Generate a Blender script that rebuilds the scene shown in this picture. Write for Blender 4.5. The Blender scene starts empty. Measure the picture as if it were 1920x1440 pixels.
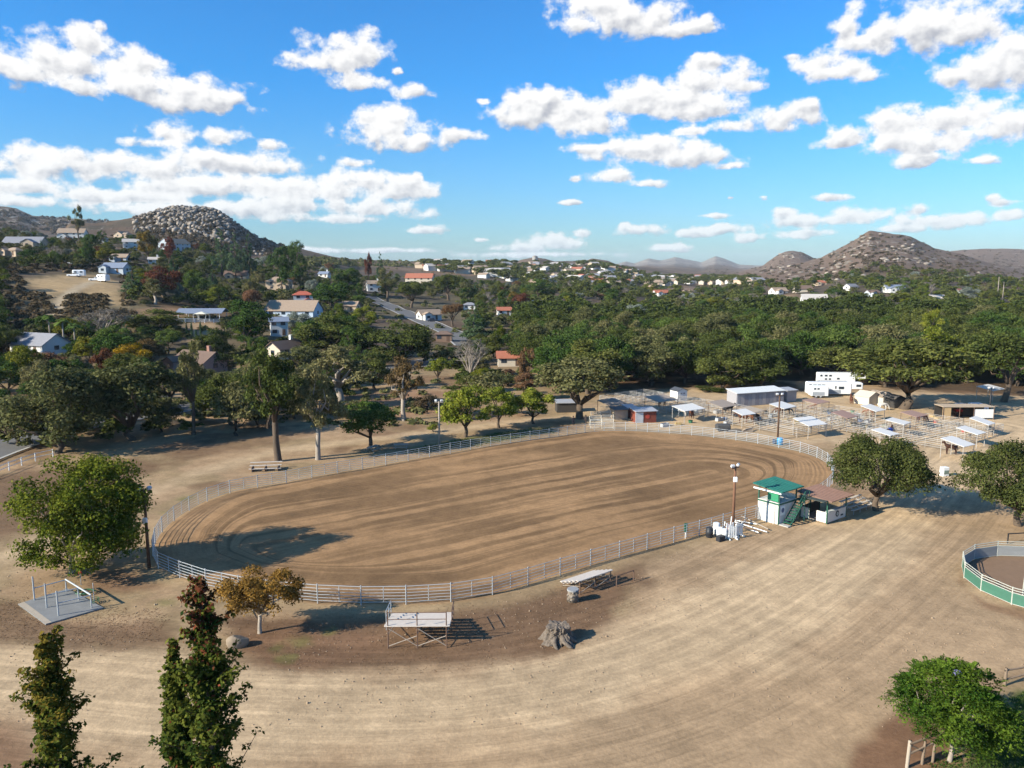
import bpy, math, random
import numpy as np
from mathutils import Vector, Matrix, Quaternion

# ------------------------------------------------------------------ camera, sky, sun, exposure
scn = bpy.context.scene
COL = scn.collection
CAMH, FPX, HORIZ = 27.0, 1461.0, 505.0          # metres; focal length and horizon row in photo pixels
PITCH = math.atan((720 - HORIZ) / FPX)
cam_d = bpy.data.cameras.new('camera')
cam_d.sensor_width = 36.0
cam_d.lens = FPX / 1920 * 36.0
cam_d.clip_start, cam_d.clip_end = 0.5, 80000
cam = bpy.data.objects.new('camera', cam_d)
COL.objects.link(cam)
cam.location = (0, 0, CAMH)
cam.rotation_euler = (math.pi / 2 - PITCH, 0, 0)
scn.camera = cam

SUN_AZ, SUN_EL = math.radians(26), math.radians(27)      # shadows fall to +x, a little to +y
sun_to = Vector((-math.cos(SUN_AZ) * math.cos(SUN_EL), -math.sin(SUN_AZ) * math.cos(SUN_EL), math.sin(SUN_EL)))
w = bpy.data.worlds.new('World')
scn.world = w
w.use_nodes = True
nt = w.node_tree
nt.nodes.clear()
wo = nt.nodes.new('ShaderNodeOutputWorld')
bg = nt.nodes.new('ShaderNodeBackground')
sk = nt.nodes.new('ShaderNodeTexSky')
sk.sky_type = 'NISHITA'
sk.sun_disc = False
sk.sun_elevation = SUN_EL
sk.sun_rotation = math.atan2(sun_to.x, sun_to.y)
sk.altitude = 400
sk.air_density = 1.1
sk.dust_density = 1.0
sk.ozone_density = 3.0
hs = nt.nodes.new('ShaderNodeMix')
hs.data_type = 'RGBA'
hs.blend_type = 'MULTIPLY'
hs.inputs['Factor'].default_value = 1.0
wtc = nt.nodes.new('ShaderNodeTexCoord')
wsx = nt.nodes.new('ShaderNodeSeparateXYZ')
wmr = nt.nodes.new('ShaderNodeMapRange')
wmr.inputs[1].default_value, wmr.inputs[2].default_value = 0.0, 0.22
wtint = nt.nodes.new('ShaderNodeMix')                 # clear deep air aloft, paler low down, the same all round
wtint.data_type = 'RGBA'
wtint.inputs['A'].default_value = (0.66, 0.90, 1.12, 1)
wtint.inputs['B'].default_value = (0.27, 0.88, 1.40, 1)
nt.links.new(wtc.outputs['Generated'], wsx.inputs[0])
nt.links.new(wsx.outputs[2], wmr.inputs[0])
nt.links.new(wmr.outputs[0], wtint.inputs['Factor'])
nt.links.new(wtint.outputs['Result'], hs.inputs['B'])
nt.links.new(sk.outputs[0], hs.inputs['A'])
nt.links.new(hs.outputs['Result'], bg.inputs[0])
nt.links.new(bg.outputs[0], wo.inputs[0])
bg.inputs[1].default_value = 0.078
sd = bpy.data.lights.new('sun', 'SUN')
sd.energy = 4.8
sd.angle = math.radians(0.5)
sd.color = (1.0, 0.925, 0.78)
so = bpy.data.objects.new('sun', sd)
COL.objects.link(so)
so.rotation_euler = sun_to.to_track_quat('Z', 'Y').to_euler()
so.location = (-60, -40, 80)
vs = scn.view_settings
vs.view_transform = 'Standard'
vs.look = 'None'
vs.gamma = 1.0
vs.exposure = 0.95
vs.use_curve_mapping = False
scn.cycles.use_denoising = True
scn.cycles.max_bounces = 5
scn.cycles.diffuse_bounces = 2
scn.cycles.glossy_bounces = 2
scn.cycles.transmission_bounces = 2
scn.cycles.transparent_max_bounces = 8
scn.cycles.volume_bounces = 0

# ------------------------------------------------------------------ small maths
rng = np.random.default_rng(7)
random.seed(7)
cP, sP = math.cos(PITCH), math.sin(PITCH)

def pix_dir(px, py):
    rx = (np.asarray(px, float) - 960) / FPX
    ry = -(np.asarray(py, float) - 720) / FPX
    return rx, cP + ry * sP, -sP + ry * cP

def at(px, py, z=0.0):
    """the place on the level z that the photograph shows at this pixel"""
    dx, dy, dz = pix_dir(px, py)
    t = (z - CAMH) / dz
    return float(dx * t), float(dy * t)

def depth_x(px, y):
    """x of a column of the photograph at distance y (near the horizon row)"""
    return (px - 960) / FPX * y

_perm = np.random.default_rng(3).random((256, 256))
def vnoise(x, y):
    xi, yi = np.floor(x).astype(int), np.floor(y).astype(int)
    fx, fy = x - xi, y - yi
    fx, fy = fx * fx * (3 - 2 * fx), fy * fy * (3 - 2 * fy)
    g = lambda i, j: _perm[i % 256, j % 256]
    a = g(xi, yi) * (1 - fx) + g(xi + 1, yi) * fx
    b = g(xi, yi + 1) * (1 - fx) + g(xi + 1, yi + 1) * fx
    return a * (1 - fy) + b * fy

def fbm(x, y, o=4, gain=0.5):
    x, y = np.asarray(x, float), np.asarray(y, float)
    s, a, t = 0, 1.0, 0
    for k in range(o):
        s = s + a * vnoise(x * 2 ** k + 17.3 * k, y * 2 ** k + 9.1 * k)
        t += a
        a *= gain
    return s / t

def sstep(a, b, x):
    t = np.clip((x - a) / (b - a), 0, 1)
    return t * t * (3 - 2 * t)

def poly_sd(x, y, P, closed=True):
    """signed distance to a polygon, negative inside (or plain distance to a polyline)"""
    P = np.asarray(P, float)
    d = np.full(x.shape, 1e9)
    ins = np.zeros(x.shape, bool)
    n = len(P)
    for i in range(n if closed else n - 1):
        ax, ay = P[i]
        bx, by = P[(i + 1) % n]
        ex, ey = bx - ax, by - ay
        t = np.clip(((x - ax) * ex + (y - ay) * ey) / (ex * ex + ey * ey + 1e-12), 0, 1)
        d = np.minimum(d, (x - ax - t * ex) ** 2 + (y - ay - t * ey) ** 2)
        if closed:
            c = ((ay > y) != (by > y)) & (x < ex * (y - ay) / (ey + 1e-12 * (ey == 0)) + ax)
            ins ^= c
    d = np.sqrt(d)
    return np.where(ins, -d, d) if closed else d

def catmull(P, n=12, closed=True):
    P = np.asarray(P, float)
    out = []
    m = len(P)
    for i in range(m if closed else m - 1):
        p0, p1, p2, p3 = (P[(i - 1) % m], P[i], P[(i + 1) % m], P[(i + 2) % m]) if closed else (P[max(i - 1, 0)], P[i], P[i + 1], P[min(i + 2, m - 1)])
        for t in np.linspace(0, 1, n, endpoint=False):
            out.append(0.5 * (2 * p1 + (p2 - p0) * t + (2 * p0 - 5 * p1 + 4 * p2 - p3) * t * t + (3 * p1 - p0 - 3 * p2 + p3) * t ** 3))
    if not closed:
        out.append(P[-1])
    return np.array(out)

def resample(P, step, closed=True):
    Q = np.vstack([P, P[:1]]) if closed else P
    L = np.concatenate([[0], np.cumsum(np.hypot(*(np.diff(Q, axis=0).T)))])
    n = max(2, int(round(L[-1] / step)))
    s = np.linspace(0, L[-1], n, endpoint=False) if closed else np.linspace(0, L[-1], n + 1)
    return np.stack([np.interp(s, L, Q[:, 0]), np.interp(s, L, Q[:, 1])], 1)

# ------------------------------------------------------------------ materials
MATS = {}
def mat(key, col, rough=0.8, var=0.25, scale=3.0, metal=0.0, bump=0.0, spec=0.3, coat=None):
    """painted or weathered surface: base colour with two scales of blotch"""
    if key in MATS:
        return MATS[key]
    m = bpy.data.materials.new(key)
    m.use_nodes = True
    t = m.node_tree
    b = t.nodes['Principled BSDF']
    b.inputs['Roughness'].default_value = rough
    b.inputs['Metallic'].default_value = metal
    b.inputs['Specular IOR Level'].default_value = spec
    tc = t.nodes.new('ShaderNodeTexCoord')
    n = t.nodes.new('ShaderNodeTexNoise')
    n.inputs['Scale'].default_value = scale
    n.inputs['Detail'].default_value = 5
    n.inputs['Roughness'].default_value = 0.65
    t.links.new(tc.outputs['Object'], n.inputs['Vector'])
    mx = t.nodes.new('ShaderNodeMix')
    mx.data_type = 'RGBA'
    c = np.array(col)
    mx.inputs['A'].default_value = (*np.clip(c * (1 - var), 0, 1), 1)
    mx.inputs['B'].default_value = (*np.clip(c * (1 + var), 0, 1), 1)
    t.links.new(n.outputs['Fac'], mx.inputs['Factor'])
    t.links.new(mx.outputs['Result'], b.inputs['Base Color'])
    if bump:
        bp = t.nodes.new('ShaderNodeBump')
        bp.inputs['Strength'].default_value = bump
        bp.inputs['Distance'].default_value = 0.05
        t.links.new(n.outputs['Fac'], bp.inputs['Height'])
        t.links.new(bp.outputs[0], b.inputs['Normal'])
    MATS[key] = m
    return m

def leafmat(key, c1, c2, trans=0.25, hvar=0.04, vvar=0.5):
    """foliage: colour differs leaf by leaf and tree by tree, light passes through a little"""
    if key in MATS:
        return MATS[key]
    m = bpy.data.materials.new(key)
    m.use_nodes = True
    t = m.node_tree
    t.nodes.clear()
    out = t.nodes.new('ShaderNodeOutputMaterial')
    ge = t.nodes.new('ShaderNodeNewGeometry')
    oi = t.nodes.new('ShaderNodeObjectInfo')
    tc = t.nodes.new('ShaderNodeTexCoord')
    n = t.nodes.new('ShaderNodeTexNoise')
    n.inputs['Scale'].default_value = 0.45
    n.inputs['Detail'].default_value = 3
    t.links.new(ge.outputs['Position'], n.inputs['Vector'])
    a1 = t.nodes.new('ShaderNodeMath'); a1.operation = 'MULTIPLY_ADD'
    t.links.new(n.outputs['Fac'], a1.inputs[0]); a1.inputs[1].default_value = 2.0; a1.inputs[2].default_value = -0.95
    a2 = t.nodes.new('ShaderNodeMath'); a2.operation = 'MULTIPLY_ADD'
    t.links.new(ge.outputs['Random Per Island'], a2.inputs[0]); a2.inputs[1].default_value = 0.75
    t.links.new(a1.outputs[0], a2.inputs[2])
    mx = t.nodes.new('ShaderNodeMix'); mx.data_type = 'RGBA'; mx.clamp_factor = True
    mx.inputs['A'].default_value = (*c1, 1); mx.inputs['B'].default_value = (*c2, 1)
    t.links.new(a2.outputs[0], mx.inputs['Factor'])
    h = t.nodes.new('ShaderNodeHueSaturation')
    r1 = t.nodes.new('ShaderNodeMath'); r1.operation = 'MULTIPLY_ADD'
    t.links.new(oi.outputs['Random'], r1.inputs[0]); r1.inputs[1].default_value = hvar; r1.inputs[2].default_value = 0.5 - hvar / 2
    r2 = t.nodes.new('ShaderNodeMath'); r2.operation = 'MULTIPLY_ADD'
    t.links.new(oi.outputs['Random'], r2.inputs[0]); r2.inputs[1].default_value = -vvar; r2.inputs[2].default_value = 1 + vvar / 2
    t.links.new(r1.outputs[0], h.inputs['Hue']); t.links.new(r2.outputs[0], h.inputs['Value'])
    t.links.new(mx.outputs['Result'], h.inputs['Color'])
    d = t.nodes.new('ShaderNodeBsdfDiffuse')
    tr = t.nodes.new('ShaderNodeBsdfTranslucent')
    t.links.new(h.outputs[0], d.inputs[0]); t.links.new(h.outputs[0], tr.inputs[0])
    m1 = t.nodes.new('ShaderNodeMixShader'); m1.inputs[0].default_value = trans
    t.links.new(d.outputs[0], m1.inputs[1]); t.links.new(tr.outputs[0], m1.inputs[2])
    t.links.new(m1.outputs[0], out.inputs[0])
    MATS[key] = m
    return m

# ------------------------------------------------------------------ mesh helpers
def mesh_np(name, V, F, m=None, smooth=False):
    """V (n,3), F (k,3 or 4) arrays"""
    me = bpy.data.meshes.new(name)
    V = np.asarray(V, np.float32); F = np.asarray(F, np.int32)
    k, c = F.shape
    me.vertices.add(len(V)); me.vertices.foreach_set('co', V.ravel())
    me.loops.add(k * c); me.loops.foreach_set('vertex_index', F.ravel())
    me.polygons.add(k)
    me.polygons.foreach_set('loop_start', np.arange(0, k * c, c, dtype=np.int32))
    if smooth:
        me.polygons.foreach_set('use_smooth', np.ones(k, bool))
    me.update(calc_edges=True)
    if m: me.materials.append(m)
    return me

class MB:
    """collects boxes, tubes and loose faces into one mesh"""
    def __init__(s): s.v, s.f = [], []
    def raw(s, V, F):
        o = len(s.v)
        s.v += [tuple(map(float, p)) for p in V]
        s.f += [tuple(int(i) + o for i in f) for f in F]
        return s
    def box(s, c, d, rz=0.0, taper=1.0):
        x, y, z = d[0] / 2, d[1] / 2, d[2] / 2
        V = []
        cz, sz = math.cos(rz), math.sin(rz)
        for k, (a, b, e) in enumerate([(-x, -y, -z), (x, -y, -z), (x, y, -z), (-x, y, -z), (-x, -y, z), (x, -y, z), (x, y, z), (-x, y, z)]):
            if e > 0: a, b = a * taper, b * taper
            V.append((c[0] + a * cz - b * sz, c[1] + a * sz + b * cz, c[2] + e))
        return s.raw(V, [(3, 2, 1, 0), (4, 5, 6, 7), (0, 1, 5, 4), (1, 2, 6, 5), (2, 3, 7, 6), (3, 0, 4, 7)])
    def bevbox(s, c, d, b):
        """box with chamfered vertical and top edges"""
        x, y, z = d[0] / 2, d[1] / 2, d[2] / 2
        def ring(ix, zz, bb):
            return [(-ix[0] + bb, -ix[1], zz), (ix[0] - bb, -ix[1], zz), (ix[0], -ix[1] + bb, zz), (ix[0], ix[1] - bb, zz), (ix[0] - bb, ix[1], zz), (-ix[0] + bb, ix[1], zz), (-ix[0], ix[1] - bb, zz), (-ix[0], -ix[1] + bb, zz)]
        V = ring((x, y), -z, b) + ring((x, y), z - b, b) + ring((x - b, y - b), z, b * 0.6)
        V = [(c[0] + p[0], c[1] + p[1], c[2] + p[2]) for p in V]
        F = [tuple(range(7, -1, -1)), tuple(range(16, 24))]
        for r in (0, 8):
            for i in range(8): F.append((r + i, r + (i + 1) % 8, r + 8 + (i + 1) % 8, r + 8 + i))
        return s.raw(V, F)
    def tube(s, pts, rad, n=6, cap=True):
        pts = [Vector(p) for p in pts]
        if not hasattr(rad, '__len__'): rad = [rad] * len(pts)
        o = len(s.v)
        for i, p in enumerate(pts):
            t = (pts[min(i + 1, len(pts) - 1)] - pts[max(i - 1, 0)]).normalized()
            a = t.cross(Vector((0, 0, 1)) if abs(t.z) < 0.9 else Vector((1, 0, 0))).normalized()
            b = t.cross(a)
            for k in range(n):
                q = p + (a * math.cos(2 * math.pi * k / n) + b * math.sin(2 * math.pi * k / n)) * rad[i]
                s.v.append(tuple(q))
        for i in range(len(pts) - 1):
            for k in range(n):
                s.f.append((o + i * n + k, o + i * n + (k + 1) % n, o + (i + 1) * n + (k + 1) % n, o + (i + 1) * n + k))
        if cap:
            s.f.append(tuple(o + k for k in range(n - 1, -1, -1)))
            e = o + (len(pts) - 1) * n
            s.f.append(tuple(e + k for k in range(n)))
        return s
    def mesh(s, name, m=None, smooth=False):
        me = bpy.data.meshes.new(name)
        me.from_pydata(s.v, [], s.f)
        if smooth:
            for p in me.polygons: p.use_smooth = True
        me.update()
        if m: me.materials.append(m)
        return me

def O(name, me=None, parent=None, loc=(0, 0, 0), rz=0.0, scale=(1, 1, 1), rot=None, label=None, cat=None, group=None, kind=None):
    o = bpy.data.objects.new(name, me)
    COL.objects.link(o)
    o.location = loc
    if rot is not None:
        if isinstance(rot, Quaternion):
            o.rotation_mode = 'QUATERNION'; o.rotation_quaternion = rot
        else: o.rotation_euler = rot
    else: o.rotation_euler = (0, 0, rz)
    o.scale = scale if hasattr(scale, '__len__') else (scale,) * 3
    if parent: o.parent = parent
    if label: o['label'] = label
    if cat: o['category'] = cat
    if group: o['group'] = group
    if kind: o['kind'] = kind
    return o

_unit = {}
def unit_tube(m, n=6):
    k = (m.name, n)
    if k not in _unit: _unit[k] = MB().tube([(0, 0, 0), (0, 0, 1)], 1.0, n).mesh('tube', m, smooth=n > 6)
    return _unit[k]
def unit_box(m):
    k = (m.name, 'b')
    if k not in _unit: _unit[k] = MB().box((0, 0, 0), (1, 1, 1)).mesh('box', m)
    return _unit[k]
def rod(name, p, q, r, m, parent=None, n=6, **kw):
    p, q = Vector(p), Vector(q)
    d = q - p
    return O(name, unit_tube(m, n), parent, p, rot=d.to_track_quat('Z', 'Y'), scale=(r, r, d.length), **kw)
def slab(name, c, d, m, parent=None, rz=0.0, **kw):
    return O(name, unit_box(m), parent, c, rz=rz, scale=d, **kw)

# ------------------------------------------------------------------ terrain
_pc = np.array([-900, 0, 250, 500, 700, 900, 1100, 1300, 1600, 1920, 2900])
_az = np.arctan((_pc - 960) / FPX)
_lr = np.log(np.array([150, 180, 220, 300, 400, 550, 800, 1200, 1700, 2300, 4000, 10000.]))
_tz = np.array([  # heights above the arena, a row per distance
    [0, 0, 0, 0, 0, 0, 0, 0, 0, 0, 0],
    [0, 0, 0, 0, 0, 0, 0, 0, 0, 0, 0],
    [3, 3, 3, 2, 1, 0, 0, 0, 0, 0, 0],
    [12, 12, 12, 9, 5, 2, 1, 1, 1, 1, 1],
    [26, 26, 24, 14, 9, 5, 3, 2, 3, 3, 3],
    [43, 43, 36, 19, 13, 8, 5, 3, 5, 5, 5],
    [56, 56, 42, 24, 16, 10, 5, 3, 8, 8, 8],
    [56, 56, 44, 30, 22, 14, 11, 5, 10, 10, 10],
    [55, 55, 45, 36, 28, 30, 34, 10, 12, 12, 12],
    [50, 50, 45, 36, 30, 46, 50, 16, 14, 14, 14],
    [40, 40, 40, 34, 30, 30, 30, 18, 18, 18, 18],
    [30, 30, 30, 30, 30, 30, 30, 30, 30, 30, 30]], float)
_A = np.linspace(_az[0], _az[-1], 260)
_R = np.linspace(_lr[0], _lr[-1], 260)
_g1 = np.stack([np.interp(_A, _az, r) for r in _tz])
_g2 = np.stack([np.interp(_R, _lr, _g1[:, j]) for j in range(260)], 1)
_k = np.exp(-np.linspace(-2, 2, 13) ** 2); _k /= _k.sum()
_gp = np.pad(_g2, 6, mode='edge')
_gp = np.apply_along_axis(lambda v: np.convolve(v, _k, 'valid'), 0, _gp)
_TG = np.apply_along_axis(lambda v: np.convolve(v, _k, 'valid'), 1, _gp)

def ridge(pts, d0, wf, wb, rough, ns, low=-30):
    P = np.array(pts, float)
    dx, dy, dz = pix_dir(P[:, 0], P[:, 1])
    az = np.arctan2(dx, dy)
    z = CAMH + dz / np.hypot(dx, dy) * d0
    az = np.concatenate([[az[0] - 0.06], az, [az[-1] + 0.06]])
    z = np.concatenate([[low], z, [low]])
    return az, z, d0, wf, wb, rough, ns
RIDGES = [
    ridge([(130, 432), (200, 428), (270, 412), (300, 401), (325, 395), (345, 393), (370, 394), (395, 397), (412, 402), (440, 419), (480, 446), (520, 462), (600, 482), (650, 496)], 1150, 300, 500, 6, 60),
    ridge([(-500, 430), (-150, 400), (0, 394), (30, 396), (45, 402), (62, 409), (120, 412), (200, 416), (270, 412), (330, 430)], 2500, 700, 900, 12, 120),
    ridge([(480, 490), (560, 476), (600, 482), (650, 487), (760, 491), (860, 489), (900, 494), (960, 500)], 1500, 500, 600, 3, 100),
    ridge([(900, 500), (960, 494), (985, 488), (1003, 485), (1022, 487), (1050, 495), (1090, 494), (1110, 487), (1140, 491), (1170, 503), (1240, 520)], 2300, 900, 800, 3, 120),
    ridge([(1130, 505), (1172, 491), (1190, 495), (1215, 486), (1240, 489), (1265, 483), (1290, 487), (1315, 493), (1342, 482), (1365, 489), (1385, 497), (1450, 500), (1560, 500)], 6200, 1800, 1800, 18, 260),
    ridge([(1340, 520), (1430, 500), (1455, 482), (1470, 475), (1485, 472), (1505, 475), (1525, 485), (1545, 492), (1600, 500)], 2700, 800, 800, 10, 110),
    ridge([(1300, 535), (1345, 522), (1400, 510), (1440, 505), (1500, 495), (1540, 486), (1565, 474), (1590, 460), (1612, 447), (1630, 438), (1650, 440), (1680, 442), (1705, 446), (1730, 460), (1755, 470), (1800, 480), (1850, 497), (1920, 515), (2050, 530)], 1800, 640, 700, 9, 90),
    ridge([(1600, 500), (1700, 486), (1760, 474), (1800, 470), (1850, 467), (1890, 468), (1950, 472), (2300, 480), (2900, 500)], 3600, 900, 1000, 10, 160),
]
def terrain(x, y):
    x = np.asarray(x, float); y = np.asarray(y, float)
    r = np.hypot(x, y) + 1e-6
    az = np.arctan2(x, y)
    front = sstep(-0.2, 0.25, np.cos(az))
    fa = np.clip((np.clip(az, _az[0], _az[-1]) - _A[0]) / (_A[1] - _A[0]), 0, 258.999)
    fr = np.clip((np.log(r) - _R[0]) / (_R[1] - _R[0]), 0, 258.999)
    ia, ir = fa.astype(int), fr.astype(int)
    ta, tr = fa - ia, fr - ir
    z = (_TG[ir, ia] * (1 - ta) + _TG[ir, ia + 1] * ta) * (1 - tr) + (_TG[ir + 1, ia] * (1 - ta) + _TG[ir + 1, ia + 1] * ta) * tr
    z = z * front
    z = z + sstep(170, 400, r) * (fbm(x / 60, y / 60, 3) - 0.5) * 5
    z = z + sstep(500, 1500, r) * (fbm(x / 200 + 40, y / 200, 3) - 0.5) * 12
    for a, zz, d0, wf, wb, rough, ns in RIDGES:
        zr = np.interp(az, a, zz, left=-30, right=-30)
        zr = zr + (fbm(x / ns + 7, y / ns + 3, 5, 0.55) - 0.5) * rough * 2 * sstep(0, 60, zr)
        t = np.where(r < d0, (d0 - r) / wf, (r - d0) / wb)
        g = 1 / (1 + (t * 1.15) ** 2.6)
        g = g * sstep(2.6, 1.2, t)
        z = np.where(zr > z, z + (zr - z) * g, z)
    # little relief of the near ground: worn banks and the dip behind the trees
    near = sstep(175, 140, r)
    z = z + near * (fbm(x / 9, y / 9, 3) - 0.5) * 0.12
    return z
def tz(x, y): return float(gterr(np.array([x]), np.array([y]))[0])

gterr = terrain
def ray_hit(px, py, r0=95.0, r1=9000.0):
    """where sight lines of the photograph meet the terrain"""
    px = np.atleast_1d(np.asarray(px, float)); py = np.atleast_1d(np.asarray(py, float))
    dx, dy, dz = pix_dir(px, py)
    h = np.hypot(dx, dy); dx, dy, dz = dx / h, dy / h, dz / h
    R = np.exp(np.linspace(math.log(r0), math.log(r1), 700))
    res = np.full(len(px), np.nan)
    for r in R:
        k = np.flatnonzero(np.isnan(res))
        if not len(k): break
        d = CAMH + dz[k] * r - gterr(dx[k] * r, dy[k] * r)
        res[k[d <= 0]] = r
    return dx * res, dy * res, res
# ------------------------------------------------------------------ the arena's outline and other plans on the ground
ARENA_PX = [(297, 1066), (338, 1084), (388, 1101), (450, 1114), (540, 1126), (637, 1133), (722, 1134), (806, 1131), (888, 1123), (957, 1107), (1017, 1089), (1126, 1056), (1223, 1028), (1322, 1001), (1415, 974), (1480, 955), (1525, 938), (1556, 915), (1562, 892), (1548, 868), (1510, 851), (1450, 838), (1400, 829), (1340, 821), (1280, 815), (1200, 810), (1150, 809), (1105, 812), (1040, 821), (960, 832), (880, 844), (800, 858), (690, 878), (600, 893), (520, 909), (457, 918), (415, 930), (379, 944), (349, 961), (321, 981), (300, 1003), (288, 1030), (288, 1052)]
ARENA = catmull([at(*p) for p in ARENA_PX], 10)
G = lambda pts: np.array([at(*p) for p in pts])

# ground sheet: rings round the camera's foot, fine where the photograph looks
r_list = [0.5, 6, 12, 18]
while r_list[-1] < 290: r_list.append(r_list[-1] * (1.0058 if r_list[-1] > 32 else 1.05))
while r_list[-1] < 3500: r_list.append(r_list[-1] * 1.0125)
while r_list[-1] < 9300: r_list.append(r_list[-1] * 1.03)
Rr = np.array(r_list)
A_in = np.radians(np.arange(-40, 40.01, 0.165))
A_out = np.radians(np.concatenate([np.arange(44, 180, 4.0), np.arange(180, 317, 4.0)]))
Aa = np.concatenate([A_in, A_out])
nr, na = len(Rr), len(Aa)
RR, AA = np.meshgrid(Rr, Aa, indexing='ij')
GX, GY = RR * np.sin(AA), RR * np.cos(AA)
GZ = terrain(GX, GY)
def gterr(x, y):
    """height of the built ground sheet"""
    r_, a_ = np.hypot(x, y), np.arctan2(x, y)
    i = np.clip(np.searchsorted(Rr, r_) - 1, 0, nr - 2); t = np.clip((r_ - Rr[i]) / (Rr[i + 1] - Rr[i]), 0, 1)
    f = np.clip((a_ - A_in[0]) / (A_in[1] - A_in[0]), 0, len(A_in) - 1.001); j = f.astype(int); s = f - j
    return (GZ[i, j] * (1 - s) + GZ[i, j + 1] * s) * (1 - t) + (GZ[i + 1, j] * (1 - s) + GZ[i + 1, j + 1] * s) * t
x, y, r = GX.ravel(), GY.ravel(), RR.ravel()
near = r < 320
xn, yn = x[near], y[near]
asd = np.full(x.shape, 50.0)
asd[near] = poly_sd(xn, yn, ARENA)

# colours of the soils (real reflectances)
PALE = np.array([0.445, 0.318, 0.188]); TAN = np.array([0.325, 0.216, 0.122]); BROWN = np.array([0.16, 0.095, 0.053])
STRAW = np.array([0.28, 0.195, 0.105]); RED = np.array([0.19, 0.105, 0.058]); GREEN = np.array([0.07, 0.085, 0.025])
LITTER = np.array([0.085, 0.055, 0.032]); CHAP = np.array([0.105, 0.072, 0.048])
ARENA_C = np.array([0.27, 0.160, 0.078])
col = np.tile(STRAW, (len(x), 1))
wob = (fbm(x / 3.1, y / 3.1, 5, 0.6) - 0.5)
wob2 = (fbm(x / 11 + 50, y / 11, 4, 0.6) - 0.5)
def lay(c, m):
    global col
    col = col * (1 - m[:, None]) + np.asarray(c) * m[:, None]
def pmask(P, soft, wa=3.0, closed=True, width=0.0, sub=None):
    m = np.zeros(x.shape)
    s = near if sub is None else sub
    d = poly_sd(x[s], y[s], P, closed) - width + wob[s] * wa + wob2[s] * wa
    m[s] = sstep(soft, -soft, d)
    return m
# far: woodland floor, chaparral slopes
lay(CHAP, sstep(190, 260, r))
gx = fbm(x / 45, y / 45, 4)
lay([0.075, 0.06, 0.04], sstep(190, 260, r) * sstep(0.45, 0.6, gx))
lay([0.15, 0.10, 0.065], sstep(600, 900, r) * sstep(0.5, 0.62, fbm(x / 90 + 9, y / 90, 4)))
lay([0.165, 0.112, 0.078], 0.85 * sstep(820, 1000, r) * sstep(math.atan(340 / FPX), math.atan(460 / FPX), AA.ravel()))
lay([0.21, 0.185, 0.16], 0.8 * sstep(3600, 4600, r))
lay([0.135, 0.108, 0.058], 0.75 * sstep(190, 240, r) * sstep(760, 560, r) * sstep(60, -30, x) * sstep(0.35, 0.6, fbm(x / 25 + 4, y / 25, 4)))
lay(LITTER, sstep(160, 185, r) * sstep(450, 330, r) * sstep(-5, 25, x))
# near: mottled dry ground
lay(TAN, sstep(0.45, 0.6, fbm(x / 7 + 3, y / 7, 4)) * (r < 200))
lay(BROWN, 0.75 * sstep(0.5, 0.66, fbm(x / 12 + 30, y / 12 + 8, 5, 0.6)) * (r < 200))
lay(PALE, 0.9 * pmask(G([(1100, 770), (1080, 812), (1560, 830), (1620, 900), (2100, 1000), (2200, 800), (2000, 745), (1700, 735), (1480, 735), (1300, 728), (1180, 735)]), 3.0, 5))
# the drive that sweeps round the arena
DRIVE = G([(-250, 1205), (0, 1213), (120, 1222), (300, 1243), (450, 1262), (600, 1270), (750, 1271), (880, 1262), (1000, 1238), (1095, 1203), (1165, 1150), (1205, 1095), (1230, 1050), (1300, 1024), (1420, 995), (1560, 985), (1650, 960), (1700, 930), (1740, 870), (1800, 840), (2000, 860), (2250, 960), (2250, 1200), (2000, 1270), (1800, 1270), (1690, 1330), (1600, 1480), (1200, 1700), (-300, 1900), (-500, 1500)])
lay(PALE * 0.22 + TAN * 0.78, pmask(DRIVE, 1.2, 4))
lay(TAN, 0.75 * pmask(G([(-300, 1335), (100, 1340), (400, 1350), (700, 1375), (900, 1420), (1100, 1500), (700, 1900), (-500, 1900)]), 2.5, 6))
lay(RED, 0.8 * pmask(G([(-200, 1325), (0, 1330), (55, 1345), (90, 1372), (60, 1440), (0, 1500), (-300, 1600)]), 1.2, 3))
lay(TAN, 0.6 * pmask(G([(1180, 1130), (1240, 1060), (1420, 1005), (1600, 990), (1660, 1000), (1500, 1060), (1300, 1130), (1190, 1180)]), 2.0, 4))
# coordinates along the drive for wheel marks
TR = catmull(G([(-250, 1260), (0, 1270), (400, 1305), (800, 1310), (1100, 1265), (1350, 1175), (1550, 1060), (1690, 965), (1770, 890), (1880, 800)]), 10, False)
td = np.full(len(x), 60.0)
td[near] = poly_sd(xn, yn, TR, False)
lay(PALE * 1.06, 0.95 * sstep(7.5, 2.0, td + wob * 5 + wob2 * 7) * (td < 12))
# dry grass round the stands, leaf litter below trees
lay(BROWN, pmask(G([(425, 1160), (470, 1152), (560, 1150), (720, 1148), (900, 1138), (1010, 1112), (1110, 1078), (1190, 1060), (1200, 1090), (1168, 1140), (1110, 1192), (1040, 1228), (900, 1250), (700, 1262), (560, 1259), (470, 1242), (430, 1215)]), 1.0, 3.5))
lay(RED, 0.6 * pmask(G([(440, 1190), (560, 1170), (720, 1190), (700, 1240), (560, 1250), (450, 1236)]), 1.0, 3))
lay(BROWN, 0.8 * pmask(G([(-100, 1120), (40, 1130), (120, 1170), (330, 1160), (330, 1205), (180, 1220), (0, 1208), (-150, 1200)]), 1.0, 4))
lay(RED, 0.8 * pmask(G([(190, 1060), (300, 1070), (340, 1100), (280, 1115), (190, 1110), (130, 1085)]), 1.0, 3))
lay(BROWN, 0.85 * pmask(G([(-150, 920), (60, 880), (240, 860), (330, 870), (250, 905), (150, 950), (0, 1010), (-150, 1060)]), 2.0, 6))
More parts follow.
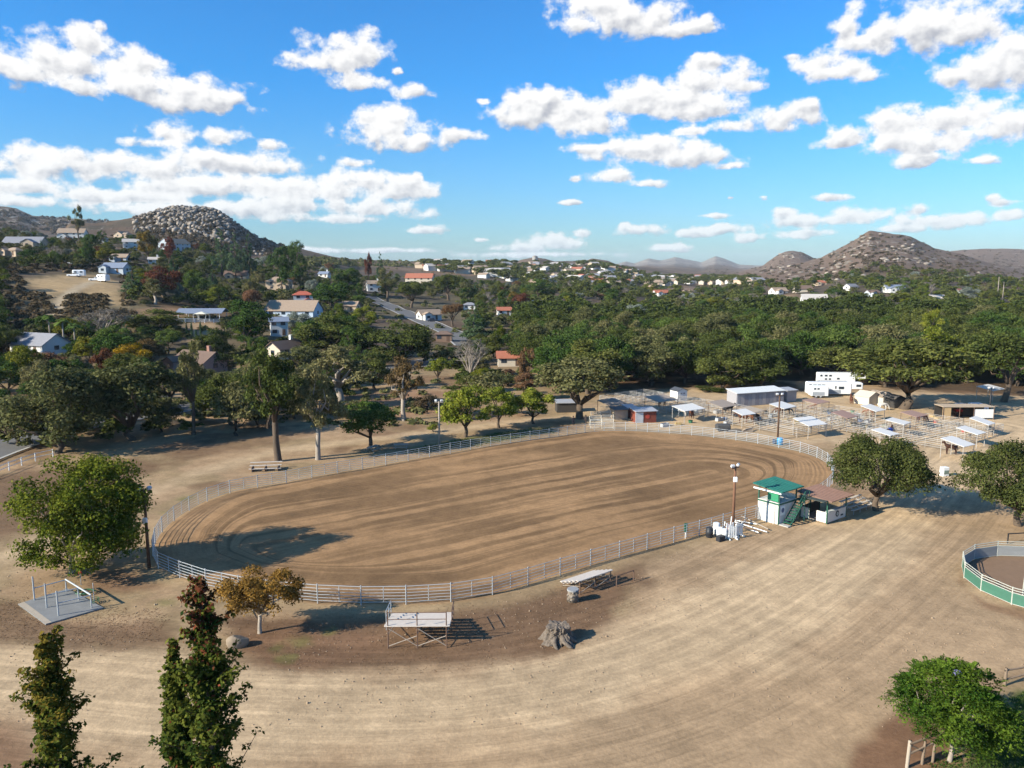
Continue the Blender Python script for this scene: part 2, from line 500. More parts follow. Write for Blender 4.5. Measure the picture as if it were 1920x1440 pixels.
lay(BROWN, 0.7 * pmask(G([(250, 850), (330, 828), (520, 800), (600, 806), (500, 836), (330, 862)]), 1.5, 5))
lay(RED, 0.7 * pmask(G([(1800, 1065), (1795, 1090), (1840, 1140), (1960, 1175), (1940, 1145), (1850, 1128), (1812, 1105)]), 0.5, 1.0))
lay(RED, pmask(G([(1680, 1345), (1720, 1330), (1800, 1400), (1800, 1500), (1600, 1560), (1580, 1430), (1640, 1370)]), 0.5, 1.5))
lay(GREEN, pmask(G([(1790, 1440), (1830, 1400), (1870, 1330), (1905, 1290), (2100, 1300), (2100, 1600), (1780, 1560)]), 0.5, 1.2))
# worn path behind the arena and along its left end
lay(PALE, 0.8 * pmask(G([(-200, 1120), (0, 1045), (120, 1000), (250, 935), (380, 885), (520, 846), (690, 824), (860, 806), (1050, 785), (1140, 772)]), 1.6, 3, False, 1.8))
lay(PALE, 0.55 * pmask(G([(-200, 1230), (0, 1080), (150, 1030), (240, 985)]), 1.2, 3, False, 0.8))
lay(GREEN * 1.15, 0.75 * pmask(G([(760, 838), (860, 822), (1000, 806), (1040, 802), (1040, 815), (960, 828), (860, 840), (760, 853)]), 1.0, 4))
lay(GREEN * 1.3 + 0.03, 0.5 * pmask(G([(270, 1068), (330, 1085), (330, 1100), (285, 1090)]), 0.5, 1.5))
for (gpx, gpy, gr) in [(310, 1130, 2.0), (560, 1207, 1.4), (520, 1215, 1.0), (545, 1232, 0.8), (310, 960, 1.6), (345, 935, 1.4), (615, 1185, 0.8)]:
    c0 = at(gpx, gpy)
    m_ = np.zeros(x.shape); m_[near] = sstep(gr, 0.1, np.hypot(xn - c0[0], yn - c0[1]) + wob[near] * 3)
    lay(GREEN + [0.05, 0.04, 0.01], 0.55 * m_)
# straw rim just outside the rails, trodden soil inside
lay(STRAW * 1.15, 0.75 * sstep(3.4, 0.6, asd + wob * 3) * (asd > -0.5))
arena = sstep(0.35, -0.35, asd + wob * 0.8)
lay(ARENA_C, arena)
# golden field with its track on the hill, the orchard slope, the bare bank
def hitpoly(pts):
    hx, hy, _ = ray_hit([p[0] for p in pts], [p[1] for p in pts]); return np.stack([hx, hy], 1)
mid = (r > 150) & (r < 800)
lay([0.36, 0.25, 0.13], 0.92 * pmask(hitpoly([(50, 526), (100, 519), (150, 515), (200, 522), (232, 530), (232, 560), (225, 578), (190, 575), (150, 548), (130, 548), (105, 560), (70, 548)]), 4, 10, sub=mid))
lay([0.40, 0.31, 0.20], pmask(hitpoly([(108, 590), (112, 570), (130, 552), (150, 538), (175, 530)]), 1.5, 2, False, 2.2, sub=mid))
lay([0.33, 0.22, 0.12], pmask(hitpoly([(345, 605), (412, 604), (408, 620), (372, 645), (350, 640)]), 3, 3, sub=mid))
lay([0.26, 0.16, 0.09], pmask(hitpoly([(232, 582), (330, 578), (370, 585), (330, 595), (250, 592)]), 3, 4, sub=mid))
lay([0.26, 0.15, 0.085], 0.9 * pmask(hitpoly([(665, 745), (760, 728), (830, 735), (820, 775), (700, 790), (660, 770)]), 3, 6, sub=(r > 120) & (r < 400)))
lay([0.30, 0.20, 0.11], 0.7 * pmask(hitpoly([(1440, 556), (1490, 552), (1480, 566), (1440, 570)]), 6, 6, sub=mid))
rock = np.zeros(len(x))
azv = AA.ravel()
for (a0, a1, ra, rb, amt) in [(_pxa, _pxb, q0, q1, am) for (_pxa, _pxb, q0, q1, am) in
        [(150, 560, 800, 1700, 0.3), (-600, 330, 1800, 3600, 0.75), (1130, 1600, 3900, 9000, 1.0), (1330, 2100, 950, 3300, 0.3), (1560, 2900, 2600, 5000, 0.12), (520, 1200, 1000, 2600, 0.1)]]:
    u0, u1 = math.atan((a0 - 960) / FPX), math.atan((a1 - 960) / FPX)
    rock = np.maximum(rock, amt * sstep(u0 - 0.02, u0 + 0.02, azv) * sstep(u1 + 0.02, u1 - 0.02, azv) * sstep(ra, ra * 1.15, r) * sstep(rb, rb * 0.9, r))

faces = (np.arange(nr - 1)[:, None] * na + np.arange(na)[None, :])
nxt = (np.arange(nr - 1)[:, None] * na + (np.arange(na)[None, :] + 1) % na)
F = np.stack([faces, nxt, nxt + na, faces + na], -1).reshape(-1, 4)
ground_me = mesh_np('ground', np.stack([x, y, GZ.ravel()], 1), F[:, ::-1], None, True)
if ground_me.polygons[0].normal.z < 0:
    ground_me.flip_normals()
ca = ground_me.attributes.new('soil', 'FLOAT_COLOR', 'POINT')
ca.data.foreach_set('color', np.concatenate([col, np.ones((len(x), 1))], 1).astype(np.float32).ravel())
# harrow passes: straight down the length, turning at the far right, following the rails along the edge
hc = np.array(at(1335, 884)); hdv = np.array([math.cos(math.radians(33)), math.sin(math.radians(33))])
hu = (x - hc[0]) * hdv[0] + (y - hc[1]) * hdv[1]; hv_ = -(x - hc[0]) * hdv[1] + (y - hc[1]) * hdv[0]
hd = np.where(hu < 0, np.abs(hv_), np.hypot(hu, hv_))
hm_ = sstep(4.5, 9.0, -asd)
har = (26 - hd) * hm_ + (-asd) * (1 - hm_)
for nm, v in (('arena', arena), ('adist', har), ('rock', rock), ('tdist', td)):
    a_ = ground_me.attributes.new(nm, 'FLOAT', 'POINT'); a_.data.foreach_set('value', v.astype(np.float32))

class NG:
    """terse node graph writer"""
    def __init__(s, t): s.t = t
    def n(s, ty, **kw):
        q = s.t.nodes.new('ShaderNode' + ty)
        for k, v in kw.items(): setattr(q, k, v)
        return q
    def L(s, a, b): s.t.links.new(a, b)
    def math(s, op, a, b=None, c=None):
        q = s.n('Math', operation=op)
        for i, v in enumerate((a, b, c)):
            if v is None: continue
            if isinstance(v, (int, float)): q.inputs[i].default_value = v
            else: s.L(v, q.inputs[i])
        return q.outputs[0]
    def noise(s, vec, scale, detail=4, rough=0.55, dim='3D', w=None):
        q = s.n('TexNoise', noise_dimensions=dim)
        q.inputs['Scale'].default_value = scale; q.inputs['Detail'].default_value = detail; q.inputs['Roughness'].default_value = rough
        if vec is not None: s.L(vec, q.inputs['Vector'])
        if w is not None: s.L(w, q.inputs['W'])
        return q.outputs['Fac']
    def ramp(s, v, a, b, lo=0.0, hi=1.0):
        q = s.n('MapRange', interpolation_type='SMOOTHSTEP')
        s.L(v, q.inputs[0])
        for i, val in enumerate((a, b, lo, hi)): q.inputs[i + 1].default_value = val
        return q.outputs[0]
    def mix(s, f, a, b, blend='MIX'):
        q = s.n('Mix', data_type='RGBA', blend_type=blend)
        for nm, v in (('Factor', f), ('A', a), ('B', b)):
            if isinstance(v, (int, float)): q.inputs[nm].default_value = v
            elif isinstance(v, tuple): q.inputs[nm].default_value = (*v, 1)
            else: s.L(v, q.inputs[nm])
        return q.outputs['Result']
    def attr(s, nm): return s.n('Attribute', attribute_name=nm).outputs

gm = bpy.data.materials.new('soil'); gm.use_nodes = True
g = NG(gm.node_tree)
bs = gm.node_tree.nodes['Principled BSDF']
bs.inputs['Roughness'].default_value = 0.95; bs.inputs['Specular IOR Level'].default_value = 0.1
pos = g.n('NewGeometry').outputs['Position']
soil, ar, ad, rk, tdn = g.attr('soil')['Color'], g.attr('arena')['Fac'], g.attr('adist')['Fac'], g.attr('rock')['Fac'], g.attr('tdist')['Fac']
n_f = g.noise(pos, 3.2, 6, 0.7)       # clods, hoof marks
n_m = g.noise(pos, 0.55, 5, 0.65)
n_l = g.noise(pos, 0.09, 4, 0.6)
def scale_col(cin, v):
    q = g.n('VectorMath', operation='SCALE'); g.L(cin, q.inputs[0]); g.L(v, q.inputs['Scale']); return q.outputs[0]
c = scale_col(soil, g.math('MULTIPLY', g.ramp(n_f, 0.28, 0.72, 0.86, 1.12), g.math('MULTIPLY', g.ramp(n_m, 0.3, 0.7, 0.84, 1.12), g.ramp(n_l, 0.3, 0.7, 0.9, 1.1))))
# wheel marks on the drive: streaks that follow it
sv = g.n('CombineXYZ'); g.L(g.math('MULTIPLY', tdn, 1.0), sv.inputs[0])
sp_ = g.n('SeparateXYZ'); g.L(pos, sp_.inputs[0])
g.L(g.math('MULTIPLY', sp_.outputs[0], 0.035), sv.inputs[1]); g.L(g.math('MULTIPLY', sp_.outputs[1], 0.03), sv.inputs[2])
st = g.noise(sv.outputs[0], 1.1, 5, 0.7)
stm = g.math('MULTIPLY', g.ramp(tdn, 16, 6), g.math('SUBTRACT', 1.0, ar))
sfac = g.math('MULTIPLY_ADD', g.math('MULTIPLY', stm, g.math('SUBTRACT', g.ramp(st, 0.34, 0.66), 0.5)), 0.34, 1.0)
c = scale_col(c, sfac)
st2 = g.noise(sv.outputs[0], 4.5, 3, 0.6)
c = scale_col(c, g.math('MULTIPLY_ADD', g.math('MULTIPLY', g.math('SUBTRACT', 1.0, ar), g.math('MULTIPLY', g.ramp(tdn, 22, 10), g.ramp(st2, 0.56, 0.66))), -0.1, 1.0))
# harrow marks of the arena: bands and fine ridges that run round with the rails
wb_ = g.math('MULTIPLY_ADD', g.noise(pos, 0.05, 2), 2.4, ad)
adn = g.math('MULTIPLY_ADD', g.noise(pos, 0.5, 2), 0.35, wb_)
band = g.noise(None, 0.36, 2, 0.5, '1D', adn)
lng = g.noise(pos, 0.035, 2)
bandm = g.ramp(g.math('ADD', band, g.math('MULTIPLY', g.math('SUBTRACT', lng, 0.5), 0.9)), 0.40, 0.62)
fine = g.n('TexWave', wave_type='BANDS', bands_direction='X')
fv = g.n('CombineXYZ'); g.L(adn, fv.inputs[0]); g.L(fv.outputs[0], fine.inputs['Vector'])
fine.inputs['Scale'].default_value = 0.55; fine.inputs['Distortion'].default_value = 1.2; fine.inputs['Detail'].default_value = 2
fn = g.noise(None, 4.2, 2, 0.6, '1D', adn)
af = g.math('ADD', g.ramp(bandm, 0, 1, 0.60, 1.14), g.math('ADD', g.math('MULTIPLY', g.math('SUBTRACT', fine.outputs['Fac'], 0.5), 0.07), g.math('MULTIPLY', g.math('SUBTRACT', fn, 0.5), 0.22)))
af = g.math('MULTIPLY_ADD', ar, g.math('SUBTRACT', af, 1.0), 1.0)
calm = g.ramp(g.noise(pos, 0.03, 2), 0.38, 0.6, 0.6, 1.0)
af = g.math('MULTIPLY_ADD', g.math('SUBTRACT', af, 1.0), calm, 1.0)
c = scale_col(c, af)
# pale granite among the chaparral of the far hills
rn = g.noise(pos, 0.021, 7, 0.68)
rn2 = g.noise(pos, 0.12, 5, 0.7)
rsum = g.math('ADD', g.math('MULTIPLY', rn, 0.62), g.math('MULTIPLY', rn2, 0.38))
rthr = g.math('SUBTRACT', rsum, g.math('MULTIPLY_ADD', rk, -0.115, 0.605))
rm = g.math('MULTIPLY', g.ramp(rthr, 0.0, 0.025), g.ramp(rk, 0.03, 0.15))
c = g.mix(rm, c, g.mix(g.noise(pos, 0.3, 4), (0.20, 0.17, 0.14), (0.46, 0.40, 0.33)))
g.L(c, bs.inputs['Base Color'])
bh = g.math('ADD', g.math('MULTIPLY', n_f, 0.055), g.math('MULTIPLY', g.math('MULTIPLY', g.math('MULTIPLY_ADD', fine.outputs['Fac'], g.ramp(g.noise(pos, 0.06, 2), 0.42, 0.62), fn), ar), 0.035))
bh = g.math('ADD', bh, g.math('MULTIPLY', rn2, g.math('MULTIPLY', rk, 14.0)))
bp = g.n('Bump'); bp.inputs['Strength'].default_value = 0.75; bp.inputs['Distance'].default_value = 1.0
g.L(bh, bp.inputs['Height']); g.L(bp.outputs[0], bs.inputs['Normal'])
ground_me.materials.append(gm)
O('ground', ground_me, kind='structure', label='dusty tan ground rising to brush covered hills')
arr_asd = None

# ------------------------------------------------------------------ sky dome with the fair-weather clouds
CL = [(90,115,100,42),(165,80,45,30),(188,52,14,12),(20,120,60,36),(250,122,56,33),(285,165,90,38),(375,185,88,33),(435,186,36,16),(60,140,90,18),(130,160,50,18),
 (640,108,72,40),(582,118,45,24),(690,98,32,36),(668,150,48,20),(745,134,10,7),(775,173,37,13),(730,243,78,38),(700,222,40,24),(772,265,58,22),(865,255,44,14),
 (330,250,58,22),(412,256,42,24),(268,268,55,11),(60,312,95,36),(175,310,85,34),(145,292,34,24),(300,318,85,28),(420,303,130,30),(500,316,62,18),(505,273,22,12),
 (40,352,120,22),(370,352,130,26),(520,352,120,26),(600,362,100,32),(680,342,60,30),(760,358,56,26),(783,336,14,14),(700,392,110,22),(560,385,150,24),(440,392,120,20),(200,368,170,16),(60,378,100,15),(300,395,100,14),(620,410,120,12),(670,306,33,11),
 (1130,22,76,34),(1195,35,88,32),(1280,56,52,14),(1324,47,16,16),(1095,46,52,18),(1060,212,112,34),(1022,192,62,24),(985,210,52,36),(1110,236,72,24),
 (1200,178,56,30),(1270,195,98,28),(1170,188,36,30),(1300,210,80,24),(1335,152,90,28),(1330,120,44,20),(1405,160,38,13),
 (1530,120,56,24),(1572,137,80,20),(1622,146,36,12),(1485,108,24,8),(1590,56,30,34),(1760,52,130,50),(1700,50,66,40),(1825,42,74,44),(1650,70,60,26),
 (1862,132,88,40),(1915,108,50,55),(1795,142,38,18),(1705,232,80,34),(1795,225,95,36),(1885,238,70,40),(1700,268,84,36),(1790,262,80,30),(1842,301,30,11),(1600,256,50,22),(1565,268,42,13),(1730,298,60,14),
 (1470,222,54,26),(1512,202,26,16),(1380,236,62,15),(1290,246,44,10),(1220,285,110,28),(1232,268,48,20),(1292,297,80,20),(1110,280,48,9),(1365,312,30,8),(1150,330,54,15),(1212,345,38,9),(1080,335,14,7),
 (1070,380,20,5),(1371,371,8,5),(1431,372,10,5),(1556,370,33,8),(1041,456,62,18),(1090,438,26,10),(990,466,60,10),(1195,434,46,12),(1170,425,14,10),
 (1270,466,46,8),(1350,431,46,11),(1305,438,30,9),(1402,447,30,9),(1342,405,24,6),(1490,416,48,15),(1468,401,26,13),(1505,438,50,11),(1612,407,52,17),(1570,413,40,10),
 (1742,415,72,15),(1722,395,25,13),(1795,411,52,17),(1700,428,70,9),(1880,380,36,8),(1896,402,36,13),(1858,374,17,10),(810,432,38,9),(903,450,14,5),(560,470,160,7),(720,470,120,5),(1000,478,150,6),(905,190,16,6),(1800,68,40,20)]
Cpx = np.array(CL, float)
dxx, dyy, dzz = pix_dir(Cpx[:, 0], Cpx[:, 1])
E = np.stack([np.arctan2(dxx, dyy), np.arctan2(dzz, np.hypot(dxx, dyy)), Cpx[:, 2] / FPX, Cpx[:, 3] / FPX], 1)
E[:, 2:] *= np.cos(np.abs(E[:, :1])) ** 1.3
crng = np.random.default_rng(11)
extra = []
for k in range(260):                      # the same kind of sky goes on all round
    a0 = crng.uniform(-math.pi, math.pi)
    if abs(a0) < 0.68 or abs(a0) > 1.3: continue
    e0 = crng.uniform(0.02, 0.62); s0 = (0.25 + e0) * crng.uniform(0.06, 0.16)
    for j in range(crng.integers(2, 5)):
        extra.append((a0 + crng.normal() * s0, e0 + crng.normal() * s0 * 0.15, s0 * crng.uniform(0.5, 1), s0 * crng.uniform(0.2, 0.36)))
for k in range(26):
    a0 = crng.uniform(-0.66, 0.66); e0 = crng.uniform(0.42, 0.65); s0 = e0 * crng.uniform(0.08, 0.16)
    for j in range(3): extra.append((a0 + crng.normal() * s0, e0 + crng.normal() * s0 * 0.15, s0, s0 * 0.33))
E = np.vstack([E, np.array(extra)])
da = np.radians(np.concatenate([np.arange(-82, -38, 1.0), np.arange(-38, 38, 0.22), np.arange(38, 83, 1.0)]))
de = np.radians(np.concatenate([[-3], np.arange(-0.5, 21, 0.2), np.arange(21.2, 46, 1.2)]))
DE, DA = np.meshgrid(de, da, indexing='ij')
fa_, fe_ = DA.ravel(), DE.ravel()
cf = np.full(fa_.shape, -9.0); num = np.zeros(fa_.shape); den = np.full(fa_.shape, 1e-9)
for a0, e0, ra, re in E:
    u = (np.mod(fa_ - a0 + math.pi, 2 * math.pi) - math.pi) / (ra * 1.02)
    v = (fe_ - e0) / (re * 1.02)
    v2 = np.where(v < 0, v * 1.18, v)
    L = np.sqrt(u * u + v2 * v2)
    f_ = 1 - L
    cf = np.maximum(cf, f_)
    wgt = np.exp(6 * np.minimum(f_, 0.9))
    num += wgt * np.clip(v - 0.18 * u, -1.4, 1.4); den += wgt
RD = 16000.0
DV = np.stack([RD * np.cos(fe_) * np.sin(fa_), RD * np.cos(fe_) * np.cos(fa_), RD * np.sin(fe_) + CAMH], 1)
ne, nd = len(de), len(da)
i0 = (np.arange(ne - 1)[:, None] * nd + np.arange(nd - 1)[None, :]); i1 = i0 + 1
DF = np.stack([i0, i0 + nd, i1 + nd, i1], -1).reshape(-1, 4)
dome = mesh_np('sky', DV, DF, None, True)
for nm, v in (('cf', np.maximum(cf, -1.5)), ('cs', num / den), ('elev', fe_)):
    a_ = dome.attributes.new(nm, 'FLOAT', 'POINT'); a_.data.foreach_set('value', v.astype(np.float32))
sm = bpy.data.materials.new('sky_clouds'); sm.use_nodes = True
sm.node_tree.nodes.clear()
g = NG(sm.node_tree)
pos = g.n('NewGeometry').outputs['Position']
q = g.n('VectorMath', operation='MULTIPLY'); g.L(pos, q.inputs[0]); q.inputs[1].default_value = (1 / RD, 1 / RD, 1.25 / RD)
pd = q.outputs[0]
q2 = g.n('VectorMath', operation='ADD'); g.L(pd, q2.inputs[0]); q2.inputs[1].default_value = (-0.005, 0.0, 0.010)
cfn, csn, el = g.attr('cf')['Fac'], g.attr('cs')['Fac'], g.attr('elev')['Fac']
big = g.noise(pd, 20, 1, 0.5)
n1 = g.noise(pd, 40, 8, 0.61)
n2 = g.noise(q2.outputs[0], 40, 3, 0.5)
d_ = g.math('ADD', cfn, g.math('MULTIPLY_ADD', n1, 2.3, -1.09))
d_ = g.math('ADD', d_, g.math('MULTIPLY_ADD', big, 0.9, -0.45))
alpha = g.ramp(d_, -0.10, 0.52)
sh = g.math('ADD', g.math('MULTIPLY', csn, 0.62), g.math('MULTIPLY', g.math('SUBTRACT', n1, n2), 1.7))
sh = g.math('SUBTRACT', sh, g.math('MULTIPLY', g.ramp(d_, 0.3, 1.3), 0.12))
shr = g.ramp(g.math('ADD', sh, 0.22), -0.55, 0.42)
ccol = g.mix(shr, (0.42, 0.44, 0.50), (0.98, 0.97, 0.955))  # sunlit tops and shaded undersides painted into the cloud colour
hz = g.ramp(el, 0.0, 0.15, 0.72, 1.0)
ccol = g.mix(hz, (0.60, 0.72, 0.80), ccol)  # haze near the horizon mixed into the colour of low clouds
alpha = g.math('MULTIPLY', alpha, g.ramp(el, -0.01, 0.10, 0.80, 0.99))
em = g.n('Emission'); g.L(ccol, em.inputs[0]); em.inputs[1].default_value = 0.56
tp = g.n('BsdfTransparent'); ms = g.n('MixShader'); ou = g.n('OutputMaterial')
g.L(alpha, ms.inputs[0]); g.L(tp.outputs[0], ms.inputs[1]); g.L(em.outputs[0], ms.inputs[2]); g.L(ms.outputs[0], ou.inputs[0])
dome.materials.append(sm)
O('sky', dome, kind='structure', label='blue sky with scattered white cumulus clouds')
# ------------------------------------------------------------------ vegetation
LEAF = dict(
    oak=leafmat('oak_leaf', (0.046, 0.061, 0.017), (0.139, 0.155, 0.039)),
    dusty=leafmat('dusty_leaf', (0.076, 0.082, 0.030), (0.220, 0.205, 0.084)),
    green=leafmat('green_leaf', (0.039, 0.071, 0.016), (0.115, 0.167, 0.039)),
    lime=leafmat('lime_leaf', (0.085, 0.115, 0.014), (0.22, 0.23, 0.035)),
    mulb=leafmat('mulberry_leaf', (0.057, 0.086, 0.011), (0.230, 0.218, 0.030)),
    red=leafmat('red_leaf', (0.098, 0.029, 0.021), (0.218, 0.086, 0.052)),
    rust=leafmat('rust_leaf', (0.115, 0.069, 0.034), (0.265, 0.155, 0.075)),
    straw=leafmat('straw_blade', (0.15, 0.095, 0.052), (0.30, 0.20, 0.115)),
    gold=leafmat('gold_leaf', (0.30, 0.15, 0.015), (0.55, 0.32, 0.03)),
    ochre=leafmat('ochre_leaf', (0.13, 0.085, 0.018), (0.27, 0.18, 0.035)),
    silver=leafmat('silver_leaf', (0.152, 0.175, 0.137), (0.333, 0.356, 0.289)),
    pine=leafmat('pine_needle', (0.038, 0.076, 0.033), (0.114, 0.167, 0.076)),
    brush=leafmat('brush_leaf', (0.050, 0.043, 0.024), (0.14, 0.10, 0.055)),
    mbrush=leafmat('mountain_brush_leaf', (0.075, 0.055, 0.036), (0.15, 0.105, 0.07)),
    grey=leafmat('grey_twig', (0.12, 0.105, 0.085), (0.24, 0.21, 0.175)),
    maple=leafmat('maple_leaf', (0.024, 0.048, 0.010), (0.145, 0.15, 0.026), hvar=0.0, vvar=0.0),
    maplered=leafmat('maple_red_leaf', (0.069, 0.034, 0.014), (0.230, 0.063, 0.034), hvar=0.0, vvar=0.0),
    frond=leafmat('frond_leaf', (0.025, 0.065, 0.010), (0.13, 0.19, 0.022), hvar=0.0, vvar=0.0),
    mulbf=leafmat('row_tree_leaf', (0.085, 0.12, 0.015), (0.26, 0.275, 0.04)),
    mulbn=leafmat('big_tree_leaf', (0.050, 0.078, 0.010), (0.19, 0.20, 0.026), hvar=0, vvar=0),
    oakn=leafmat('near_oak_leaf', (0.036, 0.048, 0.014), (0.125, 0.135, 0.038), hvar=0, vvar=0),
    violet=leafmat('violet_petal', (0.25, 0.22, 0.5), (0.42, 0.38, 0.7), hvar=0, vvar=0),
)
BARK = mat('bark', (0.10, 0.072, 0.05), 0.9, 0.5, 4, bump=0.6)
BARKP = mat('pale_bark', (0.30, 0.25, 0.20), 0.9, 0.4, 3, bump=0.4)
BARKD = mat('dark_bark', (0.055, 0.042, 0.032), 0.9, 0.5, 4, bump=0.5)

def leaf_arrays(P, N, size, rg, asp=0.55):
    """a diamond leaf (or small spray) at each point, its face roughly along N"""
    n = len(P)
    N = N / (np.linalg.norm(N, axis=1, keepdims=True) + 1e-9)
    t = rg.normal(size=(n, 3)); t -= N * (t * N).sum(1, keepdims=True)
    t /= np.linalg.norm(t, axis=1, keepdims=True) + 1e-9
    b = np.cross(N, t)
    s = np.asarray(size).reshape(-1, 1) * np.ones((n, 1))
    bend = N * s * rg.uniform(-0.35, 0.1, (n, 1))
    V = np.stack([P + t * s + bend, P + b * s * asp, P - t * s + bend, P - b * s * asp], 1).reshape(-1, 3)
    return V, np.arange(4 * n).reshape(n, 4)

def blob_leaves(blobs, n, leaf, rg, flat=0.85, inner=0.45, up=0.35):
    """leaves through the outer part of each clump; uneven counts leave gaps"""
    B = np.array(blobs, float)
    wgt = B[:, 3] ** 2 * rg.uniform(0.6, 1.4, len(B))
    idx = rg.choice(len(B), n, p=wgt / wgt.sum())
    d = rg.normal(size=(n, 3)); d /= np.linalg.norm(d, axis=1, keepdims=True)
    d[:, 2] = np.where(d[:, 2] < -0.35, -d[:, 2], d[:, 2])
    rad = rg.uniform(inner ** 3, 1, n) ** (1 / 3.) * (1 + 0.16 * rg.normal(size=n))
    # lumps inside each clump
    P = B[idx, :3] + d * (B[idx, 3] * rad)[:, None] * np.array([1, 1, flat])
    N = d * 0.7 + rg.normal(size=(n, 3)) * 0.55 + np.array([0, 0, up])
    return leaf_arrays(P, N, leaf * rg.uniform(0.6, 1.35, n), rg)

def limb_mesh(name, base_r, fork, ends, rg, m, wob_=0.06, n=6, lean=(0, 0)):
    """tapered trunk to the fork, then a curved limb to each end point"""
    mb = MB()
    f = Vector(fork)
    mid = Vector((f.x * 0.35 + rg.normal() * wob_ * 0.3, f.y * 0.35 + rg.normal() * wob_ * 0.3, f.z * 0.5))
    mb.tube([(0, 0, -0.03), (0, 0, 0.02), mid, f], [base_r * 1.55, base_r * 1.15, base_r * 0.95, base_r * 0.85], 8)
    for e in ends:
        e = Vector(e)
        k1 = f.lerp(e, 0.35) + Vector((rg.normal() * wob_, rg.normal() * wob_, abs(rg.normal()) * wob_))
        k2 = f.lerp(e, 0.7) + Vector((rg.normal() * wob_, rg.normal() * wob_, rg.normal() * wob_))
        mb.tube([f - Vector((0, 0, 0.02)), k1, k2, e], [base_r * 0.62, base_r * 0.44, base_r * 0.27, base_r * 0.08], n)
    return mb.mesh(name, m, True)

def dome_blobs(nb, cz, ra, rz, br, rg, zmin=-0.45, fill=0.25):
    out = []
    while len(out) < nb:
        d = rg.normal(size=3); d /= np.linalg.norm(d)
        if d[2] < zmin: continue
        k = rg.uniform(0.72, 1.0) if rg.random() > fill else rg.uniform(0.2, 0.7)
        out.append((d[0] * ra * k, d[1] * ra * k, cz + d[2] * rz * k, br * rg.uniform(0.65, 1.3)))
    return out

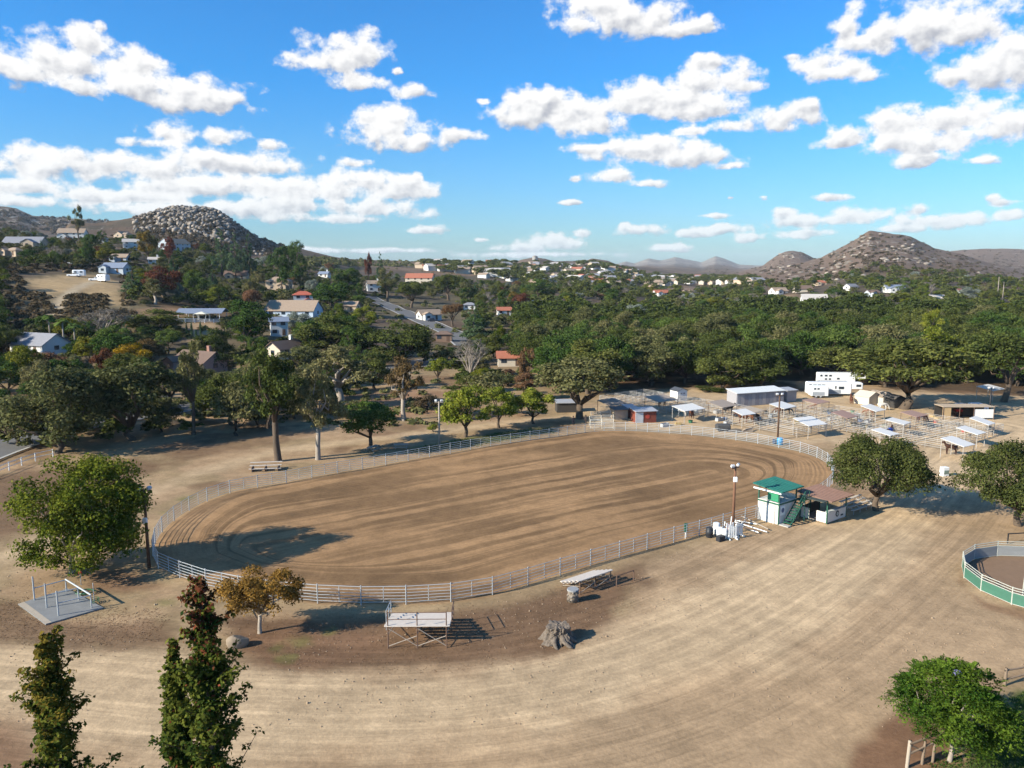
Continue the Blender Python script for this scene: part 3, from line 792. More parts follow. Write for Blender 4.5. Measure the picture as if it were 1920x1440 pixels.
# prototypes are 1 wide and 1 high, scaled to each tree
PROTO = {}
def proto(kind, var):
    """(trunk mesh, crown mesh) of a kind"""
    key = (kind, var)
    if key in PROTO: return PROTO[key]
    rg = np.random.default_rng(abs(hash(kind)) % 1000 * 0 + sum(map(ord, kind)) * 13 + var)
    shape, lk = KINDS[kind][0], KINDS[kind][1]
    bm_ = BARK
    if shape == 'oak':
        bl = dome_blobs(26, 0.60, 0.36, 0.28, 0.135, rg, -0.5)
        cr = blob_leaves(bl, 9000, 0.0185, rg); ends = [b[:3] for b in bl[:9]]
        tr = limb_mesh('trunk', 0.035, (rg.normal() * 0.03, rg.normal() * 0.03, 0.24), ends, rg, bm_)
    elif shape == 'oaklow':
        bl = dome_blobs(30, 0.5, 0.36, 0.38, 0.135, rg, -0.95)
        cr = blob_leaves(bl, 9500, 0.0185, rg); ends = [b[:3] for b in bl[:9]]
        tr = limb_mesh('trunk', 0.03, (0, 0, 0.15), ends, rg, bm_)
    elif shape == 'round':
        bl = dome_blobs(30, 0.56, 0.37, 0.33, 0.125, rg, -0.8)
        cr = blob_leaves(bl, 8000, 0.019, rg); ends = [b[:3] for b in bl[:7]]
        tr = limb_mesh('trunk', 0.028, (0, 0, 0.2), ends, rg, bm_)
    elif shape == 'euc':
        bl = [(rg.normal() * 0.17, rg.normal() * 0.17, z, rg.uniform(0.07, 0.15)) for z in np.linspace(0.42, 0.93, 17)]
        bl += dome_blobs(9, 0.62, 0.36, 0.25, 0.09, rg, -0.6, 0)
        cr = blob_leaves(bl, 5600, 0.019, rg, inner=0.2); ends = [b[:3] for b in bl[::3]]
        tr = limb_mesh('trunk', 0.046, (rg.normal() * 0.05, rg.normal() * 0.05, 0.36), ends, rg, BARKP if var % 2 else bm_, 0.05)
    elif shape == 'upright':
        bl = [(rg.normal() * 0.22 * math.sin(math.pi * min(1, (1.03 - z) * 1.1)), rg.normal() * 0.22 * math.sin(math.pi * min(1, (1.03 - z) * 1.1)), z, rg.uniform(0.09, 0.15)) for z in np.linspace(0.2, 0.92, 26)]
        cr = blob_leaves(bl, 6500, 0.019, rg); tr = limb_mesh('trunk', 0.026, (0, 0, 0.3), [b[:3] for b in bl[::5]], rg, bm_)
    elif shape == 'pine':
        bl = []
        for z in np.linspace(0.2, 0.97, 12):
            R_ = 0.42 * (1.02 - z) ** 0.8 + 0.02
            for a in rg.uniform(0, 6.28, max(2, int(7 * R_ / 0.35))):
                k = rg.uniform(0.5, 1.0)
                bl.append((math.cos(a) * R_ * k, math.sin(a) * R_ * k, z + rg.normal() * 0.015, 0.035 + R_ * 0.22))
        cr = blob_leaves(bl, 4000, 0.022, rg, flat=0.55, inner=0.2); tr = limb_mesh('trunk', 0.025, (0, 0, 0.6), [(0, 0, 0.97)] + [b[:3] for b in bl[::6]], rg, BARKD, 0.02)
    elif shape == 'cypress':
        bl = [(rg.normal() * 0.06, rg.normal() * 0.06, z, 0.34 * (math.sin(math.pi * min(0.98, 0.12 + z * 0.88)) ** 0.7) * rg.uniform(0.85, 1.1)) for z in np.linspace(0.08, 0.93, 22)]
        B = np.array(bl)
        cr = blob_leaves(bl, 1500, 0.05, rg, flat=0.16); tr = limb_mesh('trunk', 0.06, (0, 0, 0.3), [(0, 0, 0.8)], rg, BARKD, 0.01)
    elif shape == 'bush':
        bl = dome_blobs(16, 0.34, 0.36, 0.42, 0.17, rg, -0.1)
        cr = blob_leaves(bl, 2200, 0.032, rg); tr = limb_mesh('stem', 0.03, (0, 0, 0.12), [b[:3] for b in bl[:5]], rg, BARKD)
    elif shape == 'bare':
        ends = dome_blobs(22, 0.66, 0.36, 0.3, 0.1, rg, -0.35, 0.1)
        mb = MB()
        f0 = Vector((0, 0, 0.16))
        mb.tube([(0, 0, -0.02), f0], [0.035, 0.024], 8)
        for e in ends:
            e = Vector(e[:3]); k = f0.lerp(e, 0.5) + Vector((rg.normal() * 0.04, rg.normal() * 0.04, 0.05))
            mb.tube([f0, k, e], [0.015, 0.009, 0.003], 5)
            for q in range(5):
                s_ = k.lerp(e, rg.uniform(0, 0.9)); d = Vector(rg.normal(size=3)).normalized() * 0.13; d.z = abs(d.z)
                mb.tube([s_, s_ + d * 0.5 + Vector((0, 0, 0.01)), s_ + d], [0.005, 0.0035, 0.002], 4)
        tr = mb.mesh('trunk', BARKP)
        cr = blob_leaves(ends, 1500, 0.016, rg, inner=0.1)
    V, F_ = cr
    PROTO[key] = (tr, mesh_np('crown', V, F_, LEAF[lk]))
    return PROTO[key]
# kind: shape, leaf, words
KINDS = dict(
    mulbf=('round', 'mulbf', 'yellow green spreading tree', 'tree'),
    oakl=('oaklow', 'oak', 'dark green oak', 'oak tree'), oaklg=('oaklow', 'green', 'mid green oak', 'oak tree'), dustyl=('oaklow', 'dusty', 'dusty olive oak', 'oak tree'),
    oak=('oak', 'oak', 'dark green oak', 'oak tree'), oakg=('oak', 'green', 'mid green oak', 'oak tree'),
    dusty=('oak', 'dusty', 'dusty olive oak', 'oak tree'), euc=('euc', 'dusty', 'dusty olive eucalyptus', 'eucalyptus tree'),
    eucd=('euc', 'oak', 'dark thin crowned eucalyptus', 'eucalyptus tree'), eucr=('euc', 'rust', 'brown tinged thin crowned tree', 'tree'),
    round=('round', 'green', 'dense round green tree', 'tree'), mulb=('round', 'mulb', 'yellow green round tree', 'tree'),
    lime=('upright', 'lime', 'bright lime green tree', 'tree'), upg=('upright', 'green', 'tall green upright tree', 'tree'),
    red=('round', 'red', 'dark red leaved tree', 'tree'), rust=('oak', 'rust', 'russet brown tree', 'tree'), ochre=('round', 'ochre', 'ochre autumn tree', 'tree'),
    gold=('oak', 'gold', 'golden yellow tree', 'tree'), silver=('round', 'silver', 'silver grey leaved tree', 'tree'),
    pine=('pine', 'pine', 'dark green pine', 'pine tree'), cyp=('cypress', 'pine', 'slim dark cypress', 'cypress tree'),
    bush=('bush', 'oak', 'dark green bush', 'shrub'), bushd=('bush', 'dusty', 'olive bush', 'shrub'), bushb=('bush', 'brush', 'brown dry bush', 'shrub'), bushl=('bush', 'lime', 'lime green bush', 'shrub'),
    bare=('bare', 'grey', 'pale half bare tree', 'tree'))
NAME = dict(oakl='oak_tree', oaklg='oak_tree', dustyl='oak_tree', oak='oak_tree', oakg='oak_tree', dusty='oak_tree', euc='eucalyptus_tree', eucd='eucalyptus_tree', pine='pine_tree', cyp='cypress_tree', bush='shrub', bushd='shrub', bushb='shrub', bushl='shrub')
placed = []
def tree(kind, X, Y, W, Hh, label, group=None, var=None, z=None):
    var = int(rng.integers(0, 3)) if var is None else var
    tr, cr = proto(kind, var)
    zz = tz(X, Y) if z is None else z
    o = O(NAME.get(kind, 'broadleaf_tree'), None, None, (X, Y, zz - 0.05), rz=float(rng.uniform(0, 6.28)), label=label, cat=KINDS[kind][3].split()[-1], group=group)
    o.scale = (W, W * float(rng.uniform(0.9, 1.1)), Hh)
    O('trunk', tr, o); O('crown', cr, o)
    placed.append((X, Y, W))
    return o
def tree_at(kind, px, ytop, d, wpx, label, group=None, var=None):
    """tree whose crown top the photograph shows at (px, ytop), standing d metres away"""
    dx, dy, dz = pix_dir(px, ytop)
    k = d / dy
    X, ztop = float(dx * k), float(CAMH + dz * k)
    z = tz(X, d)
    return tree(kind, X, d, max(1.0, wpx * d / FPX * 1.1), max(1.5, ztop - z), label, group, var, z)

# trees one can name, between the arena and the hill
TREES = [
 ('eucd', 512, 652, 108, 120, 'tall rugged tree with thick bare trunk just behind the arena bleacher planks'),
 ('euc', 590, 690, 109, 100, 'leaning olive tree with forked trunk beside the tall rugged tree'),
 ('round', 692, 737, 117, 126, 'dense dark green dome shaped tree shading the picnic table'),
 ('mulbf', 872, 714, 124, 118, 'yellow green spreading tree behind the far rail near the tall lamp pole'),
 ('mulbf', 935, 718, 131, 90, 'yellow green tree in the middle of three along the far rail'),
 ('mulbf', 1000, 722, 134, 86, 'greener tree third in the row along the far rail, next to the gnarled oak'),
 ('eucr', 755, 672, 138, 84, 'brown tinged slim tree standing on the bare bank behind the dome tree'),
 ('bare', 880, 632, 185, 84, 'pale leafless sycamore above the yellow green trees'),
 ('dusty', 1088, 664, 139, 178, 'gnarled spreading oak with twisted pale branches at the corner of the stalls'),
 ('oak', 1706, 632, 150, 240, 'broad dark oak with several trunks standing over the stalls'),
 ('oak', 1580, 648, 188, 128, 'oak sheltering the white horse trailers'),
 ('oak', 1895, 615, 158, 150, 'large oak behind the pale roofed shelter by the dirt road'),
 ('dustyl', 95, 684, 113, 200, 'big dark oak with bare crooked limbs above the white rail fence'),
 ('dustyl', 235, 655, 122, 190, 'wide dusty oak behind the leafy tree, next to the bare limbed oak'),
 ('dustyl', 25, 735, 118, 130, 'dusty oak at the left edge behind the white rail fence'),
 ('oakl', 165, 722, 131, 110, 'dark oak between the two big dusty oaks near the street'),
 ('dustyl', 300, 735, 133, 90, 'dusty low oak just left of the slender straight tree'),
 ('oakl', 428, 692, 134, 110, 'dark low oak behind the olive shrub at the head of the slope'),
 ('dustyl', 480, 672, 142, 90, 'dusty oak behind the tall rugged tree'),
 ('oakl', 548, 700, 140, 80, 'dark oak between the rugged tree and the leaning tree'),
 ('oakl', 700, 655, 175, 90, 'dark oak above the street right of the pale eucalyptus'),
 ('dustyl', 560, 640, 190, 90, 'dusty oak below the brown gabled house'),
 ('euc', 352, 636, 126, 66, 'slender straight trunked tree at the edge of the dry slope'),
 ('bushd', 437, 705, 125, 90, 'bushy olive shrub tree behind the slope, beside the slender tree'),
 ('euc', 635, 650, 150, 140, 'pale olive eucalyptus with a wide airy crown behind the leaning tree'),
 ('mulb', 42, 640, 165, 84, 'yellowish round tree by the street with the red car'),
 ('round', 118, 662, 160, 80, 'low dark green round tree in front of the white gabled house'),
 ('gold', 248, 642, 180, 84, 'golden yellow flat topped tree in the yards'),
 ('bare', 190, 578, 225, 110, 'tall grey half bare tree behind the golden tree'),
 ('oakl', 292, 578, 240, 130, 'mound of dark olive foliage below the dry orchard slope'),
 ('upg', 456, 563, 225, 104, 'big bright green cedar like tree above the brown roofed house'),
 ('oakl', 400, 612, 205, 80, 'dark shrubby oak on the slope beside the slim cypresses'),
 ('pine', 246, 500, 300, 46, 'green pine at the lower edge of the golden field'),
 ('red', 300, 498, 298, 76, 'wide dark red tree beside the pine below the golden field'),
 ('euc', 143, 388, 560, 26, 'tall sparse eucalyptus alone on the skyline above the big white house'),
 ('red', 314, 440, 440, 28, 'small deep red tree in front of the gabled house on the hill'),
 ('ochre', 274, 428, 450, 40, 'ochre tree beside the white hillside house'),
 ('round', 170, 434, 470, 40, 'round green tree below the big white hilltop house'),
 ('mulb', 199, 462, 400, 44, 'yellow green round tree above the parked trailers'),
 ('pine', 412, 428, 470, 44, 'tall dark pine left of a row of three on the hill crest'),
 ('pine', 438, 436, 460, 36, 'tall dark pine in the middle of the hill crest row'),
 ('pine', 464, 438, 480, 34, 'tall dark pine ending the hill crest row'),
 ('upg', 526, 462, 430, 50, 'bright green tall tree on the hill crest above tan roofs'),
 ('upg', 553, 452, 470, 44, 'darker tall tree behind the bright green one on the crest'),
 ('round', 622, 520, 330, 84, 'round glossy green tree beside the red tiled house'),
 ('silver', 558, 580, 260, 58, 'silvery grey round tree beside the small white house'),
 ('lime', 637, 568, 290, 40, 'small lime green tree above the dark oaks'),
 ('lime', 682, 574, 280, 54, 'larger lime green tree among the dark oaks'),
 ('oakl', 612, 588, 225, 124, 'wide dark oak over the yards behind the brown gabled house'),
 ('oakl', 752, 596, 215, 124, 'dark oak with hanging pale limbs over the street'),
 ('oakl', 682, 600, 230, 90, 'dark oak between the two wide oaks over the street'),
 ('rust', 848, 562, 320, 50, 'purple brown tree next to the white house by the road'),
 ('pine', 888, 575, 270, 66, 'blue green cedar above the pale leafless sycamore'),
 ('lime', 399, 538, 300, 56, 'bright yellow green tree above the covered riding ring'),
 ('bush', 432, 560, 290, 50, 'dark bush beside the bright yellow green tree'),
 ('pine', 712, 472, 560, 20, 'thin pine standing out on the low ridge line'),
 ('red', 690, 470, 560, 16, 'thin reddish tree standing out on the low ridge line'),
 ('round', 650, 498, 450, 60, 'dense green tree below the ridge line next to the white house'),
 ('euc', 725, 505, 430, 46, 'olive tree beside the white chimneyed house'),
 ('oak', 840, 508, 470, 56, 'dark green tree beside the long red tiled house'),
 ('oak', 770, 522, 400, 60, 'dark tree in front of the long red tiled house'),
 ('lime', 1762, 612, 185, 100, 'pale yellow green tree top behind the broad oak'),
 ('lime', 1750, 580, 235, 50, 'bright lime tree standing up from the dark wood'),
 ('lime', 1735, 532, 480, 36, 'lime yellow tree among the houses below the rocky mountain'),
 ('upg', 1700, 520, 520, 40, 'green upright tree beside the lime yellow tree below the mountain'),
 ('silver', 1815, 536, 480, 44, 'grey leaved dome tree below the rocky mountain'),
 ('mulb', 1890, 565, 330, 70, 'yellow green tree at the edge of the dark wood near the dirt road'),
 ('upg', 1600, 582, 330, 64, 'bright green tree above the wood below the white houses'),
 ('lime', 1530, 565, 400, 50, 'light green tree below the white hillside houses'),
 ('gold', 1352, 585, 300, 34, 'ochre gold tree within the dark oak wood'),
 ('mulb', 1340, 555, 420, 60, 'light green tree at the back edge of the oak wood'),
 ('silver', 1190, 568, 340, 60, 'grey green oak in the middle of the wood'),
 ('upg', 1008, 523, 480, 60, 'tall dark green tree above the white gabled house'),
 ('pine', 1045, 555, 360, 34, 'dark pointed tree rising from the wood by the white gabled house'),
 ('rust', 1130, 548, 520, 60, 'brown bare looking tree behind the wood'),
 ('eucr', 985, 650, 165, 44, 'brown slim tree beside the red tiled roof'),
 ('bushl', 812, 792, 128, 24, 'young sapling with few leaves by the picnic table'),
 ('bushd', 905, 690, 160, 90, 'olive brush below the pale leafless sycamore'),
 ('bushb', 800, 735, 150, 60, 'brown dry brush on the bare bank'),
 ('bushb', 690, 760, 140, 50, 'brown dry brush behind the dome shaped tree'),
 ('bushd', 655, 742, 140, 60, 'olive brush behind the leaning tree'),
 ('bushd', 480, 745, 132, 70, 'olive brush at the head of the dry slope'),
 ('bushd', 300, 770, 128, 60, 'straw coloured brush below the wide dusty oak'),
 ('bushl', 820, 660, 190, 50, 'light green bush next to the pale leafless sycamore'),
 ('bush', 1430, 745, 168, 50, 'green bush at the end of the long storage shed'),
 ('bush', 1330, 730, 172, 60, 'green bush behind the long storage shed'),
]
for t_ in TREES: tree_at(*t_)

# slender palms and cypresses on the left slope
def palm(X, Y, Hh, label, group):
    z = tz(X, Y)
    o = O('palm_tree', None, None, (X, Y, z), label=label, cat='palm', group=group)
    O('trunk', MB().tube([(0, 0, -0.2), (0.05, 0, Hh * 0.5), (0, 0.05, Hh)], [0.28, 0.2, 0.17], 8).mesh('trunk', BARKP, True), o)
    V, F_ = [], []
    for k in range(16):
        a = 6.28 * k / 16 + rng.normal() * 0.1; el = rng.uniform(-0.1, 1.0); n_ = 7; L = 2.6
        for i in range(n_):
            t0 = i / n_
            s = L * t0; px_ = math.cos(a) * s * math.cos(el); py_ = math.sin(a) * s * math.cos(el); pz = Hh + s * math.sin(el) - 0.28 * s * s
            wv = 0.55 * math.sin(math.pi * (0.1 + 0.85 * t0))
            V += [(px_ - math.sin(a) * wv, py_ + math.cos(a) * wv, pz - wv * 0.35), (px_, py_, pz), (px_ + math.sin(a) * wv, py_ - math.cos(a) * wv, pz - wv * 0.35)]
        b = len(V) - 3 * n_
        for i in range(n_ - 1):
            q = b + 3 * i
            F_ += [(q, q + 1, q + 4, q + 3), (q + 1, q + 2, q + 5, q + 4)]
    O('crown', mesh_np('crown', V, F_, LEAF['green']), o)
palm(depth_x(92, 215), 215, 7.5, 'shorter palm leaning among shrubs behind the white gabled house', 'palms')
palm(depth_x(117, 205), 205, 8.5, 'taller palm with drooping green fronds behind the white gabled house', 'palms')
palm(depth_x(138, 210), 210, 6.5, 'small palm beside the grey half bare tree', 'palms')
palm(depth_x(1865, 460), 460, 17, 'tall thin palm among houses below the mountain', 'palms')
palm(depth_x(1875, 465), 465, 14, 'second thin palm beside the tall thin palm below the mountain', 'palms')
for k, (px_, yt) in enumerate([(349, 604), (358, 600), (367, 616), (375, 600)]):
    tree_at('cyp', px_, yt, 236, 5.5, ['short slim cypress at the end of the white rail fence', 'slim dark cypress on the dry orchard slope, first of the tall pair', 'shortest slim cypress on the dry orchard slope', 'slim dark cypress on the dry orchard slope, second of the tall pair'][k], 'cypresses on the orchard slope', 0)

# the oak wood: nearest and largest singly, the rest as one mass
def scatter_pts(px0, px1, d0, d1, sp0, sp1, n, seed, keep=None):
    rg = np.random.default_rng(seed)
    pts = []
    for k in range(n):
        d = math.sqrt(rg.uniform(d0 * d0, d1 * d1)); p = rg.uniform(px0, px1)
        X = depth_x(p, d)
        sp = sp0 + (sp1 - sp0) * (d - d0) / (d1 - d0)
        if keep and not keep(p, d): continue
        if pts:
            q = np.array(pts)
            if ((q[:, 0] - X) ** 2 + (q[:, 1] - d) ** 2).min() < sp * sp: continue
        pts.append((X, d))
    return pts
def wood_ok(p, d):
    lo = 172 if p > 1130 else 150 + (1130 - p) * 0.22
    if p > 1480: lo = 178
    if 1440 < p < 1650: lo = 198
    return d > lo
wood = scatter_pts(985, 2080, 165, 365, 7.2, 10.5, 3600, 5, wood_ok)
wood.sort(key=lambda q: q[1])
spots = ['behind white shed', 'behind storage shed', 'behind the trailers', 'behind broad oak', 'above dirt road']
def merge_trees(items, frac):
    """many trees of one far mass, as arrays"""
    VV, FF, off = [], [], 0
    rg = np.random.default_rng(2)
    for (kind, X, Y, W, Hh) in items:
        me = proto(kind, int(rg.integers(0, 3)))[1]
        co = np.empty(len(me.vertices) * 3, np.float32); me.vertices.foreach_get('co', co); co = co.reshape(-1, 4, 3)
        sel = rg.choice(len(co), int(len(co) * frac), replace=False)
        q = co[sel]
        cen = q.mean(1, keepdims=True); q = cen + (q - cen) * (1 / frac) ** 0.45
        q = q.reshape(-1, 3)
        a = rg.uniform(0, 6.28); c_, s_ = math.cos(a), math.sin(a)
        q = np.stack([(q[:, 0] * c_ - q[:, 1] * s_) * W + X, (q[:, 0] * s_ + q[:, 1] * c_) * W + Y, q[:, 2] * Hh + tz(X, Y)], 1)
        VV.append(q); FF.append(np.arange(len(q)).reshape(-1, 4) + off); off += len(q)
    return np.vstack(VV), np.vstack(FF)
NW = 180
rest = []
for i, (X, d) in enumerate(wood):
    kind = str(rng.choice(['oakl', 'oaklg', 'oakl', 'dustyl', 'oakl']))
    Hh = rng.uniform(9, 13.5); W = rng.uniform(11.5, 16.5) * (1 + 0.15 * (d > 280))
    p = 960 + X / d * FPX
    if i < NW:
        w_ = 0 if p < 1300 else 1 if p < 1480 else 2 if p < 1620 else 3 if p < 1840 else 4
        dep = 'front row' if d < 200 else 'second row' if d < 240 else 'middle' if d < 310 else 'back'
        look = KINDS[kind][2]
        tree(kind, X, d, W, Hh, '%s, %s of wood %s' % (look, dep, spots[w_]), 'oaks of the wood ' + spots[w_])
    else: rest.append((kind, X, d, W, Hh))
if rest:
    V, F_ = merge_trees(rest, 0.16)
    O('woodland', mesh_np('woodland', V, F_, LEAF['oak']), kind='stuff', label='far part of the dense oak wood behind the stalls', cat='wood')

# trees and bushes of the hillside neighbourhood
def clear(px, d, items, pad=1.0):
    return True
hill = scatter_pts(-80, 985, 175, 640, 7.6, 13, 3600, 21)
HOUSE_KEEP = []            # (px0, px1, ytop, ybase, d) sight windows that stay open, filled from the house list
# ------------------------------------------------------------------ houses of the valley
W_ = dict(white=(0.60, 0.58, 0.54), cream=(0.52, 0.45, 0.35), tan=(0.45, 0.35, 0.25), grey=(0.42, 0.45, 0.48), blue=(0.45, 0.52, 0.60), pink=(0.36, 0.22, 0.18), brown=(0.2, 0.13, 0.09))
R_ = dict(tile=(0.34, 0.12, 0.07), tan=(0.30, 0.22, 0.155), grey=(0.22, 0.22, 0.235), brown=(0.15, 0.10, 0.075), red=(0.38, 0.10, 0.06), slate=(0.17, 0.20, 0.26), pale=(0.42, 0.38, 0.34))
GLASS = mat('window_glass', (0.03, 0.04, 0.055), 0.08, 0.2, 1, spec=0.8)
TRIM = mat('white_trim', (0.68, 0.67, 0.64), 0.6, 0.08)
DOOR = mat('house_door', (0.12, 0.07, 0.045), 0.6, 0.2)
CHIM = mat('chimney_brick', (0.28, 0.15, 0.11), 0.9, 0.3)
_hm = {}
def gable(w, d, rise, ov=0.5, th=0.18):
    mb = MB(); x, y = w / 2 + ov, d / 2 + ov
    dz = rise * ov / (d / 2)
    for s in (-1, 1):
        A = [(-x, s * y, -dz), (x, s * y, -dz), (x, 0, rise), (-x, 0, rise)]
        V = A + [(p[0], p[1], p[2] + th) for p in A]
        mb.raw(V, [(0, 1, 2, 3), (4, 7, 6, 5), (0, 4, 5, 1), (1, 5, 6, 2), (3, 2, 6, 7), (0, 3, 7, 4)])
    return mb
def hip(w, d, rise, ov=0.5, th=0.18):
    mb = MB(); x, y = w / 2 + ov, d / 2 + ov; k = max(0.2, x - y)
    V = [(-x, -y, -0.1), (x, -y, -0.1), (x, y, -0.1), (-x, y, -0.1), (-x, -y, th - 0.1), (x, -y, th - 0.1), (x, y, th - 0.1), (-x, y, th - 0.1), (-k, 0, rise), (k, 0, rise)]
    return mb.raw(V, [(3, 2, 1, 0), (0, 1, 5, 4), (1, 2, 6, 5), (2, 3, 7, 6), (3, 0, 4, 7), (4, 5, 9, 8), (5, 6, 9), (6, 7, 8, 9), (7, 4, 8)])
def house(X, Y, Z, w, d, h, wall, roof, rk, rz, label, parts=True, chim=False, group=None, rise=None):
    wm = mat('wall_' + wall, W_[wall], 0.85, 0.10, 0.6); rm = mat('roof_' + roof, R_[roof], 0.85, 0.28, 1.6, bump=0.4)
    rise = rise or d * 0.32
    o = O('house', None, None, (X, Y, Z), rz=rz, label=label, cat='house', group=group)
    mb = MB().box((0, 0, h / 2 - 1.2), (w, d, h + 2.4))
    if rk == 'gable':
        for s in (-1, 1):
            mb.raw([(s * (w / 2), -d / 2, h), (s * (w / 2), d / 2, h), (s * (w / 2), 0, h + rise)], [(0, 1, 2)])
    O('wall', mb.mesh('wall', wm), o)
    ro = O('roof', (gable if rk == 'gable' else hip)(w, d, rise).mesh('roof', rm), o, (0, 0, h + 0.02))
    if chim: O('chimney', MB().box((w * 0.28, 0.4, rise * 0.6 + 0.7), (0.9, 0.7, rise + 1.2)).mesh('chimney', CHIM if chim == 'b' else TRIM), ro)
    if parts:
        nst = 2 if h > 4.6 else 1
        if w > 8 and int(w * 10) % 2:                       # a cross wing towards the front
            ww, wd = w * 0.34, d * 0.45; sx_ = 1 if int(w * 100) % 2 else -1
            wg = O('wing', MB().box((0, 0, 1.3 - 1.2), (ww, wd, 2.5 + 2.4)).raw([(-ww / 2, -wd / 2, 2.55), (ww / 2, -wd / 2, 2.55), (0, -wd / 2, 2.55 + ww * 0.26)], [(0, 1, 2)]).mesh('wing', wm), o, (sx_ * w * 0.27, -d / 2 - wd / 2 + 0.05, 0))
            O('wing_roof', gable(wd, ww, ww * 0.26, 0.35).mesh('wing_roof', rm), wg, (0, 0, 2.57), rz=math.pi / 2)
            slab('window', (0, -wd / 2 - 0.03, 1.4), (1.4, 0.06, 1.1), GLASS, wg)
        for st in range(nst):
            zc = 1.4 + st * 2.5
            nw = max(2, int(w / 4.6))
            for i in range(nw):
                xx = -w / 2 + (i + 0.5) * w / nw + rng.normal() * 0.15
                if st == 0 and i == nw // 2:
                    slab('door', (xx, -d / 2 - 0.03, 1.02), (1.0, 0.06, 2.04), DOOR, o); continue
                wo_ = slab('window', (xx, -d / 2 - 0.03, zc), (1.5, 0.06, 1.15), GLASS, o)
            for sgn in (-1, 1):
                slab('window', (sgn * (w / 2 + 0.03), 0.0, zc), (0.06, 1.3, 1.1), GLASS, o)
    return o
HOUSES = [  # px, base row, width in photo px, wall, roof, roof kind, yaw degrees, storeys, chimney, label
 (130, 450, 56, 'white', 'tan', 'gable', 12, 2, None, 'big white two storey house with tan roof at the hill top'),
 (38, 464, 80, 'tan', 'grey', 'gable', 5, 1, None, 'long low house with grey roof at the hill top'),
 (22, 481, 38, 'tan', 'tan', 'hip', -20, 1, None, 'small tan house below the long grey roof'),
 (242, 468, 34, 'white', 'pale', 'gable', 25, 2, None, 'white two storey house beside the ochre tree'),
 (322, 470, 50, 'grey', 'tan', 'gable', 70, 2, None, 'gabled house behind the small deep red tree'),
 (192, 455, 14, 'white', 'grey', 'hip', 0, 1, None, 'little white house left of the white two storey house'),
 (226, 446, 20, 'tan', 'tan', 'gable', 80, 1, None, 'tan gable end among trees on the hill top'),
 (222, 492, 34, 'grey', 'tan', 'gable', 0, 1, None, 'low grey house above the parked trailers'),
 (212, 513, 52, 'grey', 'slate', 'gable', -6, 1, None, 'long slate roofed house beside the golden field'),
 (287, 495, 24, 'white', 'pale', 'gable', 15, 1, 'w', 'white house with chimney on the hillside'),
 (60, 668, 118, 'white', 'grey', 'gable', -24, 1, None, 'white gabled house with grey roof near the street'),
 (365, 700, 112, 'pink', 'brown', 'gable', -30, 1, 'b', 'pinkish house with brown shingle roof and brick chimney'),
 (440, 524, 50, 'tan', 'brown', 'gable', 10, 1, None, 'brown roofed house behind the autumn trees'),
 (520, 545, 50, 'tan', 'tan', 'hip', 0, 2, None, 'tan house with hipped roof on the slope'),
 (566, 575, 44, 'grey', 'red', 'hip', 15, 2, None, 'grey two storey house with bright red tiled roof'),
 (545, 597, 112, 'blue', 'tan', 'gable', -6, 1, None, 'long low bluish house with tan roof'),
 (521, 632, 32, 'white', 'slate', 'gable', 20, 2, None, 'small white house with slate roof beside the silvery tree'),
 (530, 672, 66, 'cream', 'brown', 'gable', 60, 1, 'w', 'brown gabled house with white chimney above the arena trees'),
 (700, 547, 34, 'white', 'tan', 'gable', 20, 2, 'w', 'white house with two chimneys below the ridge'),
 (607, 520, 24, 'white', 'slate', 'gable', -15, 1, 'w', 'bluish roofed house near the hill crest'),
 (786, 533, 66, 'cream', 'tile', 'gable', -6, 2, None, 'long cream house with red tile roof on the low ridge'),
 (803, 601, 52, 'white', 'tan', 'gable', 30, 1, None, 'white house with tan roof beside the road'),
 (945, 592, 32, 'white', 'tile', 'gable', 10, 1, None, 'white house with tiled roof at the edge of the wood'),
 (880, 582, 26, 'white', 'grey', 'hip', 0, 1, None, 'small pale house beside the purple brown tree'),
 (832, 642, 34, 'brown', 'brown', 'hip', 0, 1, None, 'dark brown roofed cottage below the road'),
 (957, 688, 58, 'cream', 'tile', 'gable', 4, 1, None, 'house with broad red tile roof beside the brown slim tree'),
 (652, 585, 46, 'tan', 'tan', 'gable', -10, 1, None, 'tan roofed house behind the lime green trees'),
 (996, 588, 26, 'white', 'pale', 'gable', 65, 2, None, 'white gabled house above the wood'),
 (1027, 673, 40, 'grey', 'slate', 'gable', 8, 1, None, 'grey roofed house half hidden in the wood'),
 (1240, 556, 34, 'white', 'tile', 'gable', 15, 1, None, 'white house with red roof standing out behind the wood'),
 (1290, 549, 18, 'tan', 'brown', 'hip', 0, 1, None, 'small tan house right of the white house behind the wood'),
 (1462, 552, 38, 'white', 'tan', 'gable', 20, 1, None, 'white barn like house below the rocky mountain'),
 (1508, 548, 36, 'cream', 'brown', 'gable', 0, 1, None, 'cream house next to the white barn like house'),
 (1530, 578, 54, 'white', 'pale', 'gable', -10, 2, None, 'white house with terraces above the wood'),
 (1598, 544, 30, 'white', 'grey', 'gable', 30, 1, None, 'white house with dark gable below the mountain'),
 (1680, 549, 40, 'white', 'slate', 'gable', 0, 1, None, 'low house with blue grey roof below the mountain'),
 (1796, 582, 42, 'white', 'brown', 'gable', 5, 1, None, 'white house with brown roof above the wood'),
 (1757, 568, 36, 'cream', 'pale', 'gable', -15, 1, None, 'cream house beside the white house with brown roof'),
 (1800, 553, 26, 'white', 'tile', 'gable', 40, 1, None, 'small white house with red roof behind the white brown roofed one'),
 (1866, 577, 26, 'white', 'pale', 'hip', 0, 1, None, 'pale house near the tall thin palms'),
 (1540, 535, 24, 'tan', 'tile', 'hip', 0, 1, None, 'tile roofed house high on the slope under the mountain'),
 (1638, 556, 30, 'grey', 'brown', 'gable', 20, 1, None, 'grey house half hidden under trees below the mountain'),
]
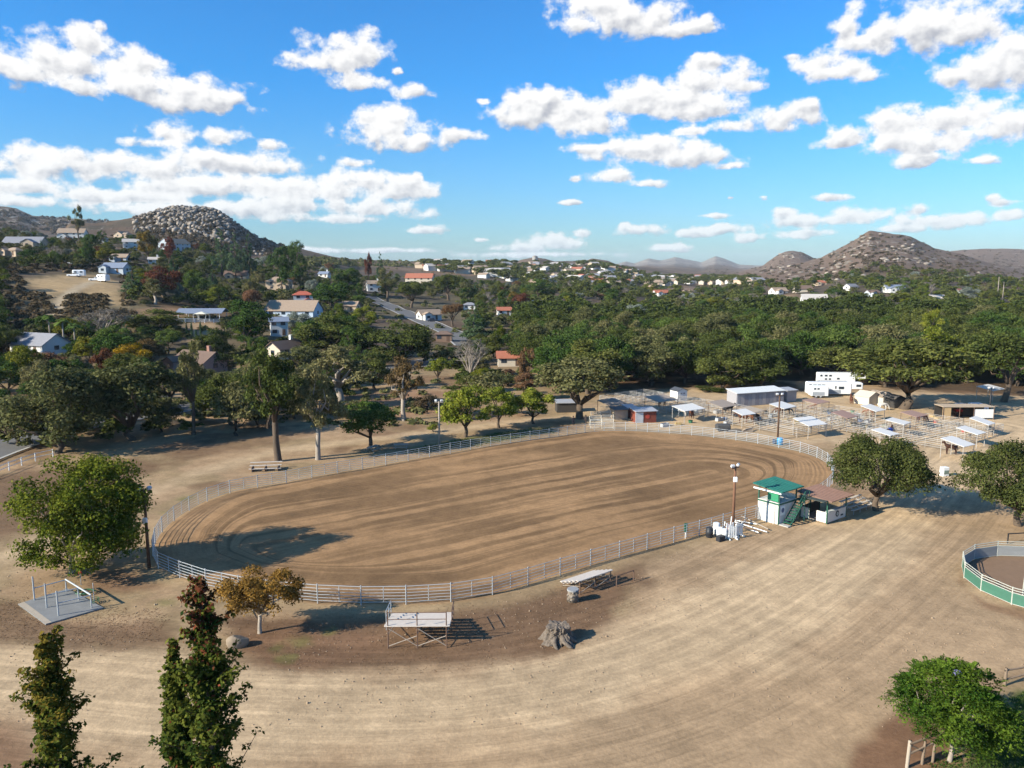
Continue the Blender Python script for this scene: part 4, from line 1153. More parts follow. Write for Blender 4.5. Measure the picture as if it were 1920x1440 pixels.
hx, hy, hr = ray_hit([h[0] for h in HOUSES], [h[1] for h in HOUSES], 150)
for (px_, by, wp, wl, rf, rk, yaw, st, ch, lb), X, Y, rr in zip(HOUSES, hx, hy, hr):
    if np.isnan(X): print('house missed', px_); continue
    wm_ = wp * Y / FPX
    wm_ = wm_ / (abs(math.cos(math.radians(yaw))) + 0.45 * abs(math.sin(math.radians(yaw))))
    wm_ = float(np.clip(wm_ * 0.86, 5.5, 22))
    d_h = min(wm_ * 0.62, 11)
    house(float(X), float(Y) + d_h / 2, tz(X, Y + d_h / 2) + 0.2, wm_, d_h, 2.35 * st, wl, rf, rk, math.radians(yaw), lb, True, ch)
    HOUSE_KEEP.append((px_ - wp * 0.4, px_ + wp * 0.4, by - wp * 0.32 - 6, by - wp * 0.12 - 1, float(Y)))
# keep the sight lines to the field, the road and the houses free
OPEN = [(30, 235, 508, 590, 395), (345, 415, 600, 640, 240), (700, 870, 560, 640, 300), (672, 840, 690, 790, 190), (323, 412, 585, 606, 250), (0, 80, 700, 720, 150), (235, 440, 575, 592, 280)]
WORDS = ['on the left slope', 'in the yards of the lower houses', 'below the hill top houses', 'on the hill side', 'near the long tan roofs', 'by the road to the low ridge']
hk = 0
for X, d in hill:
    p = 960 + X / d * FPX
    kind = str(rng.choice(['oakl', 'oaklg', 'dustyl', 'round', 'euc', 'bush', 'bushd', 'pine', 'bare', str(rng.choice(['rust', 'red', 'ochre', 'eucr'])), str(rng.choice(['mulb', 'lime', 'silver'])), 'upg', 'bushb'], p=[.13, .11, .08, .1, .09, .06, .07, .06, .03, .07, .09, .08, .03]))
    bushy = kind.startswith('bush')
    Hh = rng.uniform(2.5, 4.5) if bushy else rng.uniform(6.5, 12)
    W = Hh * (rng.uniform(1.2, 1.8) if bushy else rng.uniform(0.75, 1.15) if kind not in ('pine', 'upg') else rng.uniform(0.45, 0.6))
    W *= 1.15
    if d > 420: Hh *= 0.8; W *= 0.8
    z = tz(X, d)
    ok = False
    for tries in range(3):
        ytop = 505 - (z + Hh - CAMH) / d * FPX; ybot = 505 - (z - CAMH) / d * FPX; hw = W * FPX / d / 2
        bad = any(p + hw > a and p - hw < b and ytop < e and d < dd - 2 and ybot > c for a, b, c, e, dd in HOUSE_KEEP + OPEN)
        inside = any(a - 3 < p < b + 3 and abs(d - dd - 5) < 12 for a, b, c, e, dd in HOUSE_KEEP)
        infield = any(a < p < b and c < ybot < e for a, b, c, e, dd in OPEN)
        if not bad and not inside and not infield: ok = True; break
        Hh *= 0.6; W *= 0.65; kind = 'bush' if rng.random() < 0.5 else 'bushd'
        if inside or infield: break
    if not ok: continue
    if p < 260 and 500 < ybot < 640 and rng.random() < 0.75: continue      # brush slope left of the field
    near_h = min(HOUSES, key=lambda q: abs(q[0] - p) + 1.5 * abs(q[1] - ybot))
    rel = 'below' if ybot > near_h[1] + 6 else 'left of' if p < near_h[0] else 'right of'
    hname = near_h[9].split(' with ')[0].split(' at ')[0].split(' beside ')[0].split(' behind ')[0].split(' near ')[0]
    hname = ' '.join(hname.split()[:7])
    size = 'small' if Hh * FPX / d < 26 else 'tall' if Hh * FPX / d > 50 else 'middling'
    tree(kind, X, d, W, Hh, '%s %s %s the %s' % (size, KINDS[kind][2], rel, hname), 'hillside trees ' + rel + ' ' + hname); hk += 1
print('hillside trees', hk)
# trees among the houses right of the valley
hill2 = scatter_pts(985, 2000, 380, 800, 12, 20, 420, 33)
for X, d in hill2:
    p = 960 + X / d * FPX
    kind = str(rng.choice(['oak', 'oakg', 'round', 'mulb', 'lime', 'bushd', 'euc', 'silver', 'bare']))
    Hh = rng.uniform(5, 10); W = Hh * rng.uniform(0.9, 1.4); z = tz(X, d)
    ytop = 505 - (z + Hh - CAMH) / d * FPX; ybot = 505 - (z - CAMH) / d * FPX; hw = W * FPX / d / 2
    if any(p + hw > a and p - hw < b and d < dd - 2 and ytop < e for a, b, c, e, dd in HOUSE_KEEP): Hh *= 0.45; W *= 0.6; kind = 'bushd'
    if any(a - 3 < p < b + 3 and abs(d - dd - 5) < 10 for a, b, c, e, dd in HOUSE_KEEP): continue
    near_h = min(HOUSES[27:], key=lambda q: abs(q[0] - p) + 1.5 * abs(q[1] - ybot))
    rel = 'below' if ybot > near_h[1] + 6 else 'left of' if p < near_h[0] else 'right of'
    hname = near_h[9].split(' with ')[0].split(' at ')[0].split(' beside ')[0].split(' below ')[0].split(' above ')[0].split(' standing ')[0]
    hname = ' '.join(hname.split()[:7])
    tree(kind, X, d, W, Hh, 'far %s %s the %s' % (KINDS[kind][2], rel, hname), 'valley trees ' + rel + ' ' + hname)

# thickets that close the gaps between the hillside trees, and the brush along the creek
def open_view(p, d, Hh, W, z):
    ytop = 505 - (z + Hh - CAMH) / d * FPX; ybot = 505 - (z - CAMH) / d * FPX; hw = W * FPX / d / 2
    if any(p + hw > a and p - hw < b and ytop < e and d < dd - 2 and ybot > c for a, b, c, e, dd in HOUSE_KEEP + OPEN): return False
    if any(a - 3 < p < b + 3 and abs(d - dd - 5) < 9 for a, b, c, e, dd in HOUSE_KEEP): return False
    return not any(a < p < b and c < ybot < e for a, b, c, e, dd in OPEN)
fill = {'oak': [], 'dusty': []}
for X, d in scatter_pts(-80, 1000, 178, 660, 4.6, 9.5, 5200, 51):
    p = 960 + X / d * FPX; z = tz(X, d)
    Hh = float(rng.uniform(2, 6.5)); W = Hh * float(rng.uniform(1.1, 1.6))
    for t in range(3):
        if open_view(p, d, Hh, W, z):
            fill['oak' if rng.random() < 0.5 else 'dusty'].append((str(rng.choice(['bush', 'oakl', 'round'])), X, d, W, Hh)); break
        Hh *= 0.55; W *= 0.6
for X, d in scatter_pts(-120, 500, 108, 142, 3.2, 3.6, 500, 52):
    p = 960 + X / d * FPX
    e_ = np.interp(p, [-120, 0, 100, 240, 330, 420, 500], [112, 112, 116, 121, 126, 131, 137])
    if not (e_ < d < e_ + 11) or 318 < p < 345 or rng.random() < 0.3: continue
    Hh = float(rng.uniform(1.6, 4.6)); fill['oak' if rng.random() < 0.35 else 'dusty'].append(('bush', X, d, Hh * 1.6, Hh))
for X, d in scatter_pts(500, 1010, 138, 176, 4.5, 5, 300, 53):
    p = 960 + X / d * FPX
    if 670 < p < 835 and rng.random() < 0.75 or rng.random() < 0.25: continue
    Hh = float(rng.uniform(1.2, 4.0)); fill['oak' if rng.random() < 0.4 else 'dusty'].append(('bush', X, d, Hh * 1.7, Hh))
belt = 0
for X, d in scatter_pts(-90, 1000, 122, 262, 6.4, 8.5, 2200, 58):
    p = 960 + X / d * FPX; z = tz(X, d)
    e_ = np.interp(p, [-120, 0, 100, 240, 330, 420, 500, 700, 1000], [118, 118, 121, 126, 131, 136, 140, 150, 152])
    if d < e_ or 322 < p < 342 and d < 150: continue
    if 680 < p < 830 and d < 190 and rng.random() < 0.6: continue
    if any((X - a) ** 2 + (d - b) ** 2 < (0.32 * w0 + 1.5) ** 2 for a, b, w0 in placed): continue
    kind = str(rng.choice(['oakl', 'oaklg', 'dustyl', 'round', 'mulb', 'upg', 'lime', 'rust', 'euc', 'oakl', 'oaklg']))
    Hh = float(rng.uniform(5.5, 9.5)); W = Hh * float(rng.uniform(0.95, 1.35)) * (0.6 if kind in ('upg', 'lime') else 1)
    ok = False
    for t in range(3):
        if open_view(p, d, Hh, W, z): ok = True; break
        Hh *= 0.65; W *= 0.7
    if not ok: continue
    near_h = min(HOUSES, key=lambda q: abs(q[0] - p) + 1.5 * abs(q[1] - (505 + (CAMH - z) / d * FPX)))
    hname = ' '.join(near_h[9].split(' with ')[0].split(' at ')[0].split(' beside ')[0].split(' near ')[0].split()[:5])
    tree(kind, X, d, W, Hh, 'creek belt %s near the %s' % (KINDS[kind][2], hname), 'trees of the creek belt'); belt += 1
print('belt', belt)
for k_, lb_ in (('oak', 'dark green undergrowth between the hillside trees and along the creek'), ('dusty', 'olive undergrowth between the hillside trees and along the creek')):
    V, F_ = merge_trees(fill[k_], 0.10)
    O('undergrowth', mesh_np('undergrowth', V, F_, LEAF[k_]), kind='stuff', label=lb_, cat='undergrowth')
print('fill', len(fill['oak']), len(fill['dusty']))
# far ridge covered with houses and trees
rg = np.random.default_rng(41)
pp, yy = [], []
ridge_top = lambda p: np.interp(p, [800, 960, 1003, 1050, 1110, 1170, 1240, 1330, 1420], [496, 496, 494, 498, 495, 508, 520, 524, 530])
ridge_bot = lambda p: np.interp(p, [800, 900, 1000, 1150, 1250, 1330, 1420], [506, 520, 540, 542, 538, 534, 534])
while len(pp) < 640:
    p = rg.uniform(790, 1420); q = rg.uniform(ridge_top(p), ridge_bot(p)); pp.append(p); yy.append(q)
fx, fy, fr_ = ray_hit(pp, yy, 700)
proto_h = {}
cnt = 0
bush_items = []
for p, q, X, Y in zip(pp, yy, fx, fy):
    if np.isnan(X): continue
    if rg.random() < 0.30 and cnt < 170:
        wl, rf = str(rg.choice(['white', 'cream', 'tan', 'white'])), str(rg.choice(['tan', 'tile', 'pale', 'grey', 'tan']))
        key = (wl, rf)
        if key not in proto_h:
            wmx = mat('wall_' + wl, W_[wl]); rmx = mat('roof_' + rf, R_[rf])
            mb = MB().box((0, 0, 1.0), (16, 10, 8))
            for s in (-1, 1): mb.raw([(s * 8, -5, 5), (s * 8, 5, 5), (s * 8, 0, 7.4)], [(0, 1, 2)])
            rf_m = gable(16, 10, 2.4, 0.7).mesh('roof', rmx)
            proto_h[key] = (mb.mesh('wall', wmx), rf_m)
        ho = O('house', None, None, (float(X), float(Y), tz(X, Y)), rz=float(rg.uniform(-1.2, 1.2)), scale=float(rg.uniform(0.65, 1.15)),
          label='far %s house, %s roof, ridge %s' % (wl, {'tile': 'red tile'}.get(rf, rf), 'west of the knoll' if p < 985 else 'under the knoll' if p < 1060 else 'on its wooded shoulder' if p < 1190 else 'near the valley floor'), cat='house', group='houses on the far ridge')
        O('wall', proto_h[key][0], ho); O('roof', proto_h[key][1], ho, (0, 0, 5.02)); cnt += 1
    else: bush_items.append((str(rg.choice(['oak', 'oakg', 'round'])), float(X), float(Y), float(rg.uniform(9, 20)), float(rg.uniform(6, 12))))
for p in rg.uniform(1080, 1180, 40):
    bx_, by_, _ = ray_hit([p], [ridge_top(p) + 3], 700)
    if not np.isnan(bx_[0]): bush_items.append(('oak', float(bx_[0]), float(by_[0]), 16.0, 11.0))
for X, d in scatter_pts(975, 1990, 370, 830, 10, 20, 1500, 57):
    p = 960 + X / d * FPX; Hh = float(rg.uniform(5, 9)); z = tz(X, d); ytop = 505 - (z + Hh - CAMH) / d * FPX
    if any(a - 2 < p < b + 2 and d < dd + 6 and ytop < e for a, b, c, e, dd in HOUSE_KEEP): Hh *= 0.4
    bush_items.append((str(rg.choice(['oakl', 'oaklg', 'round'])), X, d, Hh * 1.6, Hh))
V, F_ = merge_trees(bush_items, 0.06)
O('far_trees', mesh_np('far_trees', V, F_, LEAF['oak']), kind='stuff', label='dark trees scattered between the houses on the far ridge', cat='trees')
kx, ky, _ = ray_hit([1003], [489], 700)
kx, ky = float(kx[0]), float(ky[0])
tw = O('water_tank', None, None, (kx, ky, tz(kx, ky)), label='tiny tank tower on top of the bare knoll', cat='tank')
O('tank', MB().tube([(0, 0, 0), (0, 0, 9)], 5.5, 12).mesh('tank', mat('tank', (0.3, 0.28, 0.25))), tw)
O('roof', MB().tube([(0, 0, 9), (0, 0, 11)], [5.8, 0.6], 12).mesh('roof', mat('tank_roof', (0.25, 0.22, 0.2))), tw)

# brush of the slopes: one uncountable mass; boulders of the rocky hills
def brush(name, regions, lk, label, seed):
    rg = np.random.default_rng(seed)
    VV, FF, off = [], [], 0
    for (px0, px1, y0, y1, n, s0, s1, rmin) in regions:
        bx_, by_, br_ = ray_hit(rg.uniform(px0, px1, n), rg.uniform(y0, y1, n), rmin)
        okm = ~np.isnan(bx_)
        bx_, by_ = bx_[okm], by_[okm]
        bz_ = terrain(bx_, by_)
        for X, Y, Z in zip(bx_, by_, bz_):
            pY = 505 - (Z - CAMH) / Y * FPX; pX = 960 + X / Y * FPX
            if 50 < pX < 232 and 512 < pY < 582 and Y < 500 and (pX > 100 or pY < 548) and not (pX > 125 and pX < 205 and pY > 552): continue
            s = rg.uniform(s0, s1)
            k = 34
            d = rg.normal(size=(k, 3)); d /= np.linalg.norm(d, axis=1, keepdims=True); d[:, 2] = abs(d[:, 2])
            P = d * s * rg.uniform(0.6, 1.05, (k, 1)) * np.array([1, 1, 0.75]) + np.array([X, Y, Z - 0.1])
            v, f = leaf_arrays(P, d + rg.normal(size=(k, 3)) * 0.4 + [0, 0, 0.3], s * rg.uniform(0.22, 0.42, k), rg, 0.7)
            VV.append(v); FF.append(f + off); off += len(v)
    O(name, mesh_np(name, np.vstack(VV), np.vstack(FF), LEAF[lk]), kind='stuff', label=label, cat='brush')
brush('chaparral', [(-60, 260, 500, 660, 900, 1.0, 2.2, 170), (125, 205, 552, 590, 120, 0.8, 1.6, 200), (-40, 330, 440, 520, 260, 1.2, 2.4, 300)], 'brush', 'brown and olive brush covering the slope below the golden field', 3)
brush('scrub', [(250, 990, 490, 640, 520, 1.0, 2.2, 190), (300, 850, 690, 800, 150, 0.7, 1.6, 135), (560, 960, 484, 500, 500, 2.5, 5, 600)], 'bush' if False else 'dusty', 'olive scrub between the hillside gardens', 4)
brush('mountain_brush', [(1320, 1930, 440, 560, 1500, 1.8, 4.0, 850), (255, 560, 394, 480, 1000, 2.2, 4.2, 700), (-40, 220, 395, 440, 300, 4, 8, 1200)], 'mbrush', 'dark chaparral dotted over the rocky mountain and boulder hill', 5)
STONE = mat('granite', (0.27, 0.225, 0.18), 0.95, 0.4, 0.15, bump=0.5)
_t = STONE.node_tree                                     # every rock its own shade, from lichen dark to pale
_ge = _t.nodes.new('ShaderNodeNewGeometry'); _oi = _t.nodes.new('ShaderNodeObjectInfo'); _mm = _t.nodes.new('ShaderNodeMath'); _mm.operation = 'ADD'
_fr = _t.nodes.new('ShaderNodeMath'); _fr.operation = 'FRACT'; _vr = _t.nodes.new('ShaderNodeMapRange'); _vr.inputs[3].default_value = 0.32; _vr.inputs[4].default_value = 1.25
_sc = _t.nodes.new('ShaderNodeVectorMath'); _sc.operation = 'SCALE'
_t.links.new(_ge.outputs['Random Per Island'], _mm.inputs[0]); _t.links.new(_oi.outputs['Random'], _mm.inputs[1]); _t.links.new(_mm.outputs[0], _fr.inputs[0]); _t.links.new(_fr.outputs[0], _vr.inputs[0])
_bs = _t.nodes['Principled BSDF']; _src = _bs.inputs['Base Color'].links[0].from_socket
_t.links.new(_src, _sc.inputs[0]); _t.links.new(_vr.outputs[0], _sc.inputs['Scale']); _t.links.new(_sc.outputs[0], _bs.inputs['Base Color'])
def boulder_mesh(seed, n=2, lo=0.62, hi=0.9, jit=0.03):
    import bmesh
    bm = bmesh.new(); bmesh.ops.create_icosphere(bm, subdivisions=n, radius=1)
    rg = np.random.default_rng(seed); pl = rg.normal(size=(9, 3)); pl /= np.linalg.norm(pl, axis=1, keepdims=True); off = rg.uniform(lo, hi, 9)
    for v in bm.verts:
        c = np.array(v.co)
        for p, o_ in zip(pl, off):
            k = c @ p
            if k > o_: c = c - p * (k - o_)
        v.co = c * (1 + rg.normal() * jit)
    me = bpy.data.meshes.new('boulder'); bm.to_mesh(me); bm.free(); me.materials.append(STONE); return me
BLD = [boulder_mesh(s, 1) for s in range(6)]
rg = np.random.default_rng(8)
prof = lambda p: np.interp(p, [280, 300, 330, 370, 412, 440, 480, 520], [410, 401, 395, 394, 402, 419, 446, 462])
bp_, bq_, bx_, by_ = [], [], [], []
for k in range(1250):
    p = rg.normal(378, 66); d = rg.uniform(760, 1190)
    if not 262 < p < 530: continue
    X = depth_x(p, d); z = tz(X, d); bp_.append(p); bq_.append(505 - (z - CAMH) / d * FPX); bx_.append(X); by_.append(d)
big = sorted([(float(rg.uniform(1.3, 4.3) * (0.7 if p > 440 else 1) * Y / 1100), float(X), float(Y), p, q) for p, q, X, Y in zip(bp_, bq_, bx_, by_)], reverse=True)
co6 = []
for me in BLD:
    c_ = np.empty(len(me.vertices) * 3, np.float32); me.vertices.foreach_get('co', c_)
    f_ = np.empty(len(me.polygons) * 3, np.int32); me.polygons.foreach_get('vertices', f_); co6.append((c_.reshape(-1, 3), f_.reshape(-1, 3)))
VV, FF, off = [], [], 0
for i, (s, X, Y, p, q) in enumerate(big):
    sc_ = np.array([s * rg.uniform(0.8, 1.3), s, s * rg.uniform(0.7, 1.1)]); a = rg.uniform(0, 6.28); Z = tz(X, Y)
    if i < 120:
        O('boulder', BLD[i % 6], None, (X, Y, Z + s * 0.4), rz=a, scale=tuple(map(float, sc_)), cat='boulder', group='granite boulders of the rocky hill',
          label='%s granite boulder %s of boulder hill, %s' % ('huge' if s > 3.7 else 'large', 'crown' if q < prof(p) + 9 else 'upper slope' if q < prof(p) + 26 else 'lower slope', 'left end' if p < 310 else 'left part' if p < 350 else 'middle part' if p < 395 else 'right part' if p < 440 else 'right end'))
    else:
        c_, f_ = co6[i % 6]; ca_, sa_ = math.cos(a), math.sin(a); c2 = c_ * sc_
        VV.append(np.stack([c2[:, 0] * ca_ - c2[:, 1] * sa_ + X, c2[:, 0] * sa_ + c2[:, 1] * ca_ + Y, c2[:, 2] + Z + s * 0.4], 1)); FF.append(f_ + off); off += len(c_)
# rock outcrops of the mountain
OUT = [(1590, 480, 60, 22, 150), (1625, 455, 30, 18, 110), (1665, 468, 20, 10, 50), (1690, 465, 22, 8, 40), (1680, 487, 45, 5, 80), (1735, 492, 12, 6, 30), (1580, 500, 60, 14, 110), (1700, 470, 40, 20, 60), (1500, 505, 60, 12, 80), (1760, 525, 30, 6, 40), (1840, 520, 30, 8, 50), (1820, 535, 40, 8, 50), (1480, 480, 30, 8, 60), (1560, 520, 140, 16, 120), (1900, 530, 40, 8, 30), (150, 400, 160, 12, 60)]
for (p0, q0, sx, sy, n) in OUT:
    n = int(n * 0.26)
    bx_, by_, _ = ray_hit(p0 + rg.normal(size=n) * sx * 0.45, q0 + rg.normal(size=n) * sy * 0.45, 700)
    for X, Y in zip(bx_, by_):
        if np.isnan(X): continue
        s = rg.uniform(1.5, 6.5) * (Y / 1800) ** 0.7
        sc_ = np.array([s * rg.uniform(0.9, 1.9), s, s * rg.uniform(0.45, 0.8)]); a = rg.uniform(-0.6, 0.6)
        c_, f_ = co6[int(rg.integers(0, 6))]; ca_, sa_ = math.cos(a), math.sin(a); c2 = c_ * sc_
        VV.append(np.stack([c2[:, 0] * ca_ - c2[:, 1] * sa_ + X, c2[:, 0] * sa_ + c2[:, 1] * ca_ + Y, c2[:, 2] + tz(X, Y)], 1)); FF.append(f_ + off); off += len(c_)
O('rocks', mesh_np('rocks', np.vstack(VV), np.vstack(FF), STONE), kind='stuff', label='pale granite rocks strewn over the boulder hill and the mountain', cat='rocks')

# ------------------------------------------------------------------ roads
ASPH = mat('asphalt', (0.13, 0.125, 0.12), 0.9, 0.18, 0.8); CONC = mat('concrete', (0.40, 0.38, 0.34), 0.9, 0.15, 1.2)
def ribbon(name, pts, w, m, lift, label=None, off=0.0, parent=None, th=None):
    P = resample(catmull(pts, 8, False), 4, False)
    T = np.gradient(P, axis=0); T /= np.linalg.norm(T, axis=1, keepdims=True); Nn = np.stack([-T[:, 1], T[:, 0]], 1)
    cs = np.linspace(-w / 2, w / 2, 5) + off
    V = []
    for k, p in enumerate(P):
        for c_ in cs: V.append((*(p + Nn[k] * c_), 0))
    V = np.array(V); V[:, 2] = terrain(V[:, 0], V[:, 1]) + lift
    F_ = [(k * 5 + j, k * 5 + j + 1, k * 5 + j + 6, k * 5 + j + 5) for k in range(len(P) - 1) for j in range(4)]
    return O(name, mesh_np(name, V, np.array(F_), m), parent, kind='structure' if not parent else None, label=label)
def hits(pts, r0=95): a, b, _ = ray_hit([p[0] for p in pts], [p[1] for p in pts], r0); return np.stack([a, b], 1)
S1 = hits([(-160, 905), (0, 842), (150, 800), (330, 768), (520, 728), (700, 698), (830, 676)])
rd = ribbon('street', S1, 8.5, ASPH, 0.12, 'grey asphalt street behind the creek trees'); ribbon('kerb', S1, 0.5, CONC, 0.25, off=-4.5, parent=rd); ribbon('kerb', S1, 0.5, CONC, 0.25, off=4.5, parent=rd)
S2 = hits([(690, 556), (745, 582), (800, 606), (850, 628), (880, 650)], 150)
rd = ribbon('road', S2, 9, ASPH, 0.25, 'asphalt road climbing past the white house'); ribbon('kerb', S2, 0.7, CONC, 0.4, off=-4.8, parent=rd); ribbon('kerb', S2, 0.7, CONC, 0.4, off=4.8, parent=rd)
ribbon('lane', hits([(42, 476), (70, 481), (100, 488), (150, 498)], 150), 5, CONC, 0.5, 'pale concrete lane across the hillside')
ribbon('driveway', hits([(0, 700), (60, 712), (110, 722)], 100), 9, ASPH, 0.15, 'side street with the parked red car')
# ------------------------------------------------------------------ the arena fence
GALV = mat('galvanised_pipe', (0.43, 0.45, 0.46), 0.45, 0.15, 2, metal=0.25, spec=0.5)
WOODP = mat('pole_wood', (0.11, 0.062, 0.038), 0.9, 0.35, 3); GREYW = mat('grey_wood', (0.32, 0.27, 0.22), 0.9, 0.3, 3)
WHITE = mat('white_paint', (0.74, 0.73, 0.70), 0.6, 0.08, 2); GREENP = mat('green_paint', (0.025, 0.10, 0.065), 0.6, 0.2, 2)
TEAL = mat('teal_roof', (0.018, 0.135, 0.105), 0.7, 0.3, 1.2); CREAMW = mat('cream_wall', (0.62, 0.58, 0.52), 0.8, 0.1, 1)
BLACKM = mat('black_metal', (0.02, 0.02, 0.022), 0.5, 0.2); ALU = mat('weathered_aluminium', (0.52, 0.455, 0.385), 0.6, 0.2, 3)
RUSTP = mat('rusty_pipe', (0.14, 0.085, 0.06), 0.8, 0.4, 4); PENP = mat('pen_pipe', (0.42, 0.39, 0.35), 0.6, 0.2, 2, metal=0.2)
posts = resample(ARENA, 3.62)
fence = O('arena_fence', None, None, (0, 0, 0), label='pale six rail pipe fence running all round the oval riding arena', cat='fence')
RZ = [0.22, 0.48, 0.74, 1.0, 1.27, 1.55]
npst = len(posts)
order = sorted(range(npst), key=lambda k: posts[k][1])
near50 = set(order[:48])
far_mb = MB()
for k in range(npst):
    p, q = posts[k], posts[(k + 1) % npst]
    m_ = (p + q) / 2
    rod('post', (p[0], p[1], -0.1), (p[0], p[1], 1.66), 0.05, GALV, fence)
    rod('stay', (m_[0], m_[1], 0.2), (m_[0], m_[1], 1.56), 0.03, GALV, fence)
    for z in RZ:
        r_ = 0.032 if z > 1.5 else 0.026
        if k in near50: rod('rail', (p[0], p[1], z), (q[0], q[1], z), r_, GALV, fence)
        else: far_mb.tube([(p[0], p[1], z), (q[0], q[1], z)], r_, 5)
O('rails', far_mb.mesh('rails', GALV), fence, kind='stuff')

# ------------------------------------------------------------------ light poles
LAMP = mat('lamp_housing', (0.5, 0.5, 0.5), 0.5, 0.1); LENS = mat('lamp_glass', (0.6, 0.62, 0.65), 0.2, 0.1)
def light_pole(px, py, top, m, label, face, extra=None):
    X, Y = at(px, py)
    h = (py - top) * Y / FPX * 1.01
    o = O('light_pole', None, None, (X, Y, 0), label=label, cat='pole', group='arena light poles')
    O('pole', MB().tube([(0, 0, -0.3), (0, 0, h * 0.5), (0, 0, h)], [0.16, 0.135, 0.11], 10).mesh('pole', m, True), o)
    O('crossarm', MB().box((0, 0, h - 0.15), (1.3, 0.1, 0.1), face).mesh('crossarm', m), o)
    for s in (-1, 1):
        c_, s_ = math.cos(face), math.sin(face)
        f_ = O('floodlight', MB().bevbox((0, 0, 0), (0.42, 0.26, 0.28), 0.05).mesh('floodlight', LAMP), o, (s * 0.45 * c_ , s * 0.45 * s_, h + 0.12), rot=(0.5, 0, face + s * 0.35))
        O('lens', MB().box((0, -0.14, 0), (0.34, 0.02, 0.2)).mesh('lens', LENS), f_)
    if extra:
        O('speaker', MB().bevbox((0, -0.2, h * extra), (0.4, 0.3, 0.5), 0.05).mesh('speaker', WHITE), o)
    return o
light_pole(280, 1066, 908, WOODP, 'dark wooden light pole beside the big leafy tree at the fence end', 0.6, 0.62)
light_pole(824, 838, 750, GREYW, 'grey light pole with twin lamps behind the far rail by the sapling', 0.0)
light_pole(1374, 990, 868, mat('brown_pole', (0.17, 0.085, 0.05), 0.9, 0.3, 3), 'brown wooden light pole next to the judges tower', 0.65, 0.8)
light_pole(1458, 824, 738, WOODP, 'wooden light pole between arena and pens beside the blue barrel', 0.2)
light_pole(1854, 784, 727, BLACKM, 'thin dark pole in front of the pale roofed shelter by the dirt road', 0.0)

# ------------------------------------------------------------------ judges' tower and announcer's booth, square to the arena's long side
YAW = math.radians(38)
def frame(px, py, yaw=YAW):
    X, Y = at(px, py); return X, Y, yaw
X, Y, a = frame(1459, 984)
tw = O('judges_tower', None, None, (X, Y, 0), rz=YAW, label='white two storey judges tower with green roof and outside stairs', cat='tower')
L_, D_ = 3.3, 2.6          # along the fence, across
def bx(mb, x0, x1, y0, y1, z0, z1): return mb.box(((x0 + x1) / 2, (y0 + y1) / 2, (z0 + z1) / 2), (x1 - x0, y1 - y0, z1 - z0))
O('wall', bx(MB(), 0, L_, 0, D_, 0, 2.35).mesh('wall', CREAMW), tw)
bd = MB()
for (x0, x1, y0, y1) in [(-0.03, L_ + 0.03, -0.03, 0.06), (-0.03, L_ + 0.03, D_ - 0.06, D_ + 0.03), (-0.03, 0.06, 0.06, D_ - 0.06), (L_ - 0.06, L_ + 0.03, 0.06, D_ - 0.06)]: bx(bd, x0, x1, y0, y1, 2.1, 2.28)
O('trim_band', bd.mesh('trim_band', GREENP), tw)
for (x0, y0) in [(0.05, 0.05), (L_ - 0.05, 0.05), (0.05, D_ - 0.05), (L_ - 0.05, D_ - 0.05)]:
    O('post', MB().box((x0, y0, 3.0), (0.12, 0.12, 1.3)).mesh('post', GREENP), tw)
O('shutter', MB().box((-0.04, 0.75, 3.0), (0.04, 1.3, 1.05)).mesh('shutter', mat('green_mesh', (0.03, 0.22, 0.11), 0.7, 0.2)), tw)
O('parapet', bx(MB(), L_ - 0.08, L_, 0, D_, 2.35, 2.75).mesh('parapet', CREAMW), tw)
O('roof', MB().raw([(-0.4, -0.5, 3.62), (L_ + 0.5, -0.5, 3.62), (L_ + 0.5, D_ + 0.5, 3.95), (-0.4, D_ + 0.5, 3.95), (-0.4, -0.5, 3.72), (L_ + 0.5, -0.5, 3.72), (L_ + 0.5, D_ + 0.5, 4.05), (-0.4, D_ + 0.5, 4.05)], [(3, 2, 1, 0), (4, 5, 6, 7), (0, 1, 5, 4), (1, 2, 6, 5), (2, 3, 7, 6), (3, 0, 4, 7)]).mesh('roof', TEAL), tw)
for k in range(8):
    xx = -0.15 + k * 0.5
    O('roof_rib', MB().tube([(xx, -0.5, 3.735), (xx, D_ + 0.5, 4.065)], 0.025, 5).mesh('roof_rib', TEAL), tw)
O('fascia', bx(MB(), -0.36, -0.3, -0.4, D_ + 0.4, 3.45, 3.62).mesh('fascia', WHITE), tw)
dr = O('door', MB().box((-0.03, 1.15, 0.95), (0.06, 1.25, 1.9)).mesh('door', CREAMW), tw)
O('door_frame', MB().box((-0.02, 0.47, 0.97), (0.09, 0.08, 1.94)).box((-0.02, 1.83, 0.97), (0.09, 0.08, 1.94)).box((-0.02, 1.15, 1.98), (0.09, 1.44, 0.08)).mesh('door_frame', mat('trim_grey', (0.40, 0.38, 0.35))), tw)
O('corner_trim', MB().box((0.0, 0.0, 1.17), (0.1, 0.1, 2.33)).mesh('corner_trim', GREENP), tw)
sg = O('sign', MB().box((0.65, -0.035, 1.45), (0.8, 0.05, 1.0)).mesh('sign', WHITE), tw)
O('emblem', MB().tube([(0.65, -0.064, 1.5), (0.65, -0.072, 1.5)], 0.27, 14).mesh('emblem', mat('emblem_blue', (0.12, 0.14, 0.22))), sg)
st = O('stairs', None, tw)
for i in range(9):
    xs = 0.75 + i * 0.27; zs = 0.26 * (i + 1)
    O('tread', MB().box((xs, -0.65, zs - 0.03), (0.28, 0.9, 0.05)).mesh('tread', GREENP), st)
for yy_ in (-1.1, -0.2):
    O('stringer', MB().tube([(0.55, yy_, 0.0), (3.05, yy_, 2.38)], 0.07, 6).mesh('stringer', GREENP), st)
